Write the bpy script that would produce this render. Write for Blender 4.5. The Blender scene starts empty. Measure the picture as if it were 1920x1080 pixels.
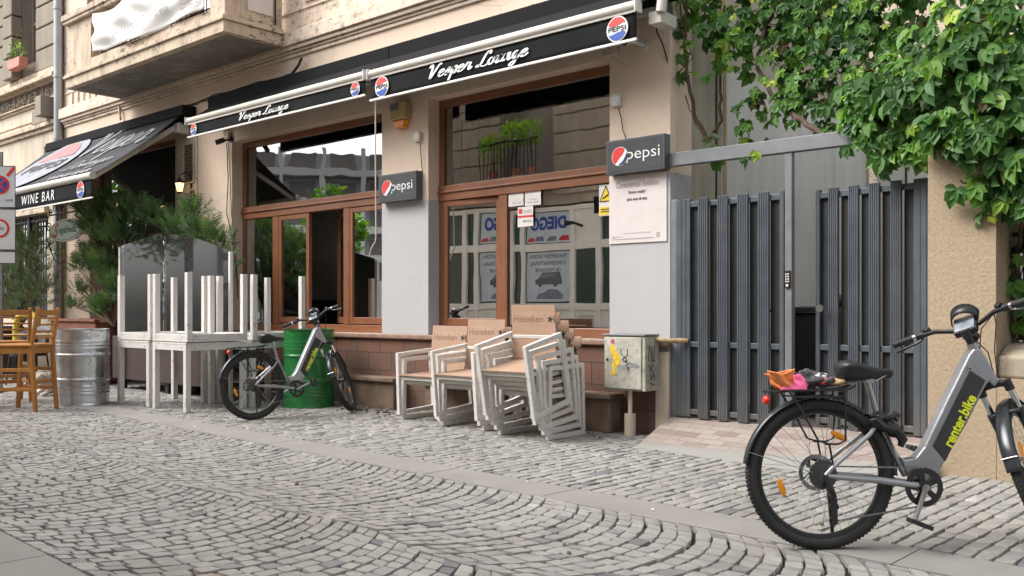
import bpy, math, random
from math import sin, cos, pi, radians, sqrt, atan2, tan
from mathutils import Vector, Matrix
random.seed(7)
SC = bpy.context.scene
COL = SC.collection
# ------------------------------------------------------------------ camera
HY, FPX, EYE = 582.0, 1700.0, 1.1
ANG = math.atan2(1700, 1960)
cam_d = bpy.data.cameras.new("camera"); cam = bpy.data.objects.new("camera", cam_d); COL.objects.link(cam)
cam.location = (0, 0, EYE)
cam.rotation_euler = (radians(90), 0, ANG)
cam_d.sensor_width = 36; cam_d.lens = FPX / 1920 * 36
cam_d.shift_y = (HY - 540) / 1920
cam_d.clip_start = 0.05; cam_d.clip_end = 600
SC.camera = cam
# ------------------------------------------------------------------ sky + sun
SUN_EL, SUN_AZ = radians(50), (-0.60, -0.62)      # direction TO the sun in plan
wd = bpy.data.worlds.new("World"); SC.world = wd; wd.use_nodes = True
nt = wd.node_tree; bg = nt.nodes["Background"]
sky = nt.nodes.new("ShaderNodeTexSky"); sky.sky_type = 'NISHITA'; sky.sun_disc = False
sky.sun_elevation = SUN_EL; sky.sun_rotation = atan2(SUN_AZ[0], SUN_AZ[1])
sky.air_density = 1.0; sky.dust_density = 5.0; sky.ozone_density = 0.6
hs = nt.nodes.new("ShaderNodeHueSaturation"); hs.inputs["Saturation"].default_value = 0.22
nt.links.new(sky.outputs[0], hs.inputs["Color"]); nt.links.new(hs.outputs[0], bg.inputs[0])
bg.inputs[1].default_value = 0.15
sd = bpy.data.lights.new("sun", 'SUN'); so = bpy.data.objects.new("sun", sd); COL.objects.link(so)
sd.energy = 1.15; sd.angle = radians(42); sd.color = (1, .95, .88)
h = math.hypot(*SUN_AZ); to = Vector((SUN_AZ[0]/h*cos(SUN_EL), SUN_AZ[1]/h*cos(SUN_EL), sin(SUN_EL)))
so.rotation_euler = to.to_track_quat('Z', 'Y').to_euler(); so.location = to * 40
vs = SC.view_settings; vs.view_transform = 'Standard'; vs.look = 'None'; vs.gamma = 1; vs.exposure = 1.18
SC.cycles.max_bounces = 8; SC.cycles.transparent_max_bounces = 16
SC.cycles.caustics_reflective = False; SC.cycles.caustics_refractive = False

# ------------------------------------------------------------------ helpers
def at(px, py, Y):
    """point of the plane Y = const seen at a pixel of the 1920x1080 photograph"""
    k = (px - 960) / FPX; c, s = cos(ANG), sin(ANG)
    X, Yy, Z = c*k - s, s*k + c, (HY - py) / FPX
    t = Y / Yy
    return Vector((X*t, Y, EYE + Z*t))

def tag(o, label=None, cat=None, group=None, kind=None):
    if label: o['label'] = label
    if cat: o['category'] = cat
    if group: o['group'] = group
    if kind: o['kind'] = kind
    return o

def thing(name, label, cat, loc=(0, 0, 0), rz=0, group=None):
    o = bpy.data.objects.new(name, None); COL.objects.link(o)
    o.location = loc; o.rotation_euler = (0, 0, rz); o.empty_display_size = .1
    return tag(o, label, cat, group)

def total_loc(o):
    v = Vector((0, 0, 0))
    while o: v += o.location; o = o.parent
    return v

SPLIT = {'wall_panel_moulding', 'mullion', 'shop_glass', 'rail_cap', 'folding_arm', 'wheel', 'rail', 'cellar_step', 'post', 'foot', 'stanchion', 'pipe_clip', 'back_bracket', 'partition_and_bounce_wall', 'clamp_ring', 'bracket', 'wall_box', 'recess_pane', 'wheel_reflector', 'panel_joint', 'window_light'}
class MB:
    def __init__(s): s.v = []; s.f = []; s.at = []
    def add(s, vs, fs, M=None, tone=None):
        n = len(s.v)
        if M is not None: vs = [M @ Vector(p) for p in vs]
        s.v += [tuple(p) for p in vs]; s.f += [tuple(i + n for i in f) for f in fs]
        s.at += [tone if tone is not None else .5] * len(fs)
        return s
    def box(s, x0, x1, y0, y1, z0, z1, M=None):
        return s.add([(x0,y0,z0),(x1,y0,z0),(x1,y1,z0),(x0,y1,z0),(x0,y0,z1),(x1,y0,z1),(x1,y1,z1),(x0,y1,z1)],
                     [(0,3,2,1),(4,5,6,7),(0,1,5,4),(1,2,6,5),(2,3,7,6),(3,0,4,7)], M)
    def bar(s, p0, p1, w, t, up=(0, 0, 1)):
        p0, p1 = Vector(p0), Vector(p1); d = (p1 - p0); L = d.length; d.normalize()
        u = Vector(up); sd_ = d.cross(u)
        if sd_.length < 1e-4: u = Vector((0, 1, 0)); sd_ = d.cross(u)
        sd_.normalize(); u = sd_.cross(d)
        M = Matrix((( sd_.x, u.x, d.x, p0.x), (sd_.y, u.y, d.y, p0.y), (sd_.z, u.z, d.z, p0.z), (0,0,0,1)))
        return s.box(-w/2, w/2, -t/2, t/2, 0, L, M)
    def tube(s, pts, r, n=8, cap=True, closed=False, squash=None):
        pts = [Vector(p) for p in pts]; m = len(pts)
        rr = r if isinstance(r, (list, tuple)) else [r] * m
        prev = None; rings = []
        for i, p in enumerate(pts):
            if closed: d = pts[(i+1) % m] - pts[i-1]
            else: d = pts[min(i+1, m-1)] - pts[max(i-1, 0)]
            if d.length < 1e-9: d = Vector((0, 0, 1))
            d.normalize()
            if prev is None:
                a = Vector((0, 0, 1)) if abs(d.z) < .9 else Vector((1, 0, 0))
                u = a.cross(d).normalized()
            else:
                u = prev - d * prev.dot(d)
                if u.length < 1e-6: u = Vector((1, 0, 0))
                u.normalize()
            prev = u; w = d.cross(u)
            rings.append([p + (u*cos(2*pi*k/n) + w*sin(2*pi*k/n)) * rr[i] for k in range(n)])
        vs = [q for R in rings for q in R]; fs = []
        for i in range(m if closed else m - 1):
            a, b = i*n, ((i+1) % m)*n
            for k in range(n): fs.append((a+k, a+(k+1) % n, b+(k+1) % n, b+k))
        if cap and not closed:
            fs.append(tuple(range(n-1, -1, -1))); fs.append(tuple((m-1)*n + k for k in range(n)))
        return s.add(vs, fs)
    def cyl(s, p0, p1, r0, r1=None, n=16): return s.tube([p0, p1], [r0, r0 if r1 is None else r1], n)
    def lathe(s, prof, n=32, M=None, cap=True):
        vs = [(r*cos(2*pi*k/n), r*sin(2*pi*k/n), z) for r, z in prof for k in range(n)]; fs = []
        for i in range(len(prof)-1):
            for k in range(n): fs.append((i*n+k, i*n+(k+1) % n, (i+1)*n+(k+1) % n, (i+1)*n+k))
        if cap:
            fs.append(tuple(range(n-1, -1, -1))); fs.append(tuple((len(prof)-1)*n + k for k in range(n)))
        return s.add(vs, fs, M)
    def prism(s, poly, a, b, M=None):
        """poly in (x, z), extruded along y from a to b"""
        n = len(poly)
        area = sum(poly[i][0]*poly[(i+1) % n][1] - poly[(i+1) % n][0]*poly[i][1] for i in range(n))
        if area < 0: poly = poly[::-1]
        vs = [(x, a, z) for x, z in poly] + [(x, b, z) for x, z in poly]
        fs = [tuple(range(n)), tuple(range(2*n-1, n-1, -1))] + [(i, n+i, n+(i+1) % n, (i+1) % n) for i in range(n)]
        return s.add(vs, fs, M)
    def quad(s, a, b, c, d): return s.add([a, b, c, d], [(0, 1, 2, 3)])
    def sphere(s, c, r, n=12, m=8, sc=(1, 1, 1), M=None):
        vs = []; fs = []
        for i in range(m+1):
            t = pi*i/m
            for k in range(n): vs.append((c[0]+r*sc[0]*sin(t)*cos(2*pi*k/n), c[1]+r*sc[1]*sin(t)*sin(2*pi*k/n), c[2]-r*sc[2]*cos(t)))
        for i in range(m):
            for k in range(n): fs.append((i*n+k, i*n+(k+1) % n, (i+1)*n+(k+1) % n, (i+1)*n+k))
        return s.add(vs, fs, M)
    def build(s, name, mat, parent=None, world=False, smooth=False, bevel=0, tone=False, label=None, M=None, origin=None, seg=2):
        if name in SPLIT and not getattr(s, 'one', False):
            par = list(range(len(s.v)))
            def find(i):
                while par[i] != i: par[i] = par[par[i]]; i = par[i]
                return i
            for f in s.f:
                r0 = find(f[0])
                for q in f[1:]:
                    rq = find(q)
                    if rq != r0: par[rq] = r0
            comp = {}
            for k, f in enumerate(s.f): comp.setdefault(find(f[0]), []).append(k)
            if len(comp) > 1:
                outs = []
                for fl in comp.values():
                    b_ = MB(); b_.one = True; used = sorted({i for k in fl for i in s.f[k]}); mp = {i: j for j, i in enumerate(used)}
                    b_.v = [s.v[i] for i in used]; b_.f = [tuple(mp[i] for i in s.f[k]) for k in fl]; b_.at = [s.at[k] for k in fl]
                    outs.append(b_.build(name, mat, parent, world, smooth, bevel, tone, label, M, origin, seg))
                return outs[0]
        me = bpy.data.meshes.new(name)
        vs = s.v
        if M is not None: vs = [tuple(M @ Vector(p)) for p in vs]
        off = Vector((0, 0, 0))
        if parent is not None and world: off = total_loc(parent)
        loc = Vector((0, 0, 0))
        if origin is not None: loc = Vector(origin) - off; off = Vector(origin) if world or parent is None else Vector(origin)
        if origin is not None and parent is not None and world: loc = Vector(origin) - total_loc(parent)
        vs = [(p[0]-off.x, p[1]-off.y, p[2]-off.z) for p in vs]
        me.from_pydata(vs, [], s.f); me.update()
        if tone:
            a = me.attributes.new('tone', 'FLOAT', 'FACE'); a.data.foreach_set('value', s.at)
        if mat: me.materials.append(mat)
        if smooth:
            me.shade_smooth()
            try: me.set_sharp_from_angle(angle=radians(38 if smooth is True else smooth))
            except Exception: pass
        o = bpy.data.objects.new(name, me); COL.objects.link(o); o.location = loc
        if parent is not None: o.parent = parent
        if bevel:
            b = o.modifiers.new('bevel', 'BEVEL'); b.width = bevel; b.segments = seg; b.limit_method = 'ANGLE'; b.angle_limit = radians(40)
        if label: o['label'] = label
        return o

def kids(o): return [c for c in ALLCH.get(o.name, [])]
def copy_tree(o, parent=None):
    c = o.copy(); COL.objects.link(c)
    if parent is not None: c.parent = parent
    for ch in list(o.children): copy_tree(ch, c)
    return c

def grid_wall(mb, xs, zs, holes, y0, y1):
    """wall between planes y0 (street) and y1 with rectangular openings (x0,x1,z0,z1)"""
    X = sorted(set([xs[0], xs[1]] + [v for h_ in holes for v in h_[:2]])); Z = sorted(set([zs[0], zs[1]] + [v for h_ in holes for v in h_[2:4]]))
    X = [x for x in X if xs[0] <= x <= xs[1]]; Z = [z for z in Z if zs[0] <= z <= zs[1]]
    def solid(i, j):
        if i < 0 or j < 0 or i >= len(X)-1 or j >= len(Z)-1: return False
        cx, cz = (X[i]+X[i+1])/2, (Z[j]+Z[j+1])/2
        return not any(a < cx < b and c < cz < d for a, b, c, d in holes)
    for i in range(len(X)-1):
        for j in range(len(Z)-1):
            if not solid(i, j): continue
            a, b, c, d = X[i], X[i+1], Z[j], Z[j+1]
            mb.quad((a,y0,c),(b,y0,c),(b,y0,d),(a,y0,d)); mb.quad((b,y1,c),(a,y1,c),(a,y1,d),(b,y1,d))
            if not solid(i-1, j): mb.quad((a,y1,c),(a,y0,c),(a,y0,d),(a,y1,d))
            if not solid(i+1, j): mb.quad((b,y0,c),(b,y1,c),(b,y1,d),(b,y0,d))
            if not solid(i, j-1): mb.quad((a,y1,c),(b,y1,c),(b,y0,c),(a,y0,c))
            if not solid(i, j+1): mb.quad((a,y0,d),(b,y0,d),(b,y1,d),(a,y1,d))
    return mb

# ------------------------------------------------------------------ materials
def nmat(name):
    m = bpy.data.materials.new(name); m.use_nodes = True
    nt = m.node_tree; b = nt.nodes["Principled BSDF"]
    return m, nt, b
def N(nt, t, **k):
    n = nt.nodes.new(t)
    for a, b in k.items():
        if hasattr(n, a): setattr(n, a, b)
        else: n.inputs[a].default_value = b
    return n
def ramp(nt, fac, stops, interp='LINEAR'):
    r = nt.nodes.new("ShaderNodeValToRGB"); r.color_ramp.interpolation = interp
    e = r.color_ramp.elements
    while len(e) > 1: e.remove(e[-1])
    e[0].position = stops[0][0]; e[0].color = tuple(stops[0][1]) + (1,)
    for p, c in stops[1:]:
        q = e.new(p); q.color = tuple(c) + (1,)
    nt.links.new(fac, r.inputs[0]); return r.outputs[0]
def mixc(nt, fac, a, b, mode='MIX'):
    m = nt.nodes.new("ShaderNodeMix"); m.data_type = 'RGBA'; m.blend_type = mode
    if isinstance(fac, (int, float)): m.inputs[0].default_value = fac
    else: nt.links.new(fac, m.inputs[0])
    for i, c in ((6, a), (7, b)):
        if isinstance(c, (tuple, list)): m.inputs[i].default_value = tuple(c)[:3] + (1,)
        else: nt.links.new(c, m.inputs[i])
    return m.outputs[2]
def coords(nt, scale=(1, 1, 1), kind='Object'):
    tc = nt.nodes.new("ShaderNodeTexCoord"); mp = nt.nodes.new("ShaderNodeMapping"); mp.inputs["Scale"].default_value = scale
    nt.links.new(tc.outputs[kind], mp.inputs[0]); return mp.outputs[0]
def noise(nt, vec, scale, detail=4, rough=.55):
    n = nt.nodes.new("ShaderNodeTexNoise"); n.inputs["Scale"].default_value = scale; n.inputs["Detail"].default_value = detail; n.inputs["Roughness"].default_value = rough
    nt.links.new(vec, n.inputs["Vector"]); return n.outputs["Fac"]
def bump(nt, b, fac, strength, dist=.01, prev=None):
    n = nt.nodes.new("ShaderNodeBump"); n.inputs["Strength"].default_value = strength; n.inputs["Distance"].default_value = dist
    nt.links.new(fac, n.inputs["Height"])
    if prev: nt.links.new(prev, n.inputs["Normal"])
    nt.links.new(n.outputs[0], b.inputs["Normal"]); return n.outputs[0]
def dk(c, k): return tuple(x*k for x in c[:3])

def plain(name, col, rough=.5, metal=0, var=.12, scale=6, bmp=0, stretch=(1, 1, 1), spec=.5, coat=0, bscale=None):
    m, nt, b = nmat(name)
    v = coords(nt, stretch); f = noise(nt, v, scale, 5)
    c = ramp(nt, f, [(.3, dk(col, 1-var)), (.7, dk(col, 1+var))])
    nt.links.new(c, b.inputs["Base Color"])
    b.inputs["Roughness"].default_value = rough; b.inputs["Metallic"].default_value = metal
    b.inputs["Specular IOR Level"].default_value = spec
    if coat: b.inputs["Coat Weight"].default_value = coat
    r2 = nt.nodes.new("ShaderNodeMapRange"); nt.links.new(f, r2.inputs[0])
    r2.inputs[3].default_value = max(.02, rough-.08); r2.inputs[4].default_value = min(1, rough+.1)
    nt.links.new(r2.outputs[0], b.inputs["Roughness"])
    if bmp: bump(nt, b, noise(nt, v, bscale or scale*8, 3), bmp, .004)
    return m

def wood(name, c1, c2, axis='x', rough=.45, scale=1.0):
    m, nt, b = nmat(name)
    st = {'x': (2, 30, 30), 'y': (30, 2, 30), 'z': (30, 30, 2)}[axis]
    v = coords(nt, tuple(q*scale for q in st)); f = noise(nt, v, 1.4, 6, .65)
    f2 = noise(nt, coords(nt), 3, 3)
    c = ramp(nt, f, [(.3, c1), (.72, c2)])
    c = mixc(nt, f2, c, dk(c1, .8)); nt.links.new(c, b.inputs["Base Color"])
    b.inputs["Roughness"].default_value = rough
    bump(nt, b, f, .25, .003)
    return m

def stucco(name, col, stain=.5, dirt=(.12, .1, .085), grain=90, gb=.35, white_mask=None, rough=.9, spots=0, cracks=0):
    m, nt, b = nmat(name)
    v = coords(nt); big = noise(nt, v, .7, 6, .6); mid = noise(nt, v, 5, 8, .7)
    c = ramp(nt, big, [(.3, dk(col, .88)), (.55, col), (.8, dk(col, 1.07))])
    if white_mask:
        sx = nt.nodes.new("ShaderNodeSeparateXYZ"); nt.links.new(v, sx.inputs[0])
        wob = nt.nodes.new("ShaderNodeMath"); wob.operation = 'MULTIPLY_ADD'; wob.inputs[1].default_value = .02; nt.links.new(mid, wob.inputs[0]); nt.links.new(sx.outputs[2], wob.inputs[2])
        lt = nt.nodes.new("ShaderNodeMath"); lt.operation = 'LESS_THAN'; lt.inputs[1].default_value = white_mask[0]; nt.links.new(wob.outputs[0], lt.inputs[0])
        gt = nt.nodes.new("ShaderNodeMath"); gt.operation = 'GREATER_THAN'; gt.inputs[1].default_value = white_mask[1]; nt.links.new(sx.outputs[0], gt.inputs[0])
        mu = nt.nodes.new("ShaderNodeMath"); mu.operation = 'MULTIPLY'; nt.links.new(lt.outputs[0], mu.inputs[0]); nt.links.new(gt.outputs[0], mu.inputs[1])
        c = mixc(nt, mu.outputs[0], c, white_mask[2])
    # streaky stains
    sv = coords(nt, (3, 3, .5)); st = noise(nt, sv, 1.6, 8, .7)
    sm = ramp(nt, st, [(.46, (0, 0, 0)), (.68, (stain, stain, stain))])
    c = mixc(nt, sm, c, dirt)
    if spots:
        sp = ramp(nt, noise(nt, coords(nt, (1, 1, 1.6)), 9, 10, .75), [(.52, (0, 0, 0)), (.60, (spots,)*3)])
        msk = ramp(nt, noise(nt, v, 1.1, 3), [(.40, (0, 0, 0)), (.55, (1, 1, 1))])
        c = mixc(nt, mixc(nt, 1.0, sp, msk, 'MULTIPLY'), c, dk(dirt, .45))
    if cracks:
        vo = nt.nodes.new("ShaderNodeTexVoronoi"); vo.feature = 'DISTANCE_TO_EDGE'; vo.inputs["Scale"].default_value = .9
        mv = nt.nodes.new("ShaderNodeMix"); mv.data_type = 'VECTOR'; mv.inputs[0].default_value = .12
        nz = nt.nodes.new("ShaderNodeTexNoise"); nz.inputs["Scale"].default_value = 2.5; nz.inputs["Detail"].default_value = 6; nt.links.new(v, nz.inputs["Vector"])
        nt.links.new(v, mv.inputs[4]); nt.links.new(nz.outputs["Color"], mv.inputs[5]); nt.links.new(mv.outputs[1], vo.inputs["Vector"])
        ck = ramp(nt, vo.outputs["Distance"], [(.0, (cracks,)*3), (.006, (0, 0, 0))])
        msk = ramp(nt, noise(nt, v, .9, 3), [(.5, (0, 0, 0)), (.6, (1, 1, 1))])
        c = mixc(nt, mixc(nt, 1.0, ck, msk, 'MULTIPLY'), c, dk(col, .4))
    nt.links.new(c, b.inputs["Base Color"]); b.inputs["Roughness"].default_value = rough; b.inputs["Specular IOR Level"].default_value = .25
    n1 = bump(nt, b, noise(nt, v, grain, 3), gb, .004)
    bump(nt, b, mid, .25, .01, n1)
    return m

def glassm(name, tint=(.8, .85, .85), refl=.3, rough=.0, dirt=0, opac=0, wav=0.0):
    m, nt, b = nmat(name); nt.nodes.remove(b); out = nt.nodes["Material Output"]
    g = N(nt, "ShaderNodeBsdfGlossy"); g.inputs["Roughness"].default_value = rough; g.inputs["Color"].default_value = (.95, .97, 1, 1)
    t = N(nt, "ShaderNodeBsdfTransparent"); t.inputs["Color"].default_value = tint + (1,)
    lw = N(nt, "ShaderNodeFresnel"); lw.inputs["IOR"].default_value = 1.5
    ad = N(nt, "ShaderNodeMath", operation='ADD'); ad.use_clamp = True; ad.inputs[1].default_value = refl; nt.links.new(lw.outputs[0], ad.inputs[0])
    mx = N(nt, "ShaderNodeMixShader"); nt.links.new(ad.outputs[0], mx.inputs[0]); nt.links.new(t.outputs[0], mx.inputs[1]); nt.links.new(g.outputs[0], mx.inputs[2])
    o = mx.outputs[0]
    if wav:
        bn = N(nt, "ShaderNodeBump"); bn.inputs["Strength"].default_value = wav; bn.inputs["Distance"].default_value = .02
        nt.links.new(noise(nt, coords(nt), 2.2, 1), bn.inputs["Height"]); nt.links.new(bn.outputs[0], g.inputs["Normal"])
    if opac:
        d = N(nt, "ShaderNodeBsdfDiffuse"); d.inputs["Color"].default_value = (.25, .26, .25, 1)
        f = noise(nt, coords(nt, (1, 1, .4)), 2.5, 8, .7); r = ramp(nt, f, [(.3, (opac*.5,)*3), (.75, (min(1, opac*1.6),)*3)])
        m2 = N(nt, "ShaderNodeMixShader"); nt.links.new(r, m2.inputs[0]); nt.links.new(o, m2.inputs[1]); nt.links.new(d.outputs[0], m2.inputs[2]); o = m2.outputs[0]
    nt.links.new(o, out.inputs[0]); return m

def leafm(name, stops, rough=.45, trans=.3, attr='tone'):
    m, nt, b = nmat(name); out = nt.nodes["Material Output"]
    a = N(nt, "ShaderNodeAttribute"); a.attribute_name = attr
    c = ramp(nt, a.outputs["Fac"], stops)
    c = mixc(nt, noise(nt, coords(nt), 25, 2), c, (.02, .05, .015), 'MIX') if False else c
    nt.links.new(c, b.inputs["Base Color"]); b.inputs["Roughness"].default_value = rough; b.inputs["Specular IOR Level"].default_value = .4
    tr = N(nt, "ShaderNodeBsdfTranslucent"); c2 = mixc(nt, 1.0, c, (1.3, 1.5, .5), 'MULTIPLY'); nt.links.new(c2, tr.inputs[0])
    mx = N(nt, "ShaderNodeMixShader"); mx.inputs[0].default_value = trans
    nt.links.new(b.outputs[0], mx.inputs[1]); nt.links.new(tr.outputs[0], mx.inputs[2]); nt.links.new(mx.outputs[0], out.inputs[0])
    return m

PEACH = (.76, .61, .485)
M = {}
M['peach'] = stucco('peach stucco', PEACH, .07, (.36, .28, .21), spots=.07, cracks=.5, white_mask=(2.33, .85, (.44, .44, .445)))
M['peach_plain'] = stucco('peach stucco upper', (.74, .62, .50), .25, (.2, .15, .11), spots=.55, cracks=.6)
M['cream'] = stucco('weathered cream stone', (.62, .50, .385), .6, (.14, .12, .10), spots=.9)
M['cream2'] = stucco('pale cream render', (.62, .54, .43), .4, (.2, .16, .12))
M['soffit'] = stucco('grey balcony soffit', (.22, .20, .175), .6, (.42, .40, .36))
M['graystone'] = stucco('grey rusticated stone', (.30, .26, .215), .5, (.12, .10, .09))
M['returnwall'] = stucco('beige return wall', (.42, .38, .29), .4, (.14, .13, .1))
M['palewall'] = stucco('pale courtyard wall', (.60, .59, .55), .25, (.25, .23, .2))
M['rough'] = stucco('rough cast render', (.42, .335, .235), .2, (.26, .2, .13), grain=48, gb=1.0)
b_ = M['rough'].node_tree; p_ = b_.nodes['Principled BSDF']; l_ = p_.inputs['Base Color'].links[0].from_socket
b_.links.new(mixc(b_, ramp(b_, noise(b_, coords(b_), 55, 3, .7), [(.38, (0, 0, 0)), (.62, (.75, .75, .75))]), l_, (.30, .225, .15)), p_.inputs['Base Color'])
b_.links.new([n for n in b_.nodes if n.type == 'BUMP'][0].outputs[0], p_.inputs['Normal'])
M['oppwall'] = stucco('brown grey opposite stone', (.42, .36, .29), .4, (.16, .13, .11))
M['frame'] = wood('brown window wood', (.20, .075, .035), (.34, .145, .07), 'x', .4)
M['framev'] = wood('brown window wood upright', (.20, .075, .035), (.34, .145, .07), 'z', .4)
M['orange_wood'] = wood('honey stained wood', (.42, .17, .035), (.62, .30, .08), 'z', .35, .7)
M['ply'] = wood('beech plywood', (.40, .26, .18), (.49, .335, .245), 'x', .5, .6)
M['engrave'] = plain('burnt engraving', (.22, .12, .085), .8, var=.3, scale=60)
M['brownbox'] = plain('dark brown planter boards', (.045, .026, .022), .6, var=.3, scale=5, bmp=.2)
M['redplanter'] = plain('red brown planter', (.17, .055, .03), .7, var=.3)
M['glass'] = glassm('window glass', (.85, .87, .85), .34, wav=.04)
M['glass2'] = glassm('shop glass', (.7, .72, .7), .68, wav=.03)
M['screen'] = glassm('dirty clear windscreen', (.70, .72, .70), .0, .03, opac=.055)
M['white'] = plain('white painted metal', (.66, .64, .61), .42, var=.04, scale=9, bmp=.06)
M['whitewood'] = plain('white lacquered table wood', (.66, .64, .61), .5, var=.035, scale=12, stretch=(1, 1, .3))
M['cream_alu'] = plain('cream aluminium', (.55, .52, .46), .4, var=.08)
M['black'] = plain('black plastic', (.014, .014, .015), .4, var=.2)
M['blackcloth'] = plain('black awning cloth', (.009, .0095, .011), .8, spec=.15, var=.25, scale=3, bmp=.3, bscale=7)
M['greycloth'] = plain('faded dark awning cloth', (.035, .036, .041), .75, spec=.2, var=.25, scale=4, bmp=.25, bscale=14)
M['rubber'] = plain('tyre rubber', (.022, .022, .022), .75, var=.25, scale=20)
M['rubber2'] = plain('black grips', (.018, .018, .018), .65)
M['gun'] = plain('satin grey bike frame', (.34, .345, .36), .3, .7, var=.06)
M['gun2'] = plain('dark battery cover', (.035, .036, .04), .45, .2, var=.1)
M['rim'] = plain('black rim', (.02, .02, .021), .35, .3)
M['chrome'] = plain('polished metal', (.62, .62, .62), .18, 1, var=.05)
M['steel'] = plain('brushed steel', (.38, .38, .38), .35, 1, var=.12, scale=15)
M['fender'] = plain('dark glossy mudguard', (.045, .05, .055), .22, .4, var=.08)
M['zinc'] = plain('galvanised steel', (.58, .60, .62), .28, .95, var=.22, scale=5, bmp=.03, bscale=9)
M['greenpaint'] = plain('glossy green paint', (.012, .16, .035), .25, 0, var=.14, scale=5, coat=.4, bmp=.08, bscale=12)
M['gate'] = plain('anthracite gate steel', (.092, .108, .126), .4, .3, var=.14, scale=5)
def grime(mat, col, lo, hi, sc=14, foot=0):
    nt = mat.node_tree; p = nt.nodes['Principled BSDF']; l = p.inputs['Base Color'].links[0].from_socket; v = coords(nt)
    c = mixc(nt, ramp(nt, noise(nt, v, sc, 9, .75), [(lo, (0, 0, 0)), (hi, (.75, .75, .75))]), l, col)
    if foot:
        sx = nt.nodes.new("ShaderNodeSeparateXYZ"); nt.links.new(v, sx.inputs[0]); ad = N(nt, "ShaderNodeMath", operation='MULTIPLY_ADD'); ad.inputs[1].default_value = .5
        nt.links.new(noise(nt, v, 7, 6), ad.inputs[0]); nt.links.new(sx.outputs[2], ad.inputs[2])
        mr = N(nt, "ShaderNodeMapRange"); nt.links.new(ad.outputs[0], mr.inputs[0]); mr.inputs[1].default_value = foot; mr.inputs[2].default_value = foot+.3; mr.inputs[3].default_value = .65; mr.inputs[4].default_value = 0
        c = mixc(nt, mr.outputs[0], c, col)
    nt.links.new(c, p.inputs['Base Color'])
grime(M['white'], (.30, .27, .22), .55, .66, 16); grime(M['whitewood'], (.34, .31, .26), .56, .67, 12); grime(M['gate'], (.15, .145, .135), .58, .72, 9, foot=.3)
M['gateback'] = plain('rear gate pickets in painted shade', (.032, .033, .036), .55, .2, var=.2)  # darker copy of the gate paint, shade of the gaps put into the colour
M['galv'] = plain('dull grey steel post', (.18, .19, .20), .5, .3, var=.12, scale=8)
M['signblack'] = plain('charcoal light box', (.04, .042, .046), .5)
M['signframe'] = plain('light box rim', (.075, .078, .085), .4)
M['ink'] = plain('black ink', (.018, .018, .02), .6, var=.1)
M['inkgrey'] = plain('grey ink', (.25, .24, .24), .6, var=.1)
M['whiteprint'] = plain('white print', (.78, .78, .78), .5, var=.03)
M['fadedwhite'] = plain('sun faded print', (.27, .27, .295), .7, var=.25, scale=12)
M['fadedred'] = plain('sun faded red print', (.33, .13, .13), .7, var=.2)
M['red'] = plain('red print', (.62, .035, .03), .45, var=.05)
M['blue'] = plain('blue print', (.02, .07, .36), .45, var=.05)
M['paleblue'] = plain('pale blue print', (.20, .215, .26), .5, var=.3)
M['signwhite'] = plain('white sign sheet', (.62, .63, .65), .4, var=.04)
M['paper'] = plain('white paper', (.68, .65, .62), .7, var=.05)
M['poster'] = plain('pale pink poster', (.62, .56, .545), .6, var=.05)
M['yellow'] = plain('yellow print', (.75, .55, .02), .5, var=.08)
M['ochre'] = plain('ochre plastic', (.50, .38, .05), .5, var=.08)
M['cassette'] = plain('dark worn sprockets', (.10, .10, .105), .4, .8)
M['lime'] = plain('fluorescent yellow lettering', (.75, .85, .02), .4, var=.03)
M['orange'] = plain('orange reflector', (.85, .30, .01), .25, var=.1)
M['redlens'] = plain('red lens', (.6, .02, .015), .2, var=.1)
M['pipe'] = plain('grey zinc downpipe', (.34, .345, .35), .42, .7, var=.12)
M['metercase'] = plain('scuffed cream meter box', (.42, .41, .35), .55, var=.22, scale=7, bmp=.15)
grime(M['metercase'], (.16, .13, .10), .52, .64, 18)
M['yellowpaint'] = plain('yellow spray paint', (.72, .48, .03), .6, var=.25, scale=30)
M['pinkpaint'] = plain('pink sticker', (.50, .08, .18), .6, var=.3, scale=60)
M['greypaint'] = plain('grey smudge', (.25, .25, .25), .7, var=.3, scale=40)
M['brasspipe'] = plain('old yellow gas pipe', (.33, .24, .13), .6, .1, var=.35, scale=20)
M['cable'] = plain('black cable', (.03, .027, .025), .7)
M['cablew'] = plain('pale cable', (.42, .38, .33), .6)
M['iron'] = plain('black wrought iron', (.02, .02, .022), .55, .3)
M['stem'] = plain('vine bark', (.085, .055, .035), .9, var=.4, scale=30, bmp=.5)
M['twig'] = plain('dry twigs', (.10, .075, .05), .9, var=.4, scale=30)
M['leaf'] = leafm('creeper leaves', [(0, (.09, .055, .025)), (.03, (.025, .070, .018)), (.42, (.058, .150, .034)), (.7, (.12, .25, .045)), (.9, (.24, .40, .055)), (1, (.40, .46, .08))], .5, .35)
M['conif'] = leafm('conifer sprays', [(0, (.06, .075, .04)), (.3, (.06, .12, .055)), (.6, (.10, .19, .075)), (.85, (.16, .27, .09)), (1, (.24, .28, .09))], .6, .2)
M['conifdark'] = leafm('dull shrub leaves', [(0, (.05, .075, .05)), (.6, (.10, .14, .085)), (1, (.2, .2, .15))], .6, .2)
M['interior'] = plain('dim interior plaster', (.8, .75, .68), .8)
M['interior_dark'] = plain('dark interior floor', (.25, .22, .2), .8)
M['navy'] = plain('navy banquette', (.02, .025, .05), .7)
M['cloth'] = plain('white banner cloth', (.70, .69, .67), .8, var=.05, scale=4)
M['slab'] = plain('grey granite slab', (.225, .215, .20), .85, var=.10, scale=3, bmp=.35, bscale=220)
M['fur'] = plain('white fur', (.66, .60, .52), .9, var=.2, scale=40, bmp=.6)
M['lamp_glass'] = plain('warm lantern glass', (.8, .6, .35), .3)
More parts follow.
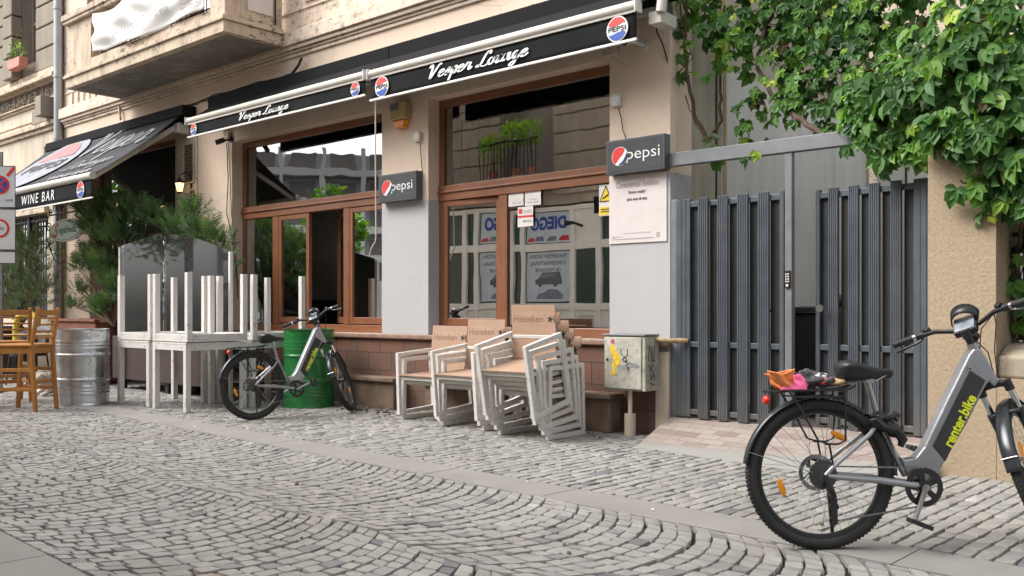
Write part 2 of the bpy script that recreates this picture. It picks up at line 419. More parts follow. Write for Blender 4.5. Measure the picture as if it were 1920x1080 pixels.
nt_ = M['lamp_glass'].node_tree; b_ = nt_.nodes['Principled BSDF']; b_.inputs['Emission Color'].default_value = (1, .62, .28, 1); b_.inputs['Emission Strength'].default_value = 1.3
M['terracotta'] = plain('faded pink flower box', (.55, .22, .17), .6)
M['wicker'] = plain('grey woven wicker', (.16, .16, .165), .8, var=.4, scale=60, bmp=.6)
M['tan'] = plain('tan table top', (.40, .27, .14), .5)
M['cloth_o'] = plain('orange scarf', (.85, .30, .10), .8, var=.25, scale=14)
M['cloth_p'] = plain('pink scarf', (.80, .13, .30), .8, var=.2, scale=14)
M['cloth_g'] = plain('grey fleece', (.07, .068, .07), .95, var=.6, scale=60, bmp=.5)
M['cloth_w'] = plain('white cloth', (.6, .57, .55), .9, var=.2, scale=30)
M['skylens'] = glassm('clear display cover', (.75, .8, .85), .2, .05)
M['screenface'] = plain('grey blue display', (.22, .25, .29), .2, var=.4, scale=14)
M['green'] = plain('green sign face', (.52, .66, .57), .5, var=.05)
M['greendark'] = plain('dark green print', (.01, .07, .035), .5)
M['pvc'] = plain('cream white shop door frames', (.85, .83, .76), .4, var=.05)
M['posterblue'] = plain('pale blue poster', (.56, .64, .72), .5, var=.12, scale=3)
M['bin'] = plain('black wheelie bin', (.015, .015, .016), .5)
# ================================================================== STREET
def cobble_mat():
    m, nt, b = nmat('granite setts')
    a = N(nt, "ShaderNodeAttribute"); a.attribute_name = 'tone'
    c = ramp(nt, a.outputs["Fac"], [(0, (.11, .113, .125)), (.15, (.235, .233, .233)), (.5, (.285, .276, .258)), (.82, (.335, .325, .30)), (.97, (.43, .42, .395)), (1, (.31, .25, .21))])
    v = coords(nt); f = noise(nt, v, 45, 5, .7); f2 = noise(nt, v, .55, 4)
    c = mixc(nt, ramp(nt, f, [(.35, (0, 0, 0)), (.8, (.35, .35, .35))]), c, (.14, .135, .13))
    c = mixc(nt, ramp(nt, f2, [(.42, (0, 0, 0)), (.7, (.4, .4, .4))]), c, (.20, .185, .16))
    f3 = noise(nt, v, 2.3, 8, .7); c = mixc(nt, ramp(nt, f3, [(.52, (0, 0, 0)), (.68, (.55, .55, .55))]), c, (.15, .14, .125))
    nt.links.new(c, b.inputs["Base Color"]); b.inputs["Roughness"].default_value = .62
    b.inputs["Specular IOR Level"].default_value = .35
    bump(nt, b, f, .5, .004); return m
M['cobble'] = cobble_mat()
def joint_mat():
    m, nt, b = nmat('sandy joint filling'); v = coords(nt)
    c = ramp(nt, noise(nt, v, 1.3, 6), [(.35, (.016, .015, .013)), (.6, (.03, .028, .023)), (.72, (.03, .038, .015))])
    nt.links.new(c, b.inputs["Base Color"]); b.inputs["Roughness"].default_value = 1
    bump(nt, b, noise(nt, v, 120, 3), .6, .01); return m
M['joint'] = joint_mat()

def stone(mb, P, tone, rnd):
    """one sett: four plan corners, rounded shoulders, slightly tilted worn top"""
    cx = sum(p[0] for p in P)/4; cy = sum(p[1] for p in P)/4
    ring = []
    for i in range(4):
        a, b_, c = Vector(P[i-1]), Vector(P[i]), Vector(P[(i+1) % 4])
        k = rnd.uniform(.04, .13)
        ring.append(b_ + (a-b_)*k); ring.append(b_ + (c-b_)*k)
    tx, ty, h_ = rnd.uniform(-.035, .035), rnd.uniform(-.035, .035), rnd.uniform(-.0025, .0025)
    vs = []
    for k, z in ((1, -.035), (.99, -.006), (.925, .0)):
        for p in ring:
            x, y = cx+(p.x-cx)*k, cy+(p.y-cy)*k
            vs.append((x, y, z + h_ + ((x-cx)*tx + (y-cy)*ty if z > -.02 else 0) + (rnd.uniform(-.001, .001) if z == 0 else 0)))
    vs.append((cx, cy, .0012+h_))
    fs = []
    for r in (0, 1):
        for i in range(8): fs.append((r*8+i, r*8+(i+1) % 8, r*8+8+(i+1) % 8, r*8+8+i))
    for i in range(8): fs.append((16+i, 16+(i+1) % 8, 24))
    mb.add(vs, fs, None, tone)

OX, OY, SL = -9.62, 4.46, -0.0500
dvec = Vector((1, SL)).normalized(); nvec = Vector((-dvec.y, dvec.x))
def uv(u, v): return (OX + dvec.x*u + nvec.x*v, OY + dvec.y*u + nvec.y*v)
rnd = random.Random(3)
def tonef():
    t = rnd.gauss(.5, .14)
    if rnd.random() < .035: t = rnd.uniform(0, .12)
    if rnd.random() < .002: t = 1
    return min(1, max(0, t))
mb = MB()
# segmental arches: two fields between the near slabs and the granite band
ROW = .094
def seam(u): return -1.24 + .05*sin(u*2.3) + .03*sin(u*5.1+1)
for fld in (0, 1, 2, 3):
    if fld >= 2: continue
    u = -9.0
    n = 15
    while u < 11.5:
        vt, vb = (0.0, seam(u)) if fld == 0 else (seam(u), -2.472)
        vc, HW, R = (vt+vb)/2, (vt-vb)/2 - .003, .90
        amax = math.asin(HW/R)
        edges = [-amax]
        while edges[-1] < amax:
            edges.append(edges[-1] + (2*amax/n)*rnd.uniform(.78, 1.28))
        edges = edges[:-1]
        if amax - edges[-1] < .05: edges[-1] = amax
        else: edges.append(amax)
        jt = .0105
        wob = rnd.uniform(-.008, .008)
        for a0, a1 in zip(edges, edges[1:]):
            if a1 - a0 < .03: continue
            def P(a, r0, mx=0):
                a = max(-amax, min(amax, a + rnd.uniform(-.008, .008)))
                return uv(u + wob + R*cos(a) - R + r0 + rnd.uniform(-.006, .006), vc + R*sin(a) + rnd.uniform(-.005, .005))
            g = jt/R/2*rnd.uniform(.8, 1.6)
            mb_pts = [P(a0+g, jt/2), P(a0+g, ROW-jt/2), P(a1-g, ROW-jt/2), P(a1-g, jt/2)]
            # order counter-clockwise
            mb_pts = [mb_pts[0], mb_pts[1], mb_pts[2], mb_pts[3]]
            ar = sum(mb_pts[i][0]*mb_pts[(i+1) % 4][1] - mb_pts[(i+1) % 4][0]*mb_pts[i][1] for i in range(4))
            if ar < 0: mb_pts = mb_pts[::-1]
            stone(mb, mb_pts, tonef(), rnd)
        u += ROW
# straight courses between band and the houses (courses run towards the wall)
u = -9.0
while u < 11.5:
    w = rnd.uniform(.078, .098); v = .352 + rnd.uniform(0, .02); first = True
    while True:
        L = rnd.uniform(.11, .21)
        if first: L *= rnd.uniform(.5, 1); first = False
        x, y = uv(u, v)
        if y > 6.98 + (0 if x < -4.1 else -.4): break
        if -4.02 < x < -1.9 and y > 6.12 - (x+4.02)*.15: break
        if x > -1.9 and y > 6.56: break
        jt = .0105; q = lambda a, b_: uv(u + a + rnd.uniform(-.006, .006), v + b_ + rnd.uniform(-.006, .006))
        stone(mb, [q(jt/2, jt/2), q(w-jt/2, jt/2), q(w-jt/2, L-jt/2), q(jt/2, L-jt/2)], tonef(), rnd)
        v += L
    u += w
# irregular filler setts in the spandrels are part of the same paving
cob = mb.build('street_cobbles', M['cobble'], tone=True, smooth=50); tag(cob, kind='structure')
bed = MB(); bed.box(-60, 40, -40, 60, -.6, -.024)
tag(bed.build('ground', M['joint']), kind='structure')
# granite band: slabs butted with hairline joints
mb = MB(); u = -26.
r2 = random.Random(5)
while u < 20:
    L = r2.uniform(.95, 1.15)
    a, b_, c, d = uv(u+.002, .004), uv(u+L-.002, .004), uv(u+L-.002, .346), uv(u+.002, .346)
    z = .001 + r2.uniform(-.0015, .0015)
    vs = [(p[0], p[1], zz) for zz in (-.05, z) for p in (a, b_, c, d)]
    mb.add(vs, [(0,3,2,1),(4,5,6,7),(0,1,5,4),(1,2,6,5),(2,3,7,6),(3,0,4,7)], None, min(1, max(0, r2.gauss(.5, .2))))
    u += L
tag(mb.build('paving_band', M['slab'], bevel=.003), kind='structure')
# near slabs
mb = MB(); u = -26.
while u < 20:
    L = r2.uniform(.7, .9); v0 = -2.475
    for k in range(4):
        v1 = v0 - .9
        a, b_, c, d = uv(u+.002, v1+.003), uv(u+L-.002, v1+.003), uv(u+L-.002, v0-.003), uv(u+.002, v0-.003)
        z = .003 + r2.uniform(-.001, .001)
        if min(a[1], b_[1]) > -1.3:
            vs = [(p[0], p[1], zz) for zz in (-.05, z) for p in (a, b_, c, d)]
            mb.add(vs, [(0,3,2,1),(4,5,6,7),(0,1,5,4),(1,2,6,5),(2,3,7,6),(3,0,4,7)])
        v0 = v1
    u += L
tag(mb.build('near_pavement', M['slab'], bevel=.003), kind='structure')
# brick paved ramp to the gate
def ramp_mat():
    m, nt, b = nmat('ramp brick paving'); v = coords(nt)
    mp = N(nt, "ShaderNodeMapping"); nt.links.new(v, mp.inputs[0]); mp.inputs["Rotation"].default_value = (0, 0, .05)
    br = N(nt, "ShaderNodeTexBrick"); nt.links.new(mp.outputs[0], br.inputs["Vector"])
    br.inputs["Scale"].default_value = 1; br.inputs["Brick Width"].default_value = .2; br.inputs["Row Height"].default_value = .1; br.inputs["Mortar Size"].default_value = .003
    br.inputs["Color1"].default_value = (.30, .25, .225, 1); br.inputs["Color2"].default_value = (.20, .14, .125, 1); br.inputs["Mortar"].default_value = (.07, .06, .05, 1); br.inputs["Bias"].default_value = -.1
    f = noise(nt, v, 4, 6); c = mixc(nt, ramp(nt, f, [(.4, (0,0,0)), (.75, (.7,.7,.7))]), br.outputs[0], (.29, .27, .24))
    sx = N(nt, "ShaderNodeSeparateXYZ"); nt.links.new(v, sx.inputs[0])
    wob = N(nt, "ShaderNodeMath", operation='MULTIPLY_ADD'); wob.inputs[1].default_value = .18; nt.links.new(f, wob.inputs[0]); nt.links.new(sx.outputs[1], wob.inputs[2])
    mr = N(nt, "ShaderNodeMapRange"); nt.links.new(wob.outputs[0], mr.inputs[0]); mr.inputs[1].default_value = 6.30; mr.inputs[2].default_value = 6.42; mr.inputs[3].default_value = 1; mr.inputs[4].default_value = 0
    c = mixc(nt, mr.outputs[0], c, (.25, .245, .23)); nt.links.new(c, b.inputs["Base Color"]); b.inputs["Roughness"].default_value = .85
    n1 = bump(nt, b, br.outputs["Fac"], -.6, .004); bump(nt, b, noise(nt, v, 60, 3), .3, .004, n1); return m
mb = MB()
L0, L1 = Vector((-4.03, 6.17, 0)), Vector((-1.80, 5.78, 0))
prof = [(-4.03, 6.16, .0), (-1.86, 5.86, .0), (-1.86, 6.9, .17), (-4.17, 6.93, .17), (-1.86, 12.1, .17), (-4.17, 12.1, .17)]
vs = prof + [(p[0], p[1], -.1) for p in prof]
mb.add(vs, [(0,1,2,3), (3,2,4,5), (0,3,9,6), (3,5,11,9), (1,0,6,7), (2,1,7,8), (4,2,8,10), (5,4,10,11)])
tag(mb.build('ramp', ramp_mat()), kind='structure')

# ================================================================== LOUNGE BUILDING
W0, W1, FY = 6.929, 7.30, 7.12     # wall face, back of wall, window plane
bld = thing('corner_building', 'peach plastered corner building with brown framed shop windows under black awnings', 'building', (-9, 7.5, 0))
H3 = (-7.229, -4.814, .83, 3.43); H2 = (-11.131, -8.0, .83, 3.43); H1 = (-15.49, -12.66, .95, 3.72)
mb = MB(); grid_wall(mb, (-16.5, -4.17), (.0, 4.32), [H1, H2, H3], W0, W1)
mb.build('wall', M['peach'], bld, world=True)
mb = MB(); grid_wall(mb, (-16.5, -4.17), (4.32, 11.5), [(-15.6, -14.4, 5.0, 7.4), (-12.6, -11.2, 4.9, 7.4), (-7.4, -6.2, 5.6, 7.6)], W0, W1)
mb.build('upper_wall', M['peach_plain'], bld, world=True)
# side return and the rest of the body
mb = MB(); mb.box(-4.55, -4.172, W1, 7.75, 0, 11.5); mb.build('side_wall', M['returnwall'], bld, world=True)
mb = MB(); mb.box(-16.5, -4.2, 11.6, 11.9, 0, 11.5); mb.box(-16.5, -16.2, W1, 11.6, 0, 11.5); mb.box(-4.5, -4.2, 7.752, 11.6, 0, 11.5); mb.box(-16.5, -4.2, W1, 11.9, 11.3, 11.5)
mb.build('rear_wall', M['returnwall'], bld, world=True)
# interior rooms seen through the glass
mb = MB(); mb.box(-11.89, -7.71, 8.55, 8.6, .7, 3.9); mb.box(-16.2, -4.6, 10.2, 10.3, .3, 3.9); mb.box(-12.0, -11.9, W1+.02, 10.2, .3, 3.9); mb.box(-7.7, -7.6, W1+.02, 10.2, .3, 3.9)  # first box: near wall added in the middle room to catch sky light
mb.build('partition_and_bounce_wall', M['interior'], bld, world=True)
mb = MB(); mb.box(-16.2, -4.6, W1+.01, 10.2, .62, .7); mb.box(-16.2, -4.6, W1+.01, 10.2, 3.9, 4.0); mb.build('floor_and_ceiling', M['interior_dark'], bld, world=True)
mb = MB(); mb.box(-11.0, -7.8, 8.1, 8.54, .7, 1.25); mb.build('banquette', M['navy'], bld, world=True, bevel=.02)

# plinth of stone tiles
def plinth_mat():
    m, nt, b = nmat('brown stone plinth'); v = coords(nt)
    sx = N(nt, "ShaderNodeSeparateXYZ"); nt.links.new(v, sx.inputs[0]); cb = N(nt, "ShaderNodeCombineXYZ")
    ad = N(nt, "ShaderNodeMath", operation='ADD'); nt.links.new(sx.outputs[0], ad.inputs[0]); nt.links.new(sx.outputs[1], ad.inputs[1])
    nt.links.new(ad.outputs[0], cb.inputs[0]); nt.links.new(sx.outputs[2], cb.inputs[1])
    br = N(nt, "ShaderNodeTexBrick"); nt.links.new(cb.outputs[0], br.inputs["Vector"])
    br.inputs["Scale"].default_value = 1; br.inputs["Brick Width"].default_value = .40; br.inputs["Row Height"].default_value = .205; br.inputs["Mortar Size"].default_value = .006
    br.inputs["Color1"].default_value = (.17, .068, .042, 1); br.inputs["Color2"].default_value = (.11, .066, .048, 1); br.inputs["Mortar"].default_value = (.035, .028, .022, 1)
    c = mixc(nt, ramp(nt, noise(nt, v, 3, 7, .7), [(.45, (0,0,0)), (.75, (.6,.6,.6))]), br.outputs[0], (.09, .07, .055))
    mr = N(nt, "ShaderNodeMapRange"); nt.links.new(sx.outputs[2], mr.inputs[0]); mr.inputs[1].default_value = .1; mr.inputs[2].default_value = .5; mr.inputs[3].default_value = .6; mr.inputs[4].default_value = 0
    c = mixc(nt, mr.outputs[0], c, (.10, .075, .058))
    nt.links.new(c, b.inputs["Base Color"]); b.inputs["Roughness"].default_value = .75
    n1 = bump(nt, b, br.outputs["Fac"], -.6, .008); bump(nt, b, noise(nt, v, 18, 5), .5, .01, n1); return m
M['plinth'] = plinth_mat()
mb = MB(); mb.box(-11.6, -4.30, W0-.035, W0-.001, 0, .775); mb.box(-16.4, -11.62, W0-.03, W0-.001, 0, .7)
mb.build('plinth', M['plinth'], bld, world=True)
mb = MB(); mb.box(-4.298, -4.165, W0-.045, W0-.001, 0, .74); mb.build('corner_pier', M['cream2'], bld, world=True, bevel=.01)
mb = MB(); mb.box(-11.6, -4.15, W0-.075, W0-.0015, .777, .832)
mb.build('ledge', plain('rounded stone ledge', (.24, .15, .11), .7, var=.3, bmp=.3), bld, world=True, bevel=.014)
mb = MB()
for x0, x1 in ((-8.5, -7.55), (-7.05, -5.95), (-5.8, -4.66)):
    mb.box(x0, x1, W0-.22, W0-.036, 0, .30); mb.box(x0-.03, x1+.03, W0-.26, W0-.037, .302, .35)
mb.build('cellar_step', plain('worn sandstone step', (.17, .12, .085), .8, var=.35, bmp=.5, scale=5), bld, world=True, bevel=.01)

# string courses and mouldings
mb = MB()
for z0, z1, p in ((4.325, 4.365, .03), (4.37, 4.40, .05), (4.405, 4.45, .085), (4.455, 4.62, .12), (4.625, 4.655, .07), (4.90, 4.925, .02)):
    for x0, x1 in ((-16.45, -4.17),):
        mb.box(x0, x1, W0-p, W0-.0012, z0, z1)
mb.build('string_course', M['peach_plain'], bld, world=True, bevel=.006)
mb = MB()
for x0, x1 in ((-9.45, -7.6), (-6.0, -4.5)):
    for a, b_, c, d in ((x0, x1, 4.98, 5.02), (x0, x1, 6.6, 6.64), (x0, x0+.04, 5.02, 6.6), (x1-.04, x1, 5.02, 6.6)): mb.box(a, b_, W0-.03, W0-.0013, c, d)
for i in range(6): mb.box(-16.2+i*.22, -16.12+i*.22, W0-.03, W0-.0013, 4.66, 4.88)
mb.build('wall_panel_moulding', M['peach_plain'], bld, world=True, bevel=.005)
# ghost of pilasters either side of windows
mb = MB()
for x0, x1 in ((-12.60, -12.02),): mb.box(x0+.02, x1, W0-.02, W0-.0014, .9, 3.86)
mb.build('pilaster', M['peach_plain'], bld, world=True, bevel=.004)

def window(name, hole, ztr, muls, sashes, label, gl=M['glass'], glb=M['glass2']):
    """timber shop window: outer frame, transom, mullions; top light; lower sashes with their own panes"""
    x0, x1, z0, z1 = hole; e = .0025
    t = MB(); fw = .075
    t.box(x0+e, x1-e, FY-.03, FY+.05, z1-fw-.01, z1-e); t.box(x0+e, x1-e, FY-.03, FY+.05, z0+e, z0+fw+.02)
    t.box(x0+e, x1-e, FY-.045, FY+.05, ztr[0], ztr[1]); t.box(x0+e, x1-e, FY-.065, FY-.046, ztr[0]+.085, ztr[0]+.105)
    w = t.build('window', M['frame'], bld, world=True, bevel=.005, label=label)
    t = MB(); t.box(x0+e, x0+fw, FY-.028, FY+.048, z0+fw+.022, ztr[0]-e); t.box(x1-fw, x1-e, FY-.028, FY+.048, z0+fw+.022, ztr[0]-e)
    t.box(x0+e, x0+fw, FY-.028, FY+.048, ztr[1]+e, z1-fw-.012); t.box(x1-fw, x1-e, FY-.028, FY+.048, ztr[1]+e, z1-fw-.012)
    for a, b_ in muls: t.box(a, b_, FY-.035, FY+.048, z0+fw+.022, ztr[0]-e)
    t.build('mullion', M['framev'], w, world=True, bevel=.005)
    g = MB(); g.box(x0+fw, x1-fw, FY+.0, FY+.006, ztr[1]+.001, z1-fw-.012); g.build('top_pane', gl, w, world=True)
    for k, (a, b_, dy, rz, wood_) in enumerate(sashes):
        zb, zt = z0+fw+.03, ztr[0]-.006
        L = b_ - a; s = MB()
        if wood_:
            r = .06
            s.box(0, r, -.02, .03, zb, zt); s.box(L-r, L, -.02, .03, zb, zt); s.box(r+.001, L-r-.001, -.02, .03, zt-r, zt); s.box(r+.001, L-r-.001, -.02, .03, zb, zb+r+.02)
        else: r = 0.0
        Mx = Matrix.Translation((a if rz >= 0 else b_, FY-.012+dy, 0)) @ Matrix.Rotation(rz, 4, 'Z') @ Matrix.Translation((0 if rz >= 0 else -L, 0, 0))
        gg = MB(); gg.box(r+.001, L-r-.001, .0, .006, zb+(r+.021 if wood_ else 0), zt-r-.001)
        if wood_:
            so_ = s.build('sash', M['framev'], w, world=True, bevel=.004, M=Mx); gg.build('pane', glb, w, world=True, M=Mx)
        else: gg.build('pane', glb, w, world=True, M=Mx)
    return w
window('w3', H3, (2.31, 2.475), [(-6.335, -6.215)], [(-7.15, -6.34, -.004, .050, True), (-6.212, -4.892, 0.004, 0, False)], 'right hand shop window with papers taped inside the glass')
window('w2', H2, (2.36, 2.525), [(-10.40, -10.27), (-8.90, -8.79)],
       [(-11.055, -10.403, 0, 0, False), (-10.265, -9.60, 0, 0, True), (-9.56, -8.905, .03, -radians(30), True), (-8.787, -8.078, 0, 0, True)], 'middle shop window with one leaf standing open')
w1 = window('w1', H1, (2.2, 2.3), [(-14.1, -14.0)], [(-15.41, -14.103, 0, 0, False), (-13.997, -12.74, 0, 0, False)], 'dark shop window behind the conifers')
# upstairs windows (mostly out of frame)
for x0, x1, z0, z1 in ((-15.6, -14.4, 5.0, 7.4), (-12.6, -11.2, 4.9, 7.4), (-7.4, -6.2, 5.6, 7.6)):
    t = MB()
    for a, b_, c, d in ((x0, x1, z1-.08, z1), (x0, x0+.08, z0, z1-.08), (x1-.08, x1, z0, z1-.08), ((x0+x1)/2-.04, (x0+x1)/2+.04, z0, z1-.08)): t.box(a+.003, b_-.003, FY, FY+.06, c, d-.003)
    wf = t.build('window', M['framev'], bld, world=True, bevel=.004, label='upstairs window with dark panes')
    t = MB(); t.box(x0+.003, x1-.003, FY+.03, FY+.035, z0, z1-.08); t.build('pane', M['glass'], wf, world=True)
    t = MB(); t.box(x0, x1, FY+.17, W1+.06, z0, z1); t.build('blind', M['interior_dark'], wf, world=True)

# balcony
bal = MB(); BX0, BX1, BY = -14.15, -9.76, 5.96
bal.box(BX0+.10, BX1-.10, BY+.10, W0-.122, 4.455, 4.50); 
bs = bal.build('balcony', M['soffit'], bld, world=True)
t = MB(); t.box(BX0+.001, BX1-.001, BY+.001, W0-.121, 4.46, 4.60)
t.build('slab', M['cream'], bs, world=True, bevel=.006)
t = MB(); t.box(BX0-.03, BX1+.03, BY-.03, W0-.1205, 4.602, 4.645); t.box(BX0-.015, BX1+.015, BY-.015, W0-.1205, 4.647, 4.67)
t.build('cornice', M['cream'], bs, world=True, bevel=.008)
t = MB(); e = BY+.03
for a, b_, c, d in ((BX0+.02, -13.36, 4.672, 5.42), (-10.12, BX1-.02, 4.672, 5.42), (-13.36, -10.12, 4.672, 4.80)):
    t.box(a, b_, e, e+.22, c, d)
t.box(BX1-.24, BX1-.021, e+.221, W0-.1205, 4.672, 5.42); t.box(BX0+.021, BX0+.24, e+.221, W0-.1205, 4.672, 5.42)
t.build('parapet', M['cream'], bs, world=True, bevel=.008)
t = MB(); t.box(BX0-.03, BX1+.03, BY-.03, BY+.30, 5.422, 5.47); t.box(BX0-.05, BX1+.05, BY-.05, BY+.31, 5.472, 5.56); t.box(BX1-.28, BX1+.03, BY+.311, W0-.1, 5.422, 5.56)
t.build('coping', M['cream'], bs, world=True, bevel=.01)
t = MB()
for i in range(26):
    x = -13.3 + i*.125; t.cyl((x, BY+.17, 4.80), (x, BY+.17, 5.42), .008, n=6)
for zz in (4.9, 5.3): t.cyl((-13.34, BY+.17, zz), (-10.14, BY+.17, zz), .01, n=6)
t.build('railing', M['iron'], bs, world=True)
# ================================================================== LETTERING
def text_geo(body, bold=0, shear=0, space=1.0):
    cu = bpy.data.curves.new("t", 'FONT'); cu.body = body; cu.size = 1; cu.offset = bold; cu.shear = shear; cu.space_character = space
    cu.resolution_u = 4; cu.fill_mode = 'FRONT' if hasattr(cu, 'fill_mode') else cu.fill_mode
    ob = bpy.data.objects.new("t", cu); COL.objects.link(ob)
    dg = bpy.context.evaluated_depsgraph_get(); me = bpy.data.meshes.new_from_object(ob.evaluated_get(dg))
    vs = [v.co.copy() for v in me.vertices]; fs = [tuple(p.vertices) for p in me.polygons]
    bpy.data.objects.remove(ob); bpy.data.curves.remove(cu); bpy.data.meshes.remove(me)
    return vs, fs
def put_flat(mb, vs, fs, o, right, up, w=None, h=None, center=True):
    """lay 2-D outlines on the plane at o spanned by right/up, fitted to width w or height h, as a thin raised layer"""
    x0 = min(v[0] for v in vs); x1 = max(v[0] for v in vs); y0 = min(v[1] for v in vs); y1 = max(v[1] for v in vs)
    kx = (w/(x1-x0)) if w else None; ky = (h/(y1-y0)) if h else None
    kx = kx or ky; ky = ky or kx
    R_, U_ = Vector(right).normalized(), Vector(up).normalized(); o = Vector(o)
    cx, cy = ((x0+x1)/2, (y0+y1)/2) if center else (x0, y0)
    mb.add([o + R_*((v[0]-cx)*kx) + U_*((v[1]-cy)*ky) for v in vs], fs)
def text_on(mb, body, o, right, up, w=None, h=None, bold=0, shear=0, space=1.0):
    vs, fs = text_geo(body, bold, shear, space); put_flat(mb, vs, fs, o, right, up, w, h)

GL = {
 'V': (1.35, [[(0,1.6),(.12,1.95),(.32,1.9),(.40,1.2),(.45,0),(.75,.75),(1.0,1.5),(1.2,1.95),(1.42,1.8)]]),
 'e': (.78, [[(0,.35),(.3,.5),(.6,.78),(.45,1.02),(.2,.85),(.12,.4),(.3,.02),(.6,.12),(.85,.42)]]),
 's': (.70, [[(0,.3),(.3,.7),(.47,1.08),(.5,.7),(.58,.35),(.4,0),(.12,.12)], [(.4,.0),(.78,.38)]]),
 'p': (.86, [[(0,.4),(.2,.8),(.3,1.05)],[(.3,1.05),(.25,.2),(.15,-.9)],[(.25,.6),(.5,1.05),(.74,.8),(.65,.25),(.35,.02),(.6,.02),(.92,.38)]]),
 'r': (.82, [[(0,.4),(.22,.85),(.28,1.12),(.42,.95),(.64,.98),(.6,.5),(.62,.1),(.78,.05),(.95,.38)]]),
 'L': (1.18, [[(1.2,1.55),(1.12,1.98),(.82,1.9),(.6,1.2),(.48,.5),(.2,.05),(0,.15),(.2,.3),(.6,.05),(1.0,0),(1.3,.3)]]),
 'o': (.80, [[(.55,1.0),(.22,.9),(.1,.42),(.35,0),(.64,.3),(.66,.78),(.5,1.0),(.6,.85),(.9,.88)]]),
 'u': (.92, [[(0,.4),(.2,1.0),(.15,.4),(.35,0),(.6,.4),(.7,1.0),(.65,.4),(.75,.05),(.98,.38)]]),
 'n': (.92, [[(0,.4),(.2,1.0),(.15,0)],[(.15,.3),(.4,.95),(.6,.95),(.58,.3),(.7,.02),(.98,.38)]]),
 'g': (.90, [[(.6,.95),(.3,1.0),(.1,.5),(.3,.05),(.6,.5),(.7,1.0)],[(.7,1.0),(.6,0),(.5,-.7),(.2,-.9),(.1,-.6),(.5,-.2),(.98,.38)]]),
}
def script_geo(body, weight=.17, shear=.3):
    vs, fs = [], []; x = 0
    for ch in body:
        if ch == ' ': x += .7; continue
        adv, strokes = GL[ch]
        for st in strokes:
            P = [Vector((a, b_)) for a, b_ in st]; pts = []
            for i in range(len(P)-1):
                p0, p1, p2, p3 = P[max(i-1, 0)], P[i], P[i+1], P[min(i+2, len(P)-1)]
                for k in range(5):
                    t = k/5; pts.append(.5*((2*p1)+(p2-p0)*t+(2*p0-5*p1+4*p2-p3)*t*t+(3*p1-p0-3*p2+p3)*t**3))
            pts.append(P[-1]); base = len(vs)
            for i, p in enumerate(pts):
                d = (pts[min(i+1, len(pts)-1)] - pts[max(i-1, 0)]).normalized(); n_ = Vector((-d.y, d.x))
                w = weight*(.42 + .58*max(0, abs(d.y))**1.5)/1.4
                for s in (1, -1):
                    q = p + n_*w*s; vs.append((x + q.x + q.y*shear, q.y))
            for i in range(len(pts)-1): fs.append((base+2*i, base+2*i+1, base+2*i+3, base+2*i+2))
        x += adv
    return vs, fs
def disc2(r=1, n=40, a0=0, a1=2*pi):
    return [(r*cos(a0+(a1-a0)*k/n), r*sin(a0+(a1-a0)*k/n)) for k in range(n if a1-a0 > 6.2 else n+1)]
def put_poly(mb, pts, o, R_, U_, s):
    R_, U_ = Vector(R_).normalized(), Vector(U_).normalized(); o = Vector(o)
    mb.add([o + R_*(p[0]*s) + U_*(p[1]*s) for p in pts], [tuple(range(len(pts)))])
def old_globe(parent, o, R_, U_, nrm, r):
    """round cola badge of the awnings: white ring, red cap, blue base, black word"""
    nrm = Vector(nrm); o = Vector(o)
    a = MB(); put_poly(a, disc2(), o+nrm*.004, R_, U_, r); a.build('badge_disc', M['whiteprint'], parent, world=True)
    a = MB(); t = [(x, y) for x, y in disc2(.91, 60) if y > .30]; t.sort(key=lambda p: -p[0])
    t = t + [(-.55, .20), (0, .26), (.55, .42)]; put_poly(a, t, o+nrm*.007, R_, U_, r); a.build('badge_red', M['red'], parent, world=True)
    a = MB(); t = [(x, y) for x, y in disc2(.91, 60) if y < -.30]; t.sort(key=lambda p: p[0])
    t = t + [(.55, -.20), (0, -.30), (-.55, -.42)]; put_poly(a, t, o+nrm*.007, R_, U_, r); a.build('badge_blue', M['blue'], parent, world=True)
    a = MB(); text_on(a, 'PEPSI', o+nrm*.008, R_, U_, w=r*1.66, h=r*.40, bold=.02); a.build('badge_lettering', M['ink'], parent, world=True)
def new_globe(parent, o, R_, U_, nrm, r):
    nrm = Vector(nrm); o = Vector(o)
    a = MB(); put_poly(a, disc2(), o+nrm*.002, R_, U_, r); a.build('globe_disc', M['whiteprint'], parent, world=True)
    a = MB(); t = disc2(.95, 40, radians(50), radians(235)); t += [(-.1, -.25), (.35, .15), (.58, .5)]
    put_poly(a, t, o+nrm*.004, R_, U_, r); a.build('globe_red', M['red'], parent, world=True)
    a = MB(); t = disc2(.95, 30, radians(-105), radians(22)); t += [(.70, .0), (.45, -.42), (.1, -.72)]
    put_poly(a, t, o+nrm*.004, R_, U_, r); a.build('globe_blue', plain('navy print', (.012, .03, .12), .5), parent, world=True)

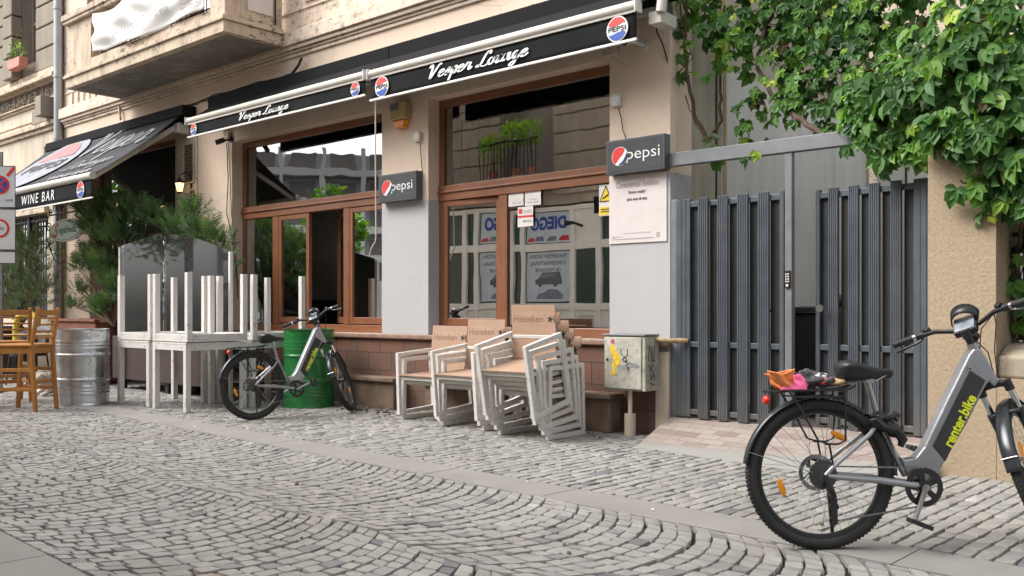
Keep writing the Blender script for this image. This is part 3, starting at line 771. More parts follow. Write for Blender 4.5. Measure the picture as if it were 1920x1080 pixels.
# ================================================================== AWNINGS
def folded_awning(x0, x1, zr, zv, label, logos, tx, tw):
    Y = 6.40; t = thing('awning', label, 'awning', ((x0+x1)/2, W0, 3.6), 0, 'black cafe awnings over the shop windows')
    a = MB(); a.prism([(0, 0), (.0, 0)], 0, 0) if False else None
    # headbox and steep roof cloth
    a = MB(); n = 24
    for k in range(n):
        xa, xb = x0-.03+(x1-x0+.1)*k/n, x0-.03+(x1-x0+.1)*(k+1)/n
        ya = .012*sin(k*1.7)
        a.quad((xa, Y+.01, zr+.03), (xb, Y+.01, zr+.03), (xb, W0-.16, 3.93), (xa, W0-.16, 3.93))
    a.build('roof_cloth', M['blackcloth'], t, world=True)
    a = MB(); a.box(x0-.09, x1+(.18 if x1 > -5 else -.015), W0-.20, W0-.002, 3.80, 4.05); a.build('headbox', M['blackcloth'], t, world=True, bevel=.01)
    a = MB(); a.cyl((x0, Y-.01, zr), (x1, Y-.01, zr), .044, n=14); a.box(x0+.001, x1-.001, Y-.03, Y+.03, zr-.058, zr-.03)
    a.build('front_rail', M['cream_alu'], t, world=True, smooth=True)
    a = MB()
    for xx in (x0-.012, x1): a.box(xx, xx+.012, Y-.06, Y+.045, zr-.06, zr+.05)
    a.build('rail_cap', M['white'], t, world=True, bevel=.003)
    # valance: gently waving cloth
    a = MB(); n = 60; vs = []; fs = []
    for k in range(n+1):
        for j in range(5):
            x = x0+.01+(x1-x0-.02)*k/n; z = zr-.055+(zv-zr+.055)*j/4
            vs.append((x, Y-.012+.006*sin(k*.55)*j/4+.003*sin(k*1.9+j)*j/4, z))
    for k in range(n):
        for j in range(4): q = k*5+j; fs.append((q, q+5, q+6, q+1))
    a.add(vs, fs); v = a.build('valance', M['blackcloth'], t, world=True, smooth=True)
    sm = v.modifiers.new('thick', 'SOLIDIFY'); sm.thickness = .003; sm.offset = 1
    a = MB(); a.box(x0, x1, Y-.028, Y-.005, zv-.012, zv+.012); a.build('bottom_bar', M['white'], t, world=True, bevel=.003)
    for xx in logos: old_globe(t, (xx, Y-.024, (zr-.055+zv)/2+.004), (1,0,0), (0,0,1), (0,-1,0), (zr-.055-zv)*.47)
    a = MB(); vs, fs = script_geo('Vesper Lounge', .2); put_flat(a, vs, fs, (tx, Y-.030, (zr-.055+zv)/2+.0), (1,0,0), (0,0,1), w=tw, h=(zr-.055-zv)*.86)
    a.build('lettering', M['whiteprint'], t, world=True)
    # folded arms and brackets behind the valance
    a = MB()
    for s, xe in ((1, x0+.05), (-1, x1-.05)):
        a.bar((xe, W0-.12, 3.72), (xe+s*1.15, Y+.10, zr), .05, .06); a.bar((xe+s*1.15, Y+.14, zr+.0), (xe+s*.1, Y+.05, zr), .045, .05)
    a.build('folding_arm', M['cream_alu'], t, world=True, bevel=.006)
    a = MB()
    for xe in (x0+.03, x1-.03, (x0+x1)/2): a.box(xe-.05, xe+.05, W0-.14, W0-.0015, 3.62, 3.80)
    a.build('bracket', M['steel'], t, world=True, bevel=.004)
    return t
A2 = folded_awning(-7.56, -4.16, 3.645, 3.360, 'retracted black awning with cream rail over the right hand shop window', (-7.36, -4.35), -5.98, 1.32)
A1 = folded_awning(-11.33, -7.64, 3.655, 3.435, 'retracted black awning with narrower valance over the middle window', (-11.17, -7.80), -9.55, 1.05)
# right end gearbox of awning 2
a = MB(); a.tube([(-3.99, 6.55, 3.95), (-3.98, 6.5, 3.72), (-4.0, 6.5, 3.58)], .045, 10); a.box(-4.12, -4.0, 6.5, 6.75, 3.50, 3.60)
a.build('gearbox', M['cream_alu'], A2, world=True, smooth=True)
# extended awning on the left
t = thing('awning', 'opened black awning sloping out over the leftmost window', 'awning', (-14.5, W0, 3.9), 0, 'black cafe awnings over the shop windows')
X0, X1, YF, ZF, ZT = -16.75, -12.16, 5.50, 2.905, 3.97
a = MB(); n = 30; vs = []; fs = []
for k in range(n+1):
    for j in range(9):
        f = j/8; x = X0+(X1-X0)*k/n
        vs.append((x, YF+(W0-.10-YF)*f, ZF+.02+(ZT-ZF)*f - .05*sin(pi*f) + .004*sin(k*.9)*sin(pi*f)))
for k in range(n):
    for j in range(8): q = k*9+j; fs.append((q, q+9, q+10, q+1))
a.add(vs, fs); o = a.build('roof_cloth', M['greycloth'], t, world=True, smooth=True); m_ = o.modifiers.new('thick', 'SOLIDIFY'); m_.thickness = .004; m_.offset = -1
a = MB(); a.box(X0, X1+.1, W0-.22, W0-.002, 3.90, 4.05); a.box(X0, X1+.1, W0-.16, W0-.003, 3.78, 3.898); a.build('headbox', M['blackcloth'], t, world=True, bevel=.01)
a = MB(); a.cyl((X0, YF-.02, ZF), (X1, YF-.02, ZF), .05, n=14); a.build('front_rail', M['cream_alu'], t, world=True, smooth=True)
a = MB(); n = 50; vs = []; fs = []
for k in range(n+1):
    for j in range(5):
        vs.append((X0+.01+(X1-X0-.02)*k/n, YF-.02+.008*sin(k*.6)*j/4, ZF-.05-.24*j/4))
for k in range(n):
    for j in range(4): q = k*5+j; fs.append((q, q+5, q+6, q+1))
a.add(vs, fs); o = a.build('valance', M['blackcloth'], t, world=True, smooth=True); m_ = o.modifiers.new('thick', 'SOLIDIFY'); m_.thickness = .003; m_.offset = 1
a = MB(); a.box(X0, X1, YF-.035, YF-.012, ZF-.305, ZF-.285); a.build('bottom_bar', M['white'], t, world=True)
old_globe(t, (-12.50, YF-.034, ZF-.165), (1,0,0), (0,0,1), (0,-1,0), .115)
a = MB(); text_on(a, 'WINE BAR', (-13.92, YF-.036, ZF-.16), (1,0,0), (0,0,1), w=1.15, h=.14, bold=.0, shear=.15, space=1.3); a.build('lettering', M['whiteprint'], t, world=True)
upv = Vector((0, W0-.10-YF, ZT-ZF)).normalized(); nv = Vector((0, -upv.z, upv.y))
def onslope(x, f, lift=.012): return Vector((x, YF+(W0-.10-YF)*f, ZF+.02+(ZT-ZF)*f - .05*sin(pi*f))) + nv*lift
def slope_put(mb, vs, fs, x0, x1, f0, f1, lift):
    a0 = min(v[0] for v in vs); a1 = max(v[0] for v in vs); b0 = min(v[1] for v in vs); b1 = max(v[1] for v in vs)
    mb.add([onslope(x0+(v[0]-a0)/(a1-a0)*(x1-x0), f0+(v[1]-b0)/(b1-b0)*(f1-f0), lift) for v in vs], fs)
a = MB(); vs, fs = script_geo('Vesper', .12, .2); slope_put(a, vs, fs, -14.35, -12.35, .38, .96, .022)
vs, fs = script_geo('Lounge', .10, .2); slope_put(a, vs, fs, -14.1, -12.5, .2, .42, .022); 
vs, fs = text_geo('WINE BAR', .02, .1); slope_put(a, vs, fs, -14.0, -12.6, .08, .15, .022); a.build('roof_lettering', M['fadedwhite'], t, world=True)
def ell(n=48): return [(cos(2*pi*k/n), sin(2*pi*k/n)) for k in range(n)]
def fan(pts): return [(0, 0)] + pts, [(0, i+1, (i+1) % len(pts)+1) for i in range(len(pts))]
a = MB(); vs, fs = fan(ell()); slope_put(a, vs, fs, -16.4, -14.45, .04, .97, .026); a.build('roof_badge', M['paleblue'], t, world=True)
a = MB(); e_ = [(x, y) for x, y in ell() if y > .35]; slope_put(a, e_, [tuple(range(len(e_)))], -16.1, -14.75, .64, .90, .036); a.build('roof_badge_red', M['fadedred'], t, world=True)
a = MB(); vs, fs = text_geo('PEPSI', .02); slope_put(a, vs, fs, -16.1, -14.7, .42, .58, .036); a.build('roof_badge_word', M['ink'], t, world=True)
a = MB()
for s, xe in ((1, X0+.1), (-1, X1-.06)):
    a.bar((xe, W0-.15, 3.80), (xe+s*.25, 6.25, 3.38), .06, .07); a.bar((xe+s*.25, 6.25, 3.38), (xe+s*.02, YF+.03, ZF), .05, .06)
    a.box(xe-.06, xe+.06, W0-.24, W0-.004, 3.66, 3.80)
a.build('folding_arm', M['cream_alu'], t, world=True, bevel=.008)

# pull rod hanging in front of the middle window
a = MB(); a.tube([at(704, 190, 6.45), at(704, 300, 6.45), at(705, 440, 6.45), at(704, 452, 6.44), at(696, 466, 6.43), at(693, 478, 6.43)], .008, 6)
tag(a.build('crank_rod', M['cream_alu'], smooth=True), 'thin pale awning crank rod hanging in front of the middle window', 'crank rod')

# ================================================================== WALL SIGNS AND FITTINGS
def lightbox(xa, xb, za, zb, label, dpt=.10):
    t = thing('sign', label, 'sign', ((xa+xb)/2, W0, za), 0, 'cola light boxes on the wall'); y = W0-dpt
    a = MB(); a.box(xa, xb, y, W0-.002, za, zb); a.build('box', M['signframe'], t, world=True, bevel=.006)
    a = MB(); a.box(xa+.02, xb-.02, y-.003, y-.0005, za+.02, zb-.02); a.build('face', M['signblack'], t, world=True)
    hh = zb-za; cx = xa+.155; cz = (za+zb)/2
    new_globe(t, (cx, y-.004, cz), (1,0,0), (0,0,1), (0,-1,0), hh*.28)
    a = MB(); text_on(a, 'pepsi', (xa+.40, y-.006, cz-.005), (1,0,0), (0,0,1), w=.345, h=hh*.40, bold=-.005); a.build('lettering', M['whiteprint'], t, world=True)
lightbox(-4.785, -4.165, 2.335, 2.645, 'charcoal cola light box on the right pillar above the pink poster')
lightbox(-7.945, -7.315, 2.325, 2.640, 'charcoal cola light box on the pillar between the two windows')
# hotel poster (its square code is left blank)
t = thing('poster', 'pale pink poster with a dark headline under the right hand light box', 'poster', (-4.5, W0, 1.71), 0)
a = MB(); a.box(-4.81, -4.20, W0-.012, W0-.002, 1.712, 2.325); a.build('sheet', M['poster'], t, world=True)
a = MB(); y = W0-.0145
text_on(a, 'Continental Suedios', (-4.505, y, 2.245), (1,0,0), (0,0,1), w=.45, h=.058)
a.build('headline', plain('brown grey ink', (.28, .2, .18), .7), t, world=True)
a = MB()
text_on(a, 'Room ready?', (-4.505, y, 2.168), (1,0,0), (0,0,1), w=.18, h=.038, bold=.02); text_on(a, 'Just scan & stay', (-4.505, y, 2.105), (1,0,0), (0,0,1), w=.22, h=.038, bold=.02)
a.build('lettering', M['ink'], t, world=True)
a = MB(); text_on(a, 'Stay in the heart of Bucharest', (-4.505, y, 1.80), (1,0,0), (0,0,1), w=.29, h=.016)
a.box(-4.78, -4.33, y, y+.002, 1.748, 1.752); 
for k in range(3): a.box(-4.77+k*.035, -4.745+k*.035, y, y+.002, 1.765+.004*k, 1.775)
a.box(-4.30, -4.27, y, y+.002, 1.755, 1.761); a.box(-4.30, -4.294, y, y+.002, 1.761, 1.79); a.box(-4.276, -4.27, y, y+.002, 1.761, 1.79); a.box(-4.292, -4.278, y, y+.002, 1.79, 1.797)
a.build('small_print', M['inkgrey'], t, world=True)
# second poster on the end of the balcony
t = thing('poster', 'white poster fixed to the end wall of the balcony', 'poster', (-9.7, 6.45, 4.7), 0)
a = MB(); x = BX1-.018; a.box(x, x+.012, 6.30, 6.66, 4.80, 5.5); a.build('sheet', M['poster'], t, world=True)
a = MB(); a.cyl((x+.02, 6.69, 4.70), (x+.02, 6.69, 5.5), .012, n=6); a.build('edge_rod', M['iron'], t, world=True)
# yellow warning sticker
t = thing('warning_sticker', 'yellow triangle warning sticker at the right edge of the window glass', 'sticker', (-5.0, FY, 2.1), 0)
P = at(1135, 385, 7.10); xw = -5.0
a = MB(); a.box(-5.055, -4.895, 7.10, 7.103, 2.0, 2.30); a.build('sheet', M['paper'], t, world=True)
a = MB(); a.prism([(-5.05, 2.135), (-4.90, 2.135), (-4.975, 2.29)], 7.0975, 7.0985); a.box(-5.05, -4.90, 7.0975, 7.0985, 2.01, 2.085); a.build('yellow_field', M['yellow'], t, world=True)
a = MB(); a.bar((-5.01, 7.096, 2.165), (-4.945, 7.096, 2.20), .002, .014); a.bar((-5.046, 7.096, 2.138), (-4.975, 7.096, 2.283), .002, .008); a.bar((-4.904, 7.096, 2.138), (-4.975, 7.096, 2.283), .002, .008); a.bar((-5.046, 7.096, 2.139), (-4.904, 7.096, 2.139), .002, .008)
for k in range(2): a.box(-5.03, -4.93, 7.0955, 7.0965, 2.035+.022*k, 2.045+.022*k)
a.build('symbol', M['ink'], t, world=True)
# papers taped on the glass
def paper(p0, p1, label, lines, strip=False, tilt=0):
    (x0, z0), (x1, z1) = p0, p1; yy = 7.094
    t = thing('notice', label, 'notice', ((x0+x1)/2, yy, z0), 0, 'paper notices taped on the window')
    a = MB(); w, h_ = x1-x0, z1-z0; n = 8; r = random.Random(int(x0*-1000)); pts = [(x0, z0), (x1, z0+.004)] + [(x1-r.uniform(0, .006), z0+h_*k/5) for k in range(1, 5)] + [(x1-.004, z1), (x0+w*.5, z1+r.uniform(-.006, .004)), (x0, z1-.003)]
    a.prism(pts, yy, yy+.0015); a.build('sheet', M['paper'], t, world=True)
    a = MB()
    for s, fx, fz, fw, fh in lines: text_on(a, s, (x0+w*fx, yy-.0015, z0+h_*fz), (1,0,0), (0,0,1), w=w*fw, h=h_*fh, bold=.01)
    if a.v: a.build('lettering', M['inkgrey'], t, world=True)
    if strip:
        a = MB(); a.box(x0, x1, yy-.002, yy-.001, z0+h_*.46, z0+h_*.56); a.box(x0+w*.08, x0+w*.3, yy-.002, yy-.001, z0+h_*.66, z0+h_*.9); a.build('red_band', M['red'], t, world=True)
paper((-6.20, 2.175), (-5.995, 2.325), 'torn white notice with opening hours, left of the pair at the top', [('LUNI - JOI', .5, .42, .35, .07), ('10:00  23:00', .55, .22, .6, .11)])
paper((-5.98, 2.165), (-5.765, 2.318), 'torn white notice with opening hours, right of the pair at the top', [('VINERI - SAMBATA', .5, .42, .5, .07), ('10:00  00:00', .52, .22, .7, .11)])
paper((-6.075, 1.955), (-5.868, 2.163), 'white notice with a red band below the pair of torn sheets', [('NOU', .65, .74, .5, .16), ('MENIU ZILEI', .62, .28, .55, .12)], True)
# alarm siren
t = thing('alarm_siren', 'yellowed alarm siren box with orange lamp on the pillar between windows', 'alarm', (-7.6, W0, 3.1), 0)
a = MB(); a.prism([(-7.755, 3.24), (-7.755, 3.435), (-7.50, 3.435), (-7.50, 3.24)], W0-.10, W0-.002); a.build('housing', plain('yellowed plastic', (.50, .35, .17), .5, var=.15), t, world=True, bevel=.012)
a = MB(); a.prism([(-7.73, 3.232), (-7.52, 3.232), (-7.56, 3.15), (-7.69, 3.15)], W0-.085, W0-.006); a.build('lamp', M['orange'], t, world=True, bevel=.01)
a = MB(); a.box(-7.735, -7.60, W0-.104, W0-.101, 3.345, 3.42); a.build('label_plate', M['galv'], t, world=True)
# junction boxes
for (px, py, lb) in ((786, 257, 'small white junction box on the pillar above the left light box'), (1158, 189, 'small white junction box on the right pillar above the light box')):
    p = at(px, py, W0); t = thing('junction_box', lb, 'junction box', (p.x, W0, p.z-.05), 0, 'white junction boxes')
    a = MB(); a.box(p.x-.05, p.x+.05, W0-.05, W0-.002, p.z-.055, p.z+.055); a.build('case', M['white'], t, world=True, bevel=.01)
    a = MB()
    for dx in (-.035, .035):
        for dz in (-.04, .04): a.cyl((p.x+dx, W0-.052, p.z+dz), (p.x+dx, W0-.0495, p.z+dz), .006, n=8)
    a.build('screw', M['galv'], t, world=True)
# rectangular vent grille, lantern, number plates
t = thing('vent_grille', 'slatted vent grille high on the left pillar', 'vent', (-12.2, W0, 2.95), 0)
a = MB()
for q in ((-12.36, -12.33, 2.95, 3.54), (-12.09, -12.06, 2.95, 3.54), (-12.33, -12.09, 2.95, 2.975), (-12.33, -12.09, 3.515, 3.54)): a.box(q[0], q[1], W0-.045, W0-.022, q[2], q[3])
a.build('frame', M['cream2'], t, world=True)
a = MB()
for k in range(15): a.box(-12.33, -12.09, W0-.042, W0-.022, 2.985+k*.036, 3.0+k*.036)
a.build('slats', plain('rusty slats', (.16, .10, .06), .8, var=.3), t, world=True)
def lantern(p, label, g='lit wall lanterns'):
    t = thing('wall_lantern', label, 'lantern', (p.x, W0, p.z), 0, g); y = W0-.20
    a = MB(); a.lathe([(.035, -.09), (.06, .03), (.062, .035)], 6, Matrix.Translation((p.x, y, p.z))); a.build('lantern_glass', M['lamp_glass'], t, world=True)
    a = MB(); a.lathe([(.085, .037), (.05, .07), (.015, .11), (.005, .13)], 6, Matrix.Translation((p.x, y, p.z))); a.lathe([(.01, -.12), (.04, -.095), (.036, -.09)], 6, Matrix.Translation((p.x, y, p.z)))
    for k in range(6): a.cyl((p.x+.037*cos(k*pi/3), y+.037*sin(k*pi/3), p.z-.09), (p.x+.064*cos(k*pi/3), y+.064*sin(k*pi/3), p.z+.035), .004, n=5)
    a.tube([(p.x, y, p.z+.12), (p.x, y+.02, p.z+.17), (p.x, y+.1, p.z+.20), (p.x, W0-.03, p.z+.14), (p.x, W0-.02, p.z+.02)], .009, 6); a.box(p.x-.03, p.x+.03, W0-.02, W0-.002, p.z-.02, p.z+.24)
    a.build('bracket', M['iron'], t, world=True)
lantern(at(337, 348, W0-.2) + Vector((0, .2, 0)), 'lit wall lantern beside the slatted vent')
lantern(at(214, 382, W0-.2) + Vector((0, .2, 0)), 'lit wall lantern under the end of the opened awning')
for px, py, w_, h_, lb in ((363, 367, .14, .16, 'small dark arched number plate on the left pillar'), (361, 402, .22, .14, 'dark oval plaque just above the conifers on the left pillar')):
    p = at(px, py, W0); t = thing('house_number_plate', lb, 'plaque', (p.x, W0, p.z-.08))
    a = MB(); a.prism([(p.x-w_/2, p.z-h_/2), (p.x+w_/2, p.z-h_/2), (p.x+w_/2, p.z+h_*.3), (p.x+w_*.3, p.z+h_/2), (p.x-w_*.3, p.z+h_/2), (p.x-w_/2, p.z+h_*.3)], W0-.026, W0-.021 if px > 362 else W0-.021)
    a.build('plate', M['signframe'], t, world=True)
    if px > 362:
        a = MB(); text_on(a, '17', (p.x, W0-.028, p.z-.01), (1,0,0), (0,0,1), w=.08, h=.08, bold=.02); a.build('number', M['paper'], t, world=True)
# cameras
def seccam(p, dirv, r, L, mat, label, plate=None):
    t = thing('security_camera', label, 'camera', (p.x, p.y, p.z), 0, 'security cameras'); d = Vector(dirv).normalized(); q = p + d*L
    a = MB(); a.cyl(p, q, r, n=18); a.build('body', mat, t, world=True, smooth=True)
    a = MB(); a.cyl(q - d*.002, q + d*.006, r*.86, n=18); a.build('lens', M['black'], t, world=True)
    a = MB(); a.cyl(p + d*.02, (p.x-.02, W0-.012, p.z+.02), .014, n=8); a.cyl((p.x-.02, W0-.014, p.z+.02), (p.x-.02, W0-.002, p.z+.02), .045, n=16); a.build('mount', mat, t, world=True)
seccam(at(1176, 74, 6.62), (.35, -.8, -.35), .042, .15, M['white'], 'white bullet camera under the right end of the awning')
seccam(at(421, 262, 6.80), (-.5, -.7, -.35), .035, .12, M['black'], 'black dome camera beside the left edge of the middle window')
for px, py, w_, lb in ((430, 255, .13, 'small grey fixing box beside the black camera'), (1149, 93, .15, 'grey mounting plate with a hole under the awning rail')):
    p = at(px, py, W0); t = thing('fixing_box', lb, 'fixing box', (p.x, W0, p.z))
    a = MB(); a.box(p.x-w_/2, p.x+w_/2, W0-.06, W0-.022, p.z-w_*.45, p.z+w_*.45); a.build('case', M['cream2'], t, world=True, bevel=.006)
    a = MB(); a.cyl((p.x-.01, W0-.064, p.z+.01), (p.x-.01, W0-.0605, p.z+.01), .011, n=10); a.build('hole', M['black'], t, world=True)

# cables
def cable(pts, r, label, mat=M['cable'], Y=W0-.015, sag=0):
    P = [at(p[0], p[1], p[2] if len(p) > 2 else Y) for p in pts]; Q = []
    for i in range(len(P)-1):
        for k in range(6):
            f = k/6; p = P[i].lerp(P[i+1], f); p.z -= sag*4*f*(1-f)*random.uniform(.6, 1.4) ; p.x += random.uniform(-.004, .004); Q.append(p)
    Q.append(P[-1]); a = MB(); a.tube(Q, r, 5)
    tag(a.build('cable', mat), label, 'cable')
YC = W0-.025
cable([(1050, 0), (965, 28), (880, 55), (800, 78), (700, 98), (600, 125), (540, 140), (480, 155), (400, 178), (350, 198)], .011, 'long black cable bundle drooping along the wall above the awnings', Y=YC, sag=.02)
cable([(1000, 8), (930, 42), (860, 66), (760, 86), (660, 112), (560, 138), (470, 162), (380, 190)], .008, 'thinner black cable twisted along the wall above the awnings', Y=YC-.02, sag=.035)
cable([(566, 108), (560, 122), (548, 138)], .018, 'short stub of cable sticking out of the wall above the awning', Y=W0-.08)
cable([(425, 268), (428, 330), (425, 400), (432, 430), (440, 480), (446, 540)], .007, 'black cable hanging down the pillar left of the middle window', Y=W0-.03)
cable([(428, 268), (432, 340), (434, 400), (440, 450), (445, 520), (446, 560)], .006, 'second black cable hanging down the pillar by the middle window', Y=W0-.03)
cable([(788, 268), (789, 290), (792, 322)], .005, 'short lead from the junction box to the left light box', Y=W0-.03)
cable([(1160, 203), (1166, 225), (1168, 245), (1174, 262)], .005, 'short lead from the junction box to the right light box', Y=W0-.03)
cable([(1226, 30, 6.8), (1232, 60, 6.85), (1245, 90, 6.9), (1256, 130, 6.95), (1262, 160, 7.0), (1272, 200, 7.1)], .007, 'black lead running from the awning gearbox to the creeper', Y=6.85)
cable([(222, 183), (224, 205), (226, 225)], .022, 'old plaster covered pipe stub below the balcony', M['cream'], Y=W0-.05)
cable([(98, 205), (102, 240), (110, 275)], .012, 'loose cables hanging from a bracket left of the downpipe', Y=W0-.05)
cable([(118, 205), (112, 235), (114, 262)], .010, 'thin lead dropping beside the downpipe', Y=W0-.04)

# downpipe
t = thing('downpipe', 'grey zinc downpipe running down between the two buildings', 'downpipe', (-16.55, 6.86, 0))
a = MB(); a.cyl((-16.53, 6.84, 0), (-16.53, 6.84, 9), .075, n=14); a.build('pipe', M['pipe'], t, world=True, smooth=True)
a = MB()
for z in (.6, 1.7, 2.9, 4.1, 5.2, 6.4, 7.6): a.cyl((-16.53, 6.84, z), (-16.53, 6.84, z+.05), .088, n=14)
a.build('pipe_clip', M['pipe'], t, world=True, smooth=True)

# meter box with pipes
t = thing('meter_box', 'scuffed cream meter box with stickers and graffiti on the plinth', 'meter box', (-4.42, W0-.25, .39))
P0, P1 = -4.665, -4.235; y0 = W0-.30
a = MB(); a.box(P0, P1, y0, W0-.077, .40, .875); a.build('case', M['metercase'], t, world=True, bevel=.008)
a = MB(); a.box(P0-.012, P1+.004, y0-.012, W0-.077, .877, .892); a.build('lid', M['galv'], t, world=True, bevel=.003)
a = MB(); a.box(P0+.012, P1-.035, y0-.012, y0-.001, .415, .865); d_ = a.build('door', M['metercase'], t, world=True, bevel=.004)
a = MB(); a.cyl((P0+.045, y0-.016, .665), (P0+.045, y0-.012, .665), .012, n=12); a.build('lock', M['black'], d_, world=True)
r = random.Random(2); yy = y0-.0135
a = MB(); a.cyl((P0+.10, yy+.001, .825), (P0+.10, yy-.0005, .825), .022, n=12); a.build('sticker', M['pinkpaint'], d_, world=True)
a = MB()
for cx, cz, w_, h_ in ((.10, .76, .03, .045), (.125, .70, .035, .04), (.15, .66, .03, .04), (.12, .62, .028, .035), (.115, .57, .022, .03), (.11, .545, .04, .015), (.155, .70, .02, .03)):
    pts = [(P0+cx+w_*cos(k*pi/5)*r.uniform(.7, 1.2), cz+h_*sin(k*pi/5)*r.uniform(.7, 1.2)) for k in range(10)]; a.prism(pts, yy-.0005*len(a.f)/60-.0002, yy+.001)
a.build('yellow_spray', M['yellowpaint'], d_, world=True)
a = MB()
for k in range(7):
    cx, cz = .18+.03*k*.9+r.uniform(-.02, .01), .60+r.uniform(-.035, .03); w_ = r.uniform(.02, .035)
    a.prism([(P0+cx+w_*cos(q*pi/5)*r.uniform(.7, 1.2), cz+w_*.8*sin(q*pi/5)*r.uniform(.7, 1.2)) for q in range(10)], yy+.0002-.0002*k, yy+.001)
a.build('grey_smudge', M['greypaint'], d_, world=True)
a = MB()
def scr(mb, pts, yv, w=.006):
    for p, q in zip(pts, pts[1:]): mb.bar((p[0], yv, p[1]), (q[0], yv, q[1]), .0012, w)
scr(a, [(P0+.185, .765), (P0+.19, .72), (P0+.215, .70)], yy-.001); scr(a, [(P0+.245, .70), (P0+.26, .72), (P0+.255, .765)], yy-.001)
scr(a, [(P0+.20, .665), (P0+.235, .70), (P0+.25, .66), (P0+.21, .655)], yy-.001, .008); scr(a, [(P0+.235, .65), (P0+.265, .64), (P0+.245, .615), (P0+.275, .60), (P0+.25, .58)], yy-.001, .007)
a.build('black_scrawl', M['ink'], d_, world=True)
a = MB(); xx = P1+.0006
for pts in ([(.06, .80), (.05, .66)], [(.06, .80), (.11, .67), (.10, .79)], [(.13, .66), (.15, .80)], [(.10, .66), (.16, .66)], [(.05, .63), (.12, .56)], [(.12, .63), (.06, .57)], [(.07, .55), (.10, .49), (.13, .56), (.15, .49)], [(.08, .47), (.15, .45)]):
    for p, q in zip(pts, pts[1:]): a.bar((xx, y0+p[0], p[1]), (xx, y0+q[0], q[1]), .010, .0012, up=(1, 0, 0))
a.build('side_scrawl', M['ink'], t, world=True)
a = MB(); a.cyl((-4.45, 6.72, .18), (-4.45, 6.72, .40), .02, n=10); a.cyl((-4.45, 6.72, 0), (-4.45, 6.72, .19), .05, n=14); a.build('riser_pipe', M['cream2'], t, world=True, smooth=True)
t = thing('gas_pipe', 'old yellow wrapped gas pipe running from the meter box to the gate', 'pipe', (-4.2, 6.75, .8))
a = MB(); Q = [(-4.234, 6.80, .845), (-4.19, 6.80, .845), (-4.15, 6.80, .84), (-4.10, 6.82, .838), (-4.03, 6.86, .838), (-3.98, 6.90, .838)]; a.tube(Q, [.024, .019, .026, .020, .025, .02], 10)
a.build('pipe', M['brasspipe'], t, world=True, smooth=True)
# ================================================================== GATE AND RIGHT HAND SIDE
GB = .185
gt = thing('metal_gate', 'tall anthracite metal gate with vertical pickets, right leaf ajar', 'gate', (-3.1, W0, .17))
a = MB(); a.box(-4.165, -4.10, W0+.001, W0+.06, .17, 2.07); a.box(-3.105, -3.045, W0-.02, W0+.04, .17, 2.36); a.box(-1.985, -1.905, W0-.05, W0+.05, .13, 2.115)
a.box(-4.168, -1.6, W0-.03, W0+.05, 2.362, 2.475)
a.build('gate_frame', M['galv'], gt, world=True, bevel=.004)
def leaf_(L, cols, name, mirror=False):
    """rails, front profiled pickets and rear pickets of one leaf, hinge at x = 0"""
    z0, z1 = .0, 1.865; f = MB(); b_ = MB(); r_ = MB()
    f.box(0, .135, -.02, .02, z0, z1+.01); f.box(L-.035, L, -.02, .02, z0, z1+.01)
    for k in (.045, .09): f.box(k-.006, k+.006, -.024, -.0205, z0, z1+.01)
    for z in (0.02, .60, z1-.06): r_.box(.136, L-.036, -.015, .015, z, z+.045)
    gap = .084; P = (L-.17-gap)/4
    for i in range(4):
        x0_, x1_ = .135+gap+P*i, .135+P*(i+1); w = x1_-x0_
        f.box(x0_, x1_, -.034, -.0155, z0-.01, z1+.012)
        for k in range(5): q = x0_+w*(k+.5)/5; f.box(q-w*.055, q+w*.055, -.039, -.0345, z0-.01, z1+.012)
    for i in range(5):
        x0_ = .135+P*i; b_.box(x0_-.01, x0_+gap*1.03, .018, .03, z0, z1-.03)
    return f, r_, b_
for nm, L, cols, o_, rz in (('gate_leaf', .985, 5, (-4.098, W0, GB), 0), ('gate_leaf', .93, 5, (-1.99, W0, GB), radians(180-9))):
    f, r_, b_ = leaf_(L, cols, nm)
    Mx = Matrix.Translation(o_) @ Matrix.Rotation(rz, 4, 'Z')
    if rz:
        Mx = Mx @ Matrix.Scale(-1, 4, (0, 1, 0))
    def fix(mb):
        if rz: mb.f = [tuple(reversed(q)) for q in mb.f]
        return mb
    l_ = fix(f).build(nm, M['gate'], gt, world=True, bevel=.002, M=Mx, label='gate leaf standing ajar' if rz else 'closed gate leaf')
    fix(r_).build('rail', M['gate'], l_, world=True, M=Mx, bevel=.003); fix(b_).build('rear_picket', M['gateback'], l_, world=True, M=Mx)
    if rz:
        a = MB(); p = Mx @ Vector((.86, -.05, .93))
        a.cyl(p, p+Vector((.01, -.045, 0)), .012, n=12); a.cyl(p+Vector((.01, -.045, 0)), p+Vector((.012, -.075, 0)), .032, .028, n=18); a.build('knob', M['steel'], l_, world=True, smooth=True)
a = MB(); a.box(-3.10, -3.055, W0-.035, W0-.0205, 1.28, 1.42); kp = a.build('keypad', M['black'], gt, world=True, bevel=.004)
a = MB()
for i in range(3):
    for j in range(4): a.box(-3.093+i*.012, -3.085+i*.012, W0-.037, W0-.0352, 1.325+j*.02, 1.336+j*.02)
a.cyl((-3.078, W0-.0375, 1.30), (-3.078, W0-.0352, 1.30), .011, n=14); a.build('keys', M['white'], kp, world=True)
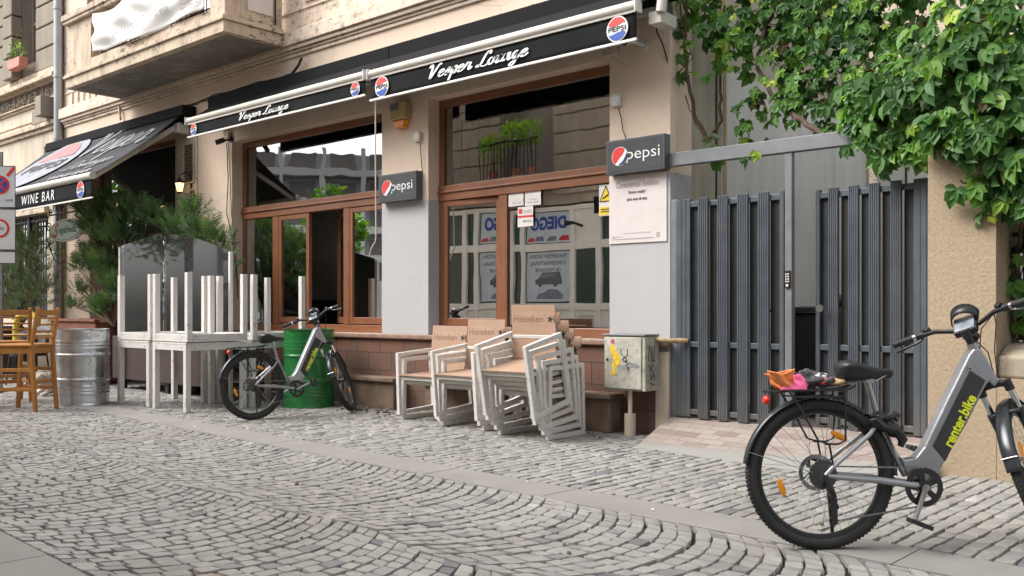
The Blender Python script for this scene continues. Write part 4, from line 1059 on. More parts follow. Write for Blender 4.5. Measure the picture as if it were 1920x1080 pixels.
# wheelie bin in the gap
t = thing('wheelie_bin', 'black wheelie bin standing in the gap between the gate leaves', 'bin', (-3.25, 7.75, .17))
a = MB(); a.prism([(-3.46, .25), (-3.06, .25), (-3.02, 1.08), (-3.50, 1.08)], 7.55, 8.05); a.build('bin_body', M['bin'], t, world=True, bevel=.02)
a = MB(); a.prism([(-3.53, 1.082), (-2.99, 1.082), (-3.02, 1.13), (-3.50, 1.13)], 7.52, 8.08); a.cyl((-3.5, 8.10, 1.12), (-3.0, 8.10, 1.12), .018, n=8); a.build('lid', M['bin'], t, world=True, bevel=.015)
a = MB()
for x in (-3.49, -3.03): a.cyl((x-.03, 7.98, .27), (x+.03, 7.98, .27), .10, n=18)
a.build('wheel', M['rubber'], t, world=True)
a = MB(); a.sphere((0, 0, 0), .13, 16, 8, (1.2, 1, .45)); t = a.build('helmet', M['black'], smooth=True); t.location = (-2.98, 7.70, 1.18); tag(t, 'small black rounded bag lying on the wheelie bin', 'bag'); t.name = 'bag'

# rough cast pier and low wall
t = thing('wall', 'rough beige rendered wall and pier with concrete coping right of the gate', 'wall', (-1.3, 6.7, 0))
def rough_box(x0, x1, y0, y1, z0, z1, nx, nz, seed):
    a = MB(); r = random.Random(seed); vs = []; fs = []
    for i in range(nx+1):
        for j in range(nz+1):
            x = x0+(x1-x0)*i/nx; z = z0+(z1-z0)*j/nz
            vs.append((x, y0 + 0, z))
    for i in range(nx):
        for j in range(nz): q = i*(nz+1)+j; fs.append((q, q+nz+1, q+nz+2, q+1))
    a.add(vs, fs)
    a.quad((x1,y0,z0),(x1,y1,z0),(x1,y1,z1),(x1,y0,z1)); a.quad((x0,y1,z0),(x0,y0,z0),(x0,y0,z1),(x0,y1,z1)); a.quad((x0,y0,z1),(x1,y0,z1),(x1,y1,z1),(x0,y1,z1)); a.quad((x1,y1,z0),(x0,y1,z0),(x0,y1,z1),(x1,y1,z1))
    return a
rough_box(-1.90, -1.482, 6.50, 7.15, -.02, 2.42, 10, 40, 1).build('pier', M['rough'], t, world=True, bevel=.02)
rough_box(-1.481, 2.6, 6.503, 7.0, -.02, .66, 40, 10, 2).build('low_wall', M['rough'], t, world=True, bevel=.012)
a = MB(); a.prism([(6.53, .663), (6.53, .80), (6.72, .87), (7.02, .885), (7.02, .663)], -1.4805, 2.6, Matrix(((0,1,0,0),(1,0,0,0),(0,0,1,0),(0,0,0,1)))); a.f = [tuple(reversed(q)) for q in a.f]; a.build('coping', stucco('weathered concrete', (.36, .31, .235), .8, (.12, .1, .08), spots=.6), t, world=True, bevel=.015)
t = thing('iron_fence', 'dark wrought iron fence behind the creeper on the low wall', 'fence', (0, 6.9, .885))
a = MB()
for z in (.95, 1.6, 2.3): a.box(-1.47, 2.6, 6.89, 6.91, z, z+.03)
a.build('rail', M['iron'], t, world=True)
a = MB()
for k in range(30): a.cyl((-1.40+k*.13, 6.90, .886), (-1.40+k*.13, 6.90, 2.45), .009, n=6)
for k in range(14):
    for s in (-1, 1): a.tube([(-1.34+k*.26+s*.05*cos(q/9*5), 6.90, 1.25+.2*q/9+.05*sin(q/9*5)) for q in range(10)], .007, 5)
a.build('bar', M['iron'], t, world=True)
# courtyard
mb = MB(); mb.box(-4.17, -1.2, 12.1, 12.3, 0, 3.6); mb.box(-1.2, 3.0, 8.4, 8.6, 0, 3.2); mb.box(-1.2, -1.0, 8.6, 12.1, 0, 3.2)
t = thing('courtyard_wall', 'pale panelled courtyard wall seen over the gate', 'wall', (-3, 12.1, 0)); mb.build('wall', M['palewall'], t, world=True)
a = MB()
for x in (-3.8, -3.25, -2.7, -2.2, -1.7): a.box(x-.012, x+.012, 12.085, 12.098, .1, 3.5)
a.build('panel_joint', M['gateback'], t, world=True)
a = MB(); a.box(-4.18, -1.15, 12.0, 12.35, 3.602, 3.70); a.build('coping', M['galv'], t, world=True)
mb = MB(); mb.box(-4.17, -4.12, 7.78, 11.55, 0.1, 3.4); t = thing('painted_wall', 'pale painted side wall of the passage behind the gate', 'wall', (-4.15, 9.6, 0)); mb.build('wall', M['palewall'], t, world=True)
a = MB(); a.cyl((-4.13, 7.83, .15), (-4.13, 7.83, 5.6), .035, n=10)
tag(a.build('drain_pipe', plain('ochre drain pipe', (.42, .33, .18), .6)), 'ochre vertical pipe on the side wall above the gate', 'pipe')
t = thing('rear_building', 'tall peach building rising behind the courtyard', 'building', (-2, 17, 0))
a = MB(); grid_wall(a, (-9, -1.7), (0, 12), [(-4.6, -3.9, 4.6, 6.2), (-3.1, -2.5, 4.6, 6.4)], 17, 17.3); a.box(-9, -1.7, 17.31, 24, 0, 12); a.build('wall', M['peach_plain'], t, world=True)
a = MB()
for x0, x1 in ((-4.6, -3.9), (-3.1, -2.5)): a.box(x0, x1, 17.15, 17.2, 4.6, 6.4 if x0 > -4 else 6.2)
a.build('window_light', M['glass2'], t, world=True)
a = MB(); a.cyl((-3.5, 16.9, 0), (-3.5, 16.9, 12), .05, n=8); a.build('pipe', M['peach_plain'], t, world=True)

# ================================================================== CLIMBING PLANTS
def leaflet(mb, base, d, nrm, L, W, tone, r):
    d = d.normalized(); s = d.cross(nrm).normalized(); n_ = s.cross(d).normalized()
    fold = r.uniform(.1, .3)*W; cur = r.uniform(.02, .22)*L
    def P(a, b_, c=0): return base + d*(a*L) + s*(b_*W) + n_*(c - cur*a*a)
    vs = [P(0,0), P(.28,.42,fold), P(.3,0), P(.28,-.42,fold), P(.62,.40,fold), P(.64,0), P(.62,-.40,fold), P(1,0), P(.12,.2,fold*.5), P(.12,-.2,fold*.5), P(.82,.20,fold*.6), P(.82,-.20,fold*.6)]
    mb.add(vs, [(0,8,1,2),(0,2,3,9),(1,4,5,2),(2,5,6,3),(4,10,7,5),(5,7,11,6)], None, tone)
def creeper_leaf(mb, p, out, r, size, tone):
    """palmate leaf: five leaflets hanging outwards and down from a short stalk"""
    out = (out + Vector((r.uniform(-.5, .5), r.uniform(-.4, .4), r.uniform(-.2, .5)))).normalized()
    down = Vector((r.uniform(-.5, .5), r.uniform(-.3, .3), -1)); ax = (down - out*down.dot(out)*.75).normalized()
    side = ax.cross(out).normalized(); out = side.cross(ax).normalized()
    for ang, k in ((0, 1), (38, .9), (-38, .9), (80, .62), (-80, .62)):
        a_ = radians(ang + r.uniform(-9, 9)); d = ax*cos(a_) + side*sin(a_) + out*r.uniform(-.12, .12)
        leaflet(mb, p, d, out, size*k*r.uniform(.85, 1.1), size*k*.68, min(1, max(0, tone + r.uniform(-.07, .07))), r)
def vine(name, label, blobs, stems, n_per, size, seed, loc, young=.08):
    t = thing(name, label, 'climbing plant', loc); r = random.Random(seed); mb = MB(); tw = MB()
    for (px, py, Y, rad, dens, lo) in blobs:
        c = at(px, py, Y); view = (Vector((0, 0, 1.1)) - c).normalized()
        for i in range(int(n_per*dens*rad*rad)):
            u = Vector((r.gauss(0, 1), r.gauss(0, 1), r.gauss(0, 1))).normalized()
            q = c + Vector((u.x*rad, u.y*rad*.55, u.z*rad))*(r.random()**.4)
            if q.y < 6.30-.25 : q.y = 6.05 + r.random()*.3
            out = (u*.9 + view*.4 + Vector((0, -.35, .55))).normalized()
            tone = max(.04, r.gauss(.47 + lo, .2))
            if r.random() < .012: tone = 0
            if r.random() < young: tone = r.uniform(.8, 1)
            creeper_leaf(mb, q, out, r, size*r.uniform(.5, 1.25)*(.75 if tone > .8 else 1), tone)
            if i % 4 == 0:
                e_ = c + Vector((u.x*rad, u.y*rad*.5, u.z*rad))*.2; tw.tube([e_, (e_+q)/2 + Vector((r.uniform(-.05, .05), 0, r.uniform(-.05, .05))), q], .004, 4, cap=False)
    mb.build('leaves', M['leaf'], t, world=True, tone=True)
    tw.build('twigs', M['stem'], t, world=True)
    for st in stems:
        P = [at(*s[:3]) for s in st]; Q = []
        for i in range(len(P)-1):
            for k in range(5): Q.append(P[i].lerp(P[i+1], k/5) + Vector((r.uniform(-.012, .012), r.uniform(-.01, .01), r.uniform(-.012, .012))))
        Q.append(P[-1]); a = MB(); a.tube(Q, [st[0][3]*(1-.6*i/len(Q)) for i in range(len(Q))], 7); a.build('stem', M['stem'], t, world=True, smooth=True)
    return t
vine('creeper', 'dense dark green creeper spilling over the beige pier and wall at the right edge',
 [(1840, 110, 6.6, .55, 1.25, 0), (1905, 170, 6.55, .42, 1.15, -.05), (1760, 180, 6.7, .45, 1.25, 0), (1700, 215, 6.8, .36, 1.2, .03), (1900, 50, 6.75, .45, 1.1, .08), (1860, 225, 6.5, .32, 1.15, -.05), (1790, 245, 6.45, .20, 1.3, .02), (1835, 262, 6.42, .18, 1.3, 0), (1755, 262, 6.5, .13, 1.3, .08), (1770, 240, 6.38, .13, 2.2, .05), (1800, 262, 6.38, .12, 2.0, .02),
  (1765, 232, 6.6, .24, 1.0, -.0), (1915, 280, 6.5, .26, 1.0, -.1), (1690, 280, 6.8, .20, 1.0, .1), (1715, 290, 6.7, .13, 1.0, .15), (1640, 235, 6.9, .28, 1.0, .05), (1790, 120, 6.75, .40, 1.0, .1), (1650, 170, 6.9, .30, .9, .02),
  (1895, 340, 6.5, .15, .9, -.08), (1810, 340, 6.45, .10, 1.1, .05), (1825, 362, 6.45, .09, 1.1, 0), (1860, 395, 6.5, .08, .9, .05), (1905, 520, 6.85, .16, .5, -.12), (1912, 470, 6.85, .14, .4, -.1), (1960, 150, 6.6, .5, 1, 0), (1990, 300, 6.6, .45, 1, -.05), (1905, 590, 6.85, .12, .5, -.1), (2100, 200, 6.7, .5, .8, 0), (2200, 100, 6.7, .5, .8, 0)],
 [[(1885, 640, 6.95, .03), (1878, 520, 6.9), (1880, 430, 6.8), (1868, 360, 6.7), (1840, 290, 6.7), (1780, 230, 6.75)], [(1915, 640, 6.95, .025), (1905, 500, 6.9), (1918, 420, 6.8), (1900, 340, 6.7)], [(1868, 360, 6.6, .012), (1835, 352, 6.5), (1800, 338, 6.45)]],
 430, .132, 11, (-1.5, 6.9, 0), .05)
vine('creeper', 'looser creeper climbing the corner of the peach building over the gate beam',
 [(1330, 20, 7.3, .22, 1.2, .1), (1290, 20, 7.1, .14, 1.2, .2), (1270, 45, 7.0, .09, 1.3, .2), (1340, 60, 7.2, .16, 1.2, .15), (1385, 60, 7.2, .2, 1.1, .12), (1360, 110, 7.1, .08, 1.0, .2), (1400, 30, 7.4, .34, .9, .08), (1480, 50, 7.5, .42, 1.1, -.05), (1570, 45, 7.5, .45, 1.2, -.1), (1660, 30, 7.4, .38, 1.1, -.08), (1540, 130, 7.4, .36, 1.1, -.08), (1610, 130, 7.3, .34, 1.0, -.05), (1470, 130, 7.4, .28, .8, .05), (1400, 110, 7.3, .22, .6, .12), (1350, 85, 7.2, .14, .7, .15), (1300, 60, 7.1, .10, .5, .1),
  (1285, 92, 7.0, .08, 1.6, .2), (1290, 130, 7.0, .09, 1.3, .15), (1560, 200, 7.2, .30, .8, -.05), (1620, 210, 7.1, .26, .9, 0), (1480, 200, 7.2, .24, .8, .05), (1420, 190, 7.2, .17, .6, .15), (1400, 240, 7.1, .13, .8, .12), (1425, 165, 7.1, .12, .9, .2), (1390, 215, 7.1, .10, .9, .15), (1580, 240, 7.0, .16, .8, .1), (1500, 150, 7.3, .22, .7, .0),
  (1335, 275, 7.0, .13, .45, .05), (1290, 272, 7.0, .07, .4, .05), (1415, 300, 6.9, .09, .9, .08), (1440, 262, 7.0, .07, .6, .05), (1325, 150, 7.0, .08, .4, .1), (1700, 60, 7.3, .24, .7, -.05), (1520, -40, 7.5, .5, 1, 0), (1680, -50, 7.4, .5, .9, 0), (1360, -40, 7.3, .3, .8, .05), (1690, 150, 7.1, .22, .9, 0), (1670, 190, 7.0, .26, .9, .02)],
 [[(1328, 265, 7.1, .022), (1305, 225, 7.05), (1292, 170, 7.0), (1285, 90, 7.0), (1284, 30, 7.0), (1290, -20, 7.0)], [(1328, 265, 7.15, .016), (1352, 225, 7.3), (1350, 160, 7.4), (1352, 80, 7.4), (1360, 10, 7.4)], [(1600, 262, 6.95, .028), (1540, 250, 7.0), (1495, 220, 7.1), (1450, 180, 7.2), (1420, 130, 7.3), (1430, 60, 7.4), (1460, 10, 7.45)], [(1690, 270, 6.95, .025), (1640, 255, 6.95), (1600, 262, 6.95), (1560, 255, 6.97)], [(1275, 10, 6.98, .007), (1280, 60, 6.98), (1300, 110, 6.99), (1262, 150, 6.96)], [(1285, 180, 7.0, .006), (1300, 220, 7.0), (1315, 250, 7.0)]],
 430, .112, 12, (-4.1, 7.2, 0), .10)
# dry twigs behind the fence
t = thing('dead_creeper', 'tangle of dry brown creeper twigs hanging behind the iron fence', 'climbing plant', (0, 7.0, .9)); a = MB(); r = random.Random(4)
for k in range(420):
    x = r.uniform(-1.5, 1.6); z = r.uniform(1.0, 2.4); y = r.uniform(6.95, 7.2); P = [(x, y, z)]
    for q in range(5): x += r.uniform(-.07, .07); z -= r.uniform(.03, .12); P.append((x, y+r.uniform(-.03, .03), max(z, .9)))
    a.tube(P, r.uniform(.002, .005), 4, cap=False)
a.build('twigs', M['twig'], t, world=True)
a = MB(); a.box(-1.475, 2.6, 7.25, 7.3, .67, 2.6); tag(a.build('niche_backing', plain('near black backing', (.018, .018, .015), .9)), 'added dark backing screen behind the iron fence', 'screen')  # added sheet, near black so the niche behind the fence reads dark
bpy.data.objects['niche_backing'].name = 'dark_backing'

# ================================================================== CONIFERS AND PLANTERS
def frond(mb, p, d, L, r, tone):
    d = d.normalized(); a_ = Vector((r.uniform(-1, 1), r.uniform(-1, 1), r.uniform(-1, 1))); s = d.cross(a_).normalized(); n_ = s.cross(d)
    w = L*.06
    mb.add([p - s*w*.5, p + s*w*.5, p + d*L], [(0, 1, 2)], None, tone)
    for k in range(5):
        f = .12 + .16*k
        for sg in (1, -1):
            b_ = p + d*L*f; e_ = b_ + (d*.75 + s*sg*.8 + n_*r.uniform(-.3, .3)).normalized()*L*.42*(1.1-f*.7)
            q = (e_-b_).cross(n_).normalized()*w*.55; mb.add([b_-q, b_+q, e_], [(0, 1, 2)], None, min(1, max(0, tone+r.uniform(-.1, .15))))
def shrub(label, blobs, base, mat, seed, L=.19, n=900, gr='conifers in the planters'):
    t = thing('conifer', label, 'shrub', base, 0, gr); r = random.Random(seed); mb = MB(); tw = MB()
    b0 = Vector(base)
    for (px, py, Y, rx, rz_, dens) in blobs:
        c = at(px, py, Y)
        for i in range(int(n*dens*rx*rz_*4)):
            u = Vector((r.gauss(0, 1), r.gauss(0, 1), r.gauss(0, 1))).normalized()*(r.random()**.45)
            p = c + Vector((u.x*rx, u.y*rx, u.z*rz_)); d = Vector((u.x*.9+r.uniform(-.4, .4), u.y*.9+r.uniform(-.4, .4), .55+u.z*.5+r.uniform(-.2, .4)))
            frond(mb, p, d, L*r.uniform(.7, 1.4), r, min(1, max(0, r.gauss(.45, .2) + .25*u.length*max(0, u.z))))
        for k in range(5):
            e_ = c + Vector((r.uniform(-.6, .6)*rx, r.uniform(-.6, .6)*rx, r.uniform(-.3, .7)*rz_)); tw.tube([b0, b0.lerp(e_, .5)+Vector((r.uniform(-.06, .06), 0, .05)), e_], [.015, .010, .005], 5)
    mb.build('foliage', mat, t, world=True, tone=True); tw.build('branches', M['stem'], t, world=True)
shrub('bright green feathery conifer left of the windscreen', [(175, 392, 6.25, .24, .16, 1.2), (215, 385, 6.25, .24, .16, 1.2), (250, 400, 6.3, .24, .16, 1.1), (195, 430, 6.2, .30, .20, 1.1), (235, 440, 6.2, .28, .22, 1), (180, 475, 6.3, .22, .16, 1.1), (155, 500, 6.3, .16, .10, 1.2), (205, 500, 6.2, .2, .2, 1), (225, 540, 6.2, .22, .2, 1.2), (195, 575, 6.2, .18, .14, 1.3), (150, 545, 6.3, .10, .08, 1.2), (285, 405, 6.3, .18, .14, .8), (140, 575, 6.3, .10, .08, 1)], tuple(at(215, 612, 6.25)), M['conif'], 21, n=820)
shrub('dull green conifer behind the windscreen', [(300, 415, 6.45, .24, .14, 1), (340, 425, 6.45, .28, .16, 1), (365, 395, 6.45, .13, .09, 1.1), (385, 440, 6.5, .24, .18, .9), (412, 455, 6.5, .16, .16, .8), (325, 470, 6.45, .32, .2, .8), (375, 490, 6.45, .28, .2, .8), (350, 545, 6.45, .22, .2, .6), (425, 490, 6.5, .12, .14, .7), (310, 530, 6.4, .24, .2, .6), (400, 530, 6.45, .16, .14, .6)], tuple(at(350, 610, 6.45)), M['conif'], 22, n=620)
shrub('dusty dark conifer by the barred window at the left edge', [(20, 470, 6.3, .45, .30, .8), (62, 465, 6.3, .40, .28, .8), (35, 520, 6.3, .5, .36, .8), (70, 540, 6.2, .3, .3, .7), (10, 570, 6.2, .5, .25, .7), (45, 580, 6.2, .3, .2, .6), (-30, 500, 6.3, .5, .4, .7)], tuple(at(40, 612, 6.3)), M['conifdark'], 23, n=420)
# planter boxes
t = thing('planter', 'long dark brown planter box under the clear windscreen', 'planter', (-11.2, 6.3, 0), 0, 'planters')
a = MB(); a.box(-12.75, -9.82, 6.02, 6.07, .14, .74); a.box(-12.75, -9.82, 6.55, 6.60, .14, .74); a.box(-12.75, -12.70, 6.071, 6.549, .14, .74); a.box(-9.87, -9.82, 6.071, 6.549, .14, .74); a.box(-12.7, -9.87, 6.07, 6.55, .14, .70); a.build('box', M['brownbox'], t, world=True, bevel=.008)
a = MB()
for x in (-12.6, -11.3, -9.95):
    for y in (6.1, 6.5): a.box(x-.05, x+.05, y-.04, y+.04, 0, .139)
a.build('foot', M['iron'], t, world=True)
t = thing('planter', 'low red brown planter by the downpipe behind the steel barrel', 'planter', (-14.2, 6.3, 0), 0, 'planters')
a = MB(); a.box(-14.9, -13.35, 6.05, 6.1, .05, .93); a.box(-14.9, -13.35, 6.5, 6.55, .05, .93); a.box(-14.9, -14.85, 6.101, 6.499, .05, .93); a.box(-13.4, -13.35, 6.101, 6.499, .05, .93); a.box(-14.84, -13.41, 6.11, 6.49, .1, .86); a.build('box', M['redplanter'], t, world=True, bevel=.01)
a = MB(); a.box(-14.93, -13.32, 6.02, 6.10, .931, .97); a.box(-14.93, -13.32, 6.5, 6.58, .931, .97); a.build('rim', M['redplanter'], t, world=True, bevel=.006)
t = thing('planter', 'dark planter under the dusty conifer at the left edge', 'planter', (-17.5, 6.2, 0), 0, 'planters')
a = MB(); a.box(-20.5, -16.9, 6.0, 6.5, .05, .8); a.build('box', M['brownbox'], t, world=True, bevel=.01)
a = MB(); a.box(-20.4, -17.0, 6.05, 6.45, .802, .82); a.build('soil', M['joint'], t, world=True)
# clear windscreen
t = thing('windscreen', 'dirty clear plastic windscreen on white posts behind the upturned tables', 'windscreen', (-11.2, 5.97, .74))
a = MB(); a.prism([(-12.36, .78), (-11.23, .78), (-11.23, 2.12), (-12.36, 2.0)], 5.965, 5.971); a.build('pane', M['screen'], t, world=True)
a = MB(); a.prism([(-11.21, .78), (-9.66, .78), (-9.66, 1.82), (-10.4, 2.0), (-11.21, 2.12)], 5.975, 5.981); a.build('pane', M['screen'], t, world=True)
a = MB()
for x, z in ((-12.40, 1.98), (-9.62, 1.80)): a.box(x-.02, x+.02, 5.95, 5.99, .0, z)
a.box(-12.38, -9.64, 5.955, 5.96, .75, .778); a.build('post', M['white'], t, world=True, bevel=.003)

# ================================================================== BARRELS
def barrel(x, y, mat, label, rz=0):
    t = thing('steel_barrel', label, 'barrel', (x, y, 0), rz, 'steel drums used as tables'); R0 = .287
    prof = [(R0-.02, 0), (R0+.004, .0), (R0+.006, .012), (R0-.002, .022)]
    z = .03
    for c in (.06, .09, .12, .15, .18):
        pass
    def add(z, r_): prof.append((r_, z))
    for i in range(1, 90):
        zz = .03 + .83*i/90; rr = R0
        for c, h_, w_ in ((.30, .012, .014), (.585, .012, .014), (.14, .0045, .012), (.18, .0045, .012), (.22, .0045, .012), (.66, .0045, .012), (.70, .0045, .012), (.74, .0045, .012)):
            rr += h_*math.exp(-((zz-c)/w_)**2)
        add(zz, rr)
    prof += [(R0-.002, .866), (R0+.007, .872), (R0+.007, .884), (R0-.006, .885), (R0-.010, .868)]
    a = MB(); a.lathe(prof, 64, cap=False); a.build('drum', mat, t, smooth=60)
    a = MB(); a.cyl((0, 0, .862), (0, 0, .868), R0-.012, n=48); l_ = a.build('lid', mat, t)
    a = MB(); a.cyl((.18, 0, .868), (.18, 0, .88), .035, n=16); a.cyl((-.18, .04, .868), (-.18, .04, .876), .018, n=12); a.build('bung', M['steel'], l_)
    a = MB(); a.box(-.0015, .0015, -R0-.0035, -R0+.002, .03, .85); a.build('seam', mat, t, M=Matrix.Rotation(1.1, 4, 'Z'))
    return t
b1 = barrel(-10.79, 4.745, M['zinc'], 'galvanised steel barrel beside the orange bar chairs', .3)
a = MB(); a.prism([(-.07, .80), (.07, .80), (.07, .84), (-.07, .84)], -.292, -.286); a.build('paper_label', M['paper'], b1, M=Matrix.Rotation(1.25, 4, 'Z'))
barrel(-8.60, 6.35, M['greenpaint'], 'glossy green steel barrel behind the far bicycle', -.4)

# ================================================================== TABLES
def make_table():
    t = thing('table', 'x', 'table', (0, 0, 0), 0, 'white square tables stacked foot to foot'); h_, w = .75, .37
    a = MB(); a.box(-w, w, -w, w, h_-.022, h_); a.build('table_top', M['whitewood'], t, bevel=.004)
    a = MB()
    for s in (-1, 1):
        a.box(-w+.062, w-.062, s*(w-.015)-.0125, s*(w-.015)+.0125, h_-.085, h_-.0225); a.box(s*(w-.015)-.0125, s*(w-.015)+.0125, -w+.062, w-.062, h_-.085, h_-.0225)
    a.build('apron', M['whitewood'], t, bevel=.003)
    for sx in (-1, 1):
        for sy in (-1, 1):
            a = MB(); a.cyl((sx*(w-.035)-sx*.027, sy*(w-.10), h_-.06), (sx*(w-.035)+sx*.036, sy*(w-.10), h_-.06), .007, n=8); a.cyl((sx*(w-.10), sy*(w-.05), h_-.055), (sx*(w-.10), sy*(w+.0015), h_-.055), .007, n=8); a.build('bolt', M['galv'], t)
            a = MB(); a.box(sx*(w-.03)-.03, sx*(w-.03)+.03, sy*(w-.03)-.03, sy*(w-.03)+.03, 0, h_-.0225); a.build('leg', M['whitewood'], t, bevel=.004)
    return t
tb = make_table(); first = True
for (x, y, rz, l0, l1) in ((-10.205, 5.425, .01, 'white square table at the left end of the row, standing on its legs', 'white square table turned upside down on the leftmost table'),
                           (-9.365, 5.42, -.012, 'white square table standing second from the left next to the bicycle wheel', 'white square table turned upside down in the middle, nearest the street corner'),
                           (-9.37, 6.215, .015, 'white square table standing at the back against the middle window', 'white square table turned upside down at the back by the open window')):
    for up, lb in ((0, l0), (1, l1)):
        o = tb if first else copy_tree(tb); first = False
        o.location = (x + (.012 if up else 0), y, 0 if not up else 1.508); o.rotation_euler = (pi if up else 0, 0, rz + (.02 if up else 0)); o['label'] = lb

# ================================================================== STACKED ARMCHAIRS
def make_chair():
    t = thing('armchair', 'x', 'chair', (0, 0, 0), 0, 'stacked white armchairs with beech seats'); W_, D, H_ = .575, .525, .635; b_ = .038
    for s in (-1, 1):
        x = s*(W_/2-b_/2); a = MB()
        P = [(0, 0), (D, 0), (D-.02, H_), (0+.01, H_-.01)]; P2 = [(b_, b_*1.1), (D-b_, b_*1.1), (D-.02-b_, H_-b_), (.01+b_, H_-.01-b_)]
        vs = [(x-b_/2*1.0, p[0], p[1]) for p in P+P2] + [(x+b_/2, p[0], p[1]) for p in P+P2]; fs = []
        for i in range(4):
            j = (i+1) % 4
            fs += [(i, j, 4+j, 4+i), (8+j, 8+i, 12+i, 12+j), (i, 8+i, 8+j, j), (4+j, 12+j, 12+i, 4+i)]
        a.add(vs, fs); a.build('side_frame', M['white'], t, bevel=.003)
    a = MB(); i = W_/2-b_-.001
    a.box(-i, i, .03, .065, .355, .392); a.box(-i, i, .44, .475, .34, .377); a.box(-i, -i+.03, .066, .439, .345, .38); a.box(i-.03, i, .066, .439, .345, .38); a.box(-i, i, D-.06, D-.03, .58, .61)
    a.build('seat_rail', M['white'], t, bevel=.003)
    a = MB(); a.prism([(.008, .398), (.46, .382), (.46, .394), (.008, .410)], -i, i, Matrix(((0,1,0,0),(1,0,0,0),(0,0,1,0),(0,0,0,1)))); s_ = a; s_.f = [tuple(reversed(f)) for f in s_.f]; a.build('seat', M['ply'], t, bevel=.002)
    # backrest: plywood board with the word and the star burnt in, and a star notch at its edge
    up = Vector((0, .16, 1)).normalized(); nr = Vector((0, -1, .16)).normalized(); o = Vector((0, .445, .40)); Rt = Vector((1, 0, 0)); Hb = .475; hw = i-.004
    notch = [(hw, .40), (hw-.022, .385), (hw-.02, .362), (hw-.045, .35), (hw-.018, .335), (hw-.012, .31), (hw, .325)]
    poly = [(-hw, 0), (hw, 0)] + [(hw, .325), (hw-.012, .31), (hw-.018, .335), (hw-.045, .35), (hw-.02, .362), (hw-.022, .385), (hw, .375)] + [(hw, Hb), (-hw, Hb)]
    a = MB(); n = len(poly); vs = [o + Rt*p[0] + up*p[1] + nr*k for k in (.006, -.006) for p in poly]
    a.add(vs, [tuple(range(n)), tuple(range(2*n-1, n-1, -1))] + [((i2+1) % n, i2, n+i2, n+(i2+1) % n) for i2 in range(n)]); bk = a.build('backrest', M['ply'], t)
    a = MB(); text_on(a, 'Heineken', o + up*.355 + nr*.0068 - Rt*.055, Rt, up, w=.33, h=.062, bold=.01); text_on(a, '®', o + up*.385 + nr*.0068 + Rt*.125, Rt, up, w=.018)
    a.build('burnt_lettering', M['engrave'], bk)
    a = MB(); st = []
    for k in range(10):
        rr = .036 if k % 2 == 0 else .015; st.append((rr*sin(k*pi/5+.2), rr*cos(k*pi/5+.2)))
    a.add([o + up*(.352+p[1]) + nr*.0072 + Rt*(hw-.055+p[0]) for p in st], [tuple(range(9, -1, -1))]); a.build('burnt_star', M['ink'], bk)
    a = MB()
    for sx in (-.2, .2): a.bar(o + Rt*sx - nr*.02 - up*.03, o + Rt*sx - nr*.02 + up*.2, .03, .02)
    a.build('back_bracket', M['white'], t, bevel=.003)
    a = MB()
    for sx in (-1, 1):
        for sz in (.06, .14): q = o + Rt*(sx*.2) + up*sz + nr*.0062; a.cyl(q, q + nr*.002, .006, n=8)
    a.build('bolt', M['steel'], bk)
    return t
ch = make_chair(); first = True
names = {2: ['bottom', 'top'], 3: ['bottom', 'middle', 'top'], 5: ['bottom', 'second', 'middle', 'fourth', 'top']}
for (x, y, rz, n, where) in ((-6.56, 6.19, .02, 2, 'left stack of two'), (-5.905, 6.10, -.02, 3, 'middle stack of three'), (-5.065, 5.985, .0, 5, 'tall stack of five by the meter box')):
    for k in range(n):
        o = ch if first else copy_tree(ch); first = False
        o.location = (x + .004*k*(-1)**k, y - .052*k, .001 + .047*k); o.rotation_euler = (radians(3.0*k), 0, rz + .006*(-1)**k)
        w_ = names[n][k]; o['label'] = ('white armchair, ' + ('%s one of the %s' % (w_, where) if w_ != 'second' and w_ != 'fourth' else '%s from the bottom in the %s' % (w_, where)))

# ================================================================== BAR CHAIRS, PATIO SEATS, DOG
def make_barchair():
    t = thing('bar_chair', 'x', 'chair', (0, 0, 0), 0, 'tall honey wooden bar chairs')
    # faces +x; legs at x .22 (front) and -.22 (rear); width .40
    for s in (-1, 1):
        a = MB(); a.bar((-.24, s*.18, 0), (-.19, s*.175, .72), .038, .042, (0, 1, 0)); a.bar((-.19, s*.175, .715), (-.27, s*.17, 1.13), .034, .04, (0, 1, 0)); a.build('rear_leg', M['orange_wood'], t, bevel=.006)
        a = MB(); a.bar((.23, s*.18, 0), (.19, s*.175, .70), .038, .042, (0, 1, 0)); a.build('front_leg', M['orange_wood'], t, bevel=.006)
    a = MB(); a.box(-.215, .225, -.205, .205, .702, .735); a.build('seat', M['orange_wood'], t, bevel=.012)
    a = MB(); a.box(-.17, .18, -.19, -.168, .63, .70); a.box(-.17, .18, .168, .19, .63, .70); a.box(.165, .19, -.165, .165, .63, .70); a.box(-.20, -.178, -.165, .165, .63, .70); a.build('apron', M['orange_wood'], t, bevel=.004)
    for k in range(5):
        z = .80+.072*k if k < 4 else 1.075; x = -.205 - (z-.72)*.19
        a = MB(); h_ = .022 if k < 4 else .06; a.box(x-.01, x+.01, -.155, .155, z-h_/2, z+h_/2); a.build('back_slat', M['orange_wood'], t, bevel=.004)
    for z, q in ((.24, 'x'), (.45, 'x')):
        for s in (-1, 1):
            a = MB(); a.box(-.20, .20, s*.18-.013, s*.18+.013, z-.02, z+.02); a.build('side_stretcher', M['orange_wood'], t, bevel=.004)
    a = MB(); a.box(.20, .225, -.16, .16, .20, .245); a.box(-.235, -.212, -.16, .16, .30, .34); a.build('cross_stretcher', M['orange_wood'], t, bevel=.004)
    return t
bc = make_barchair()
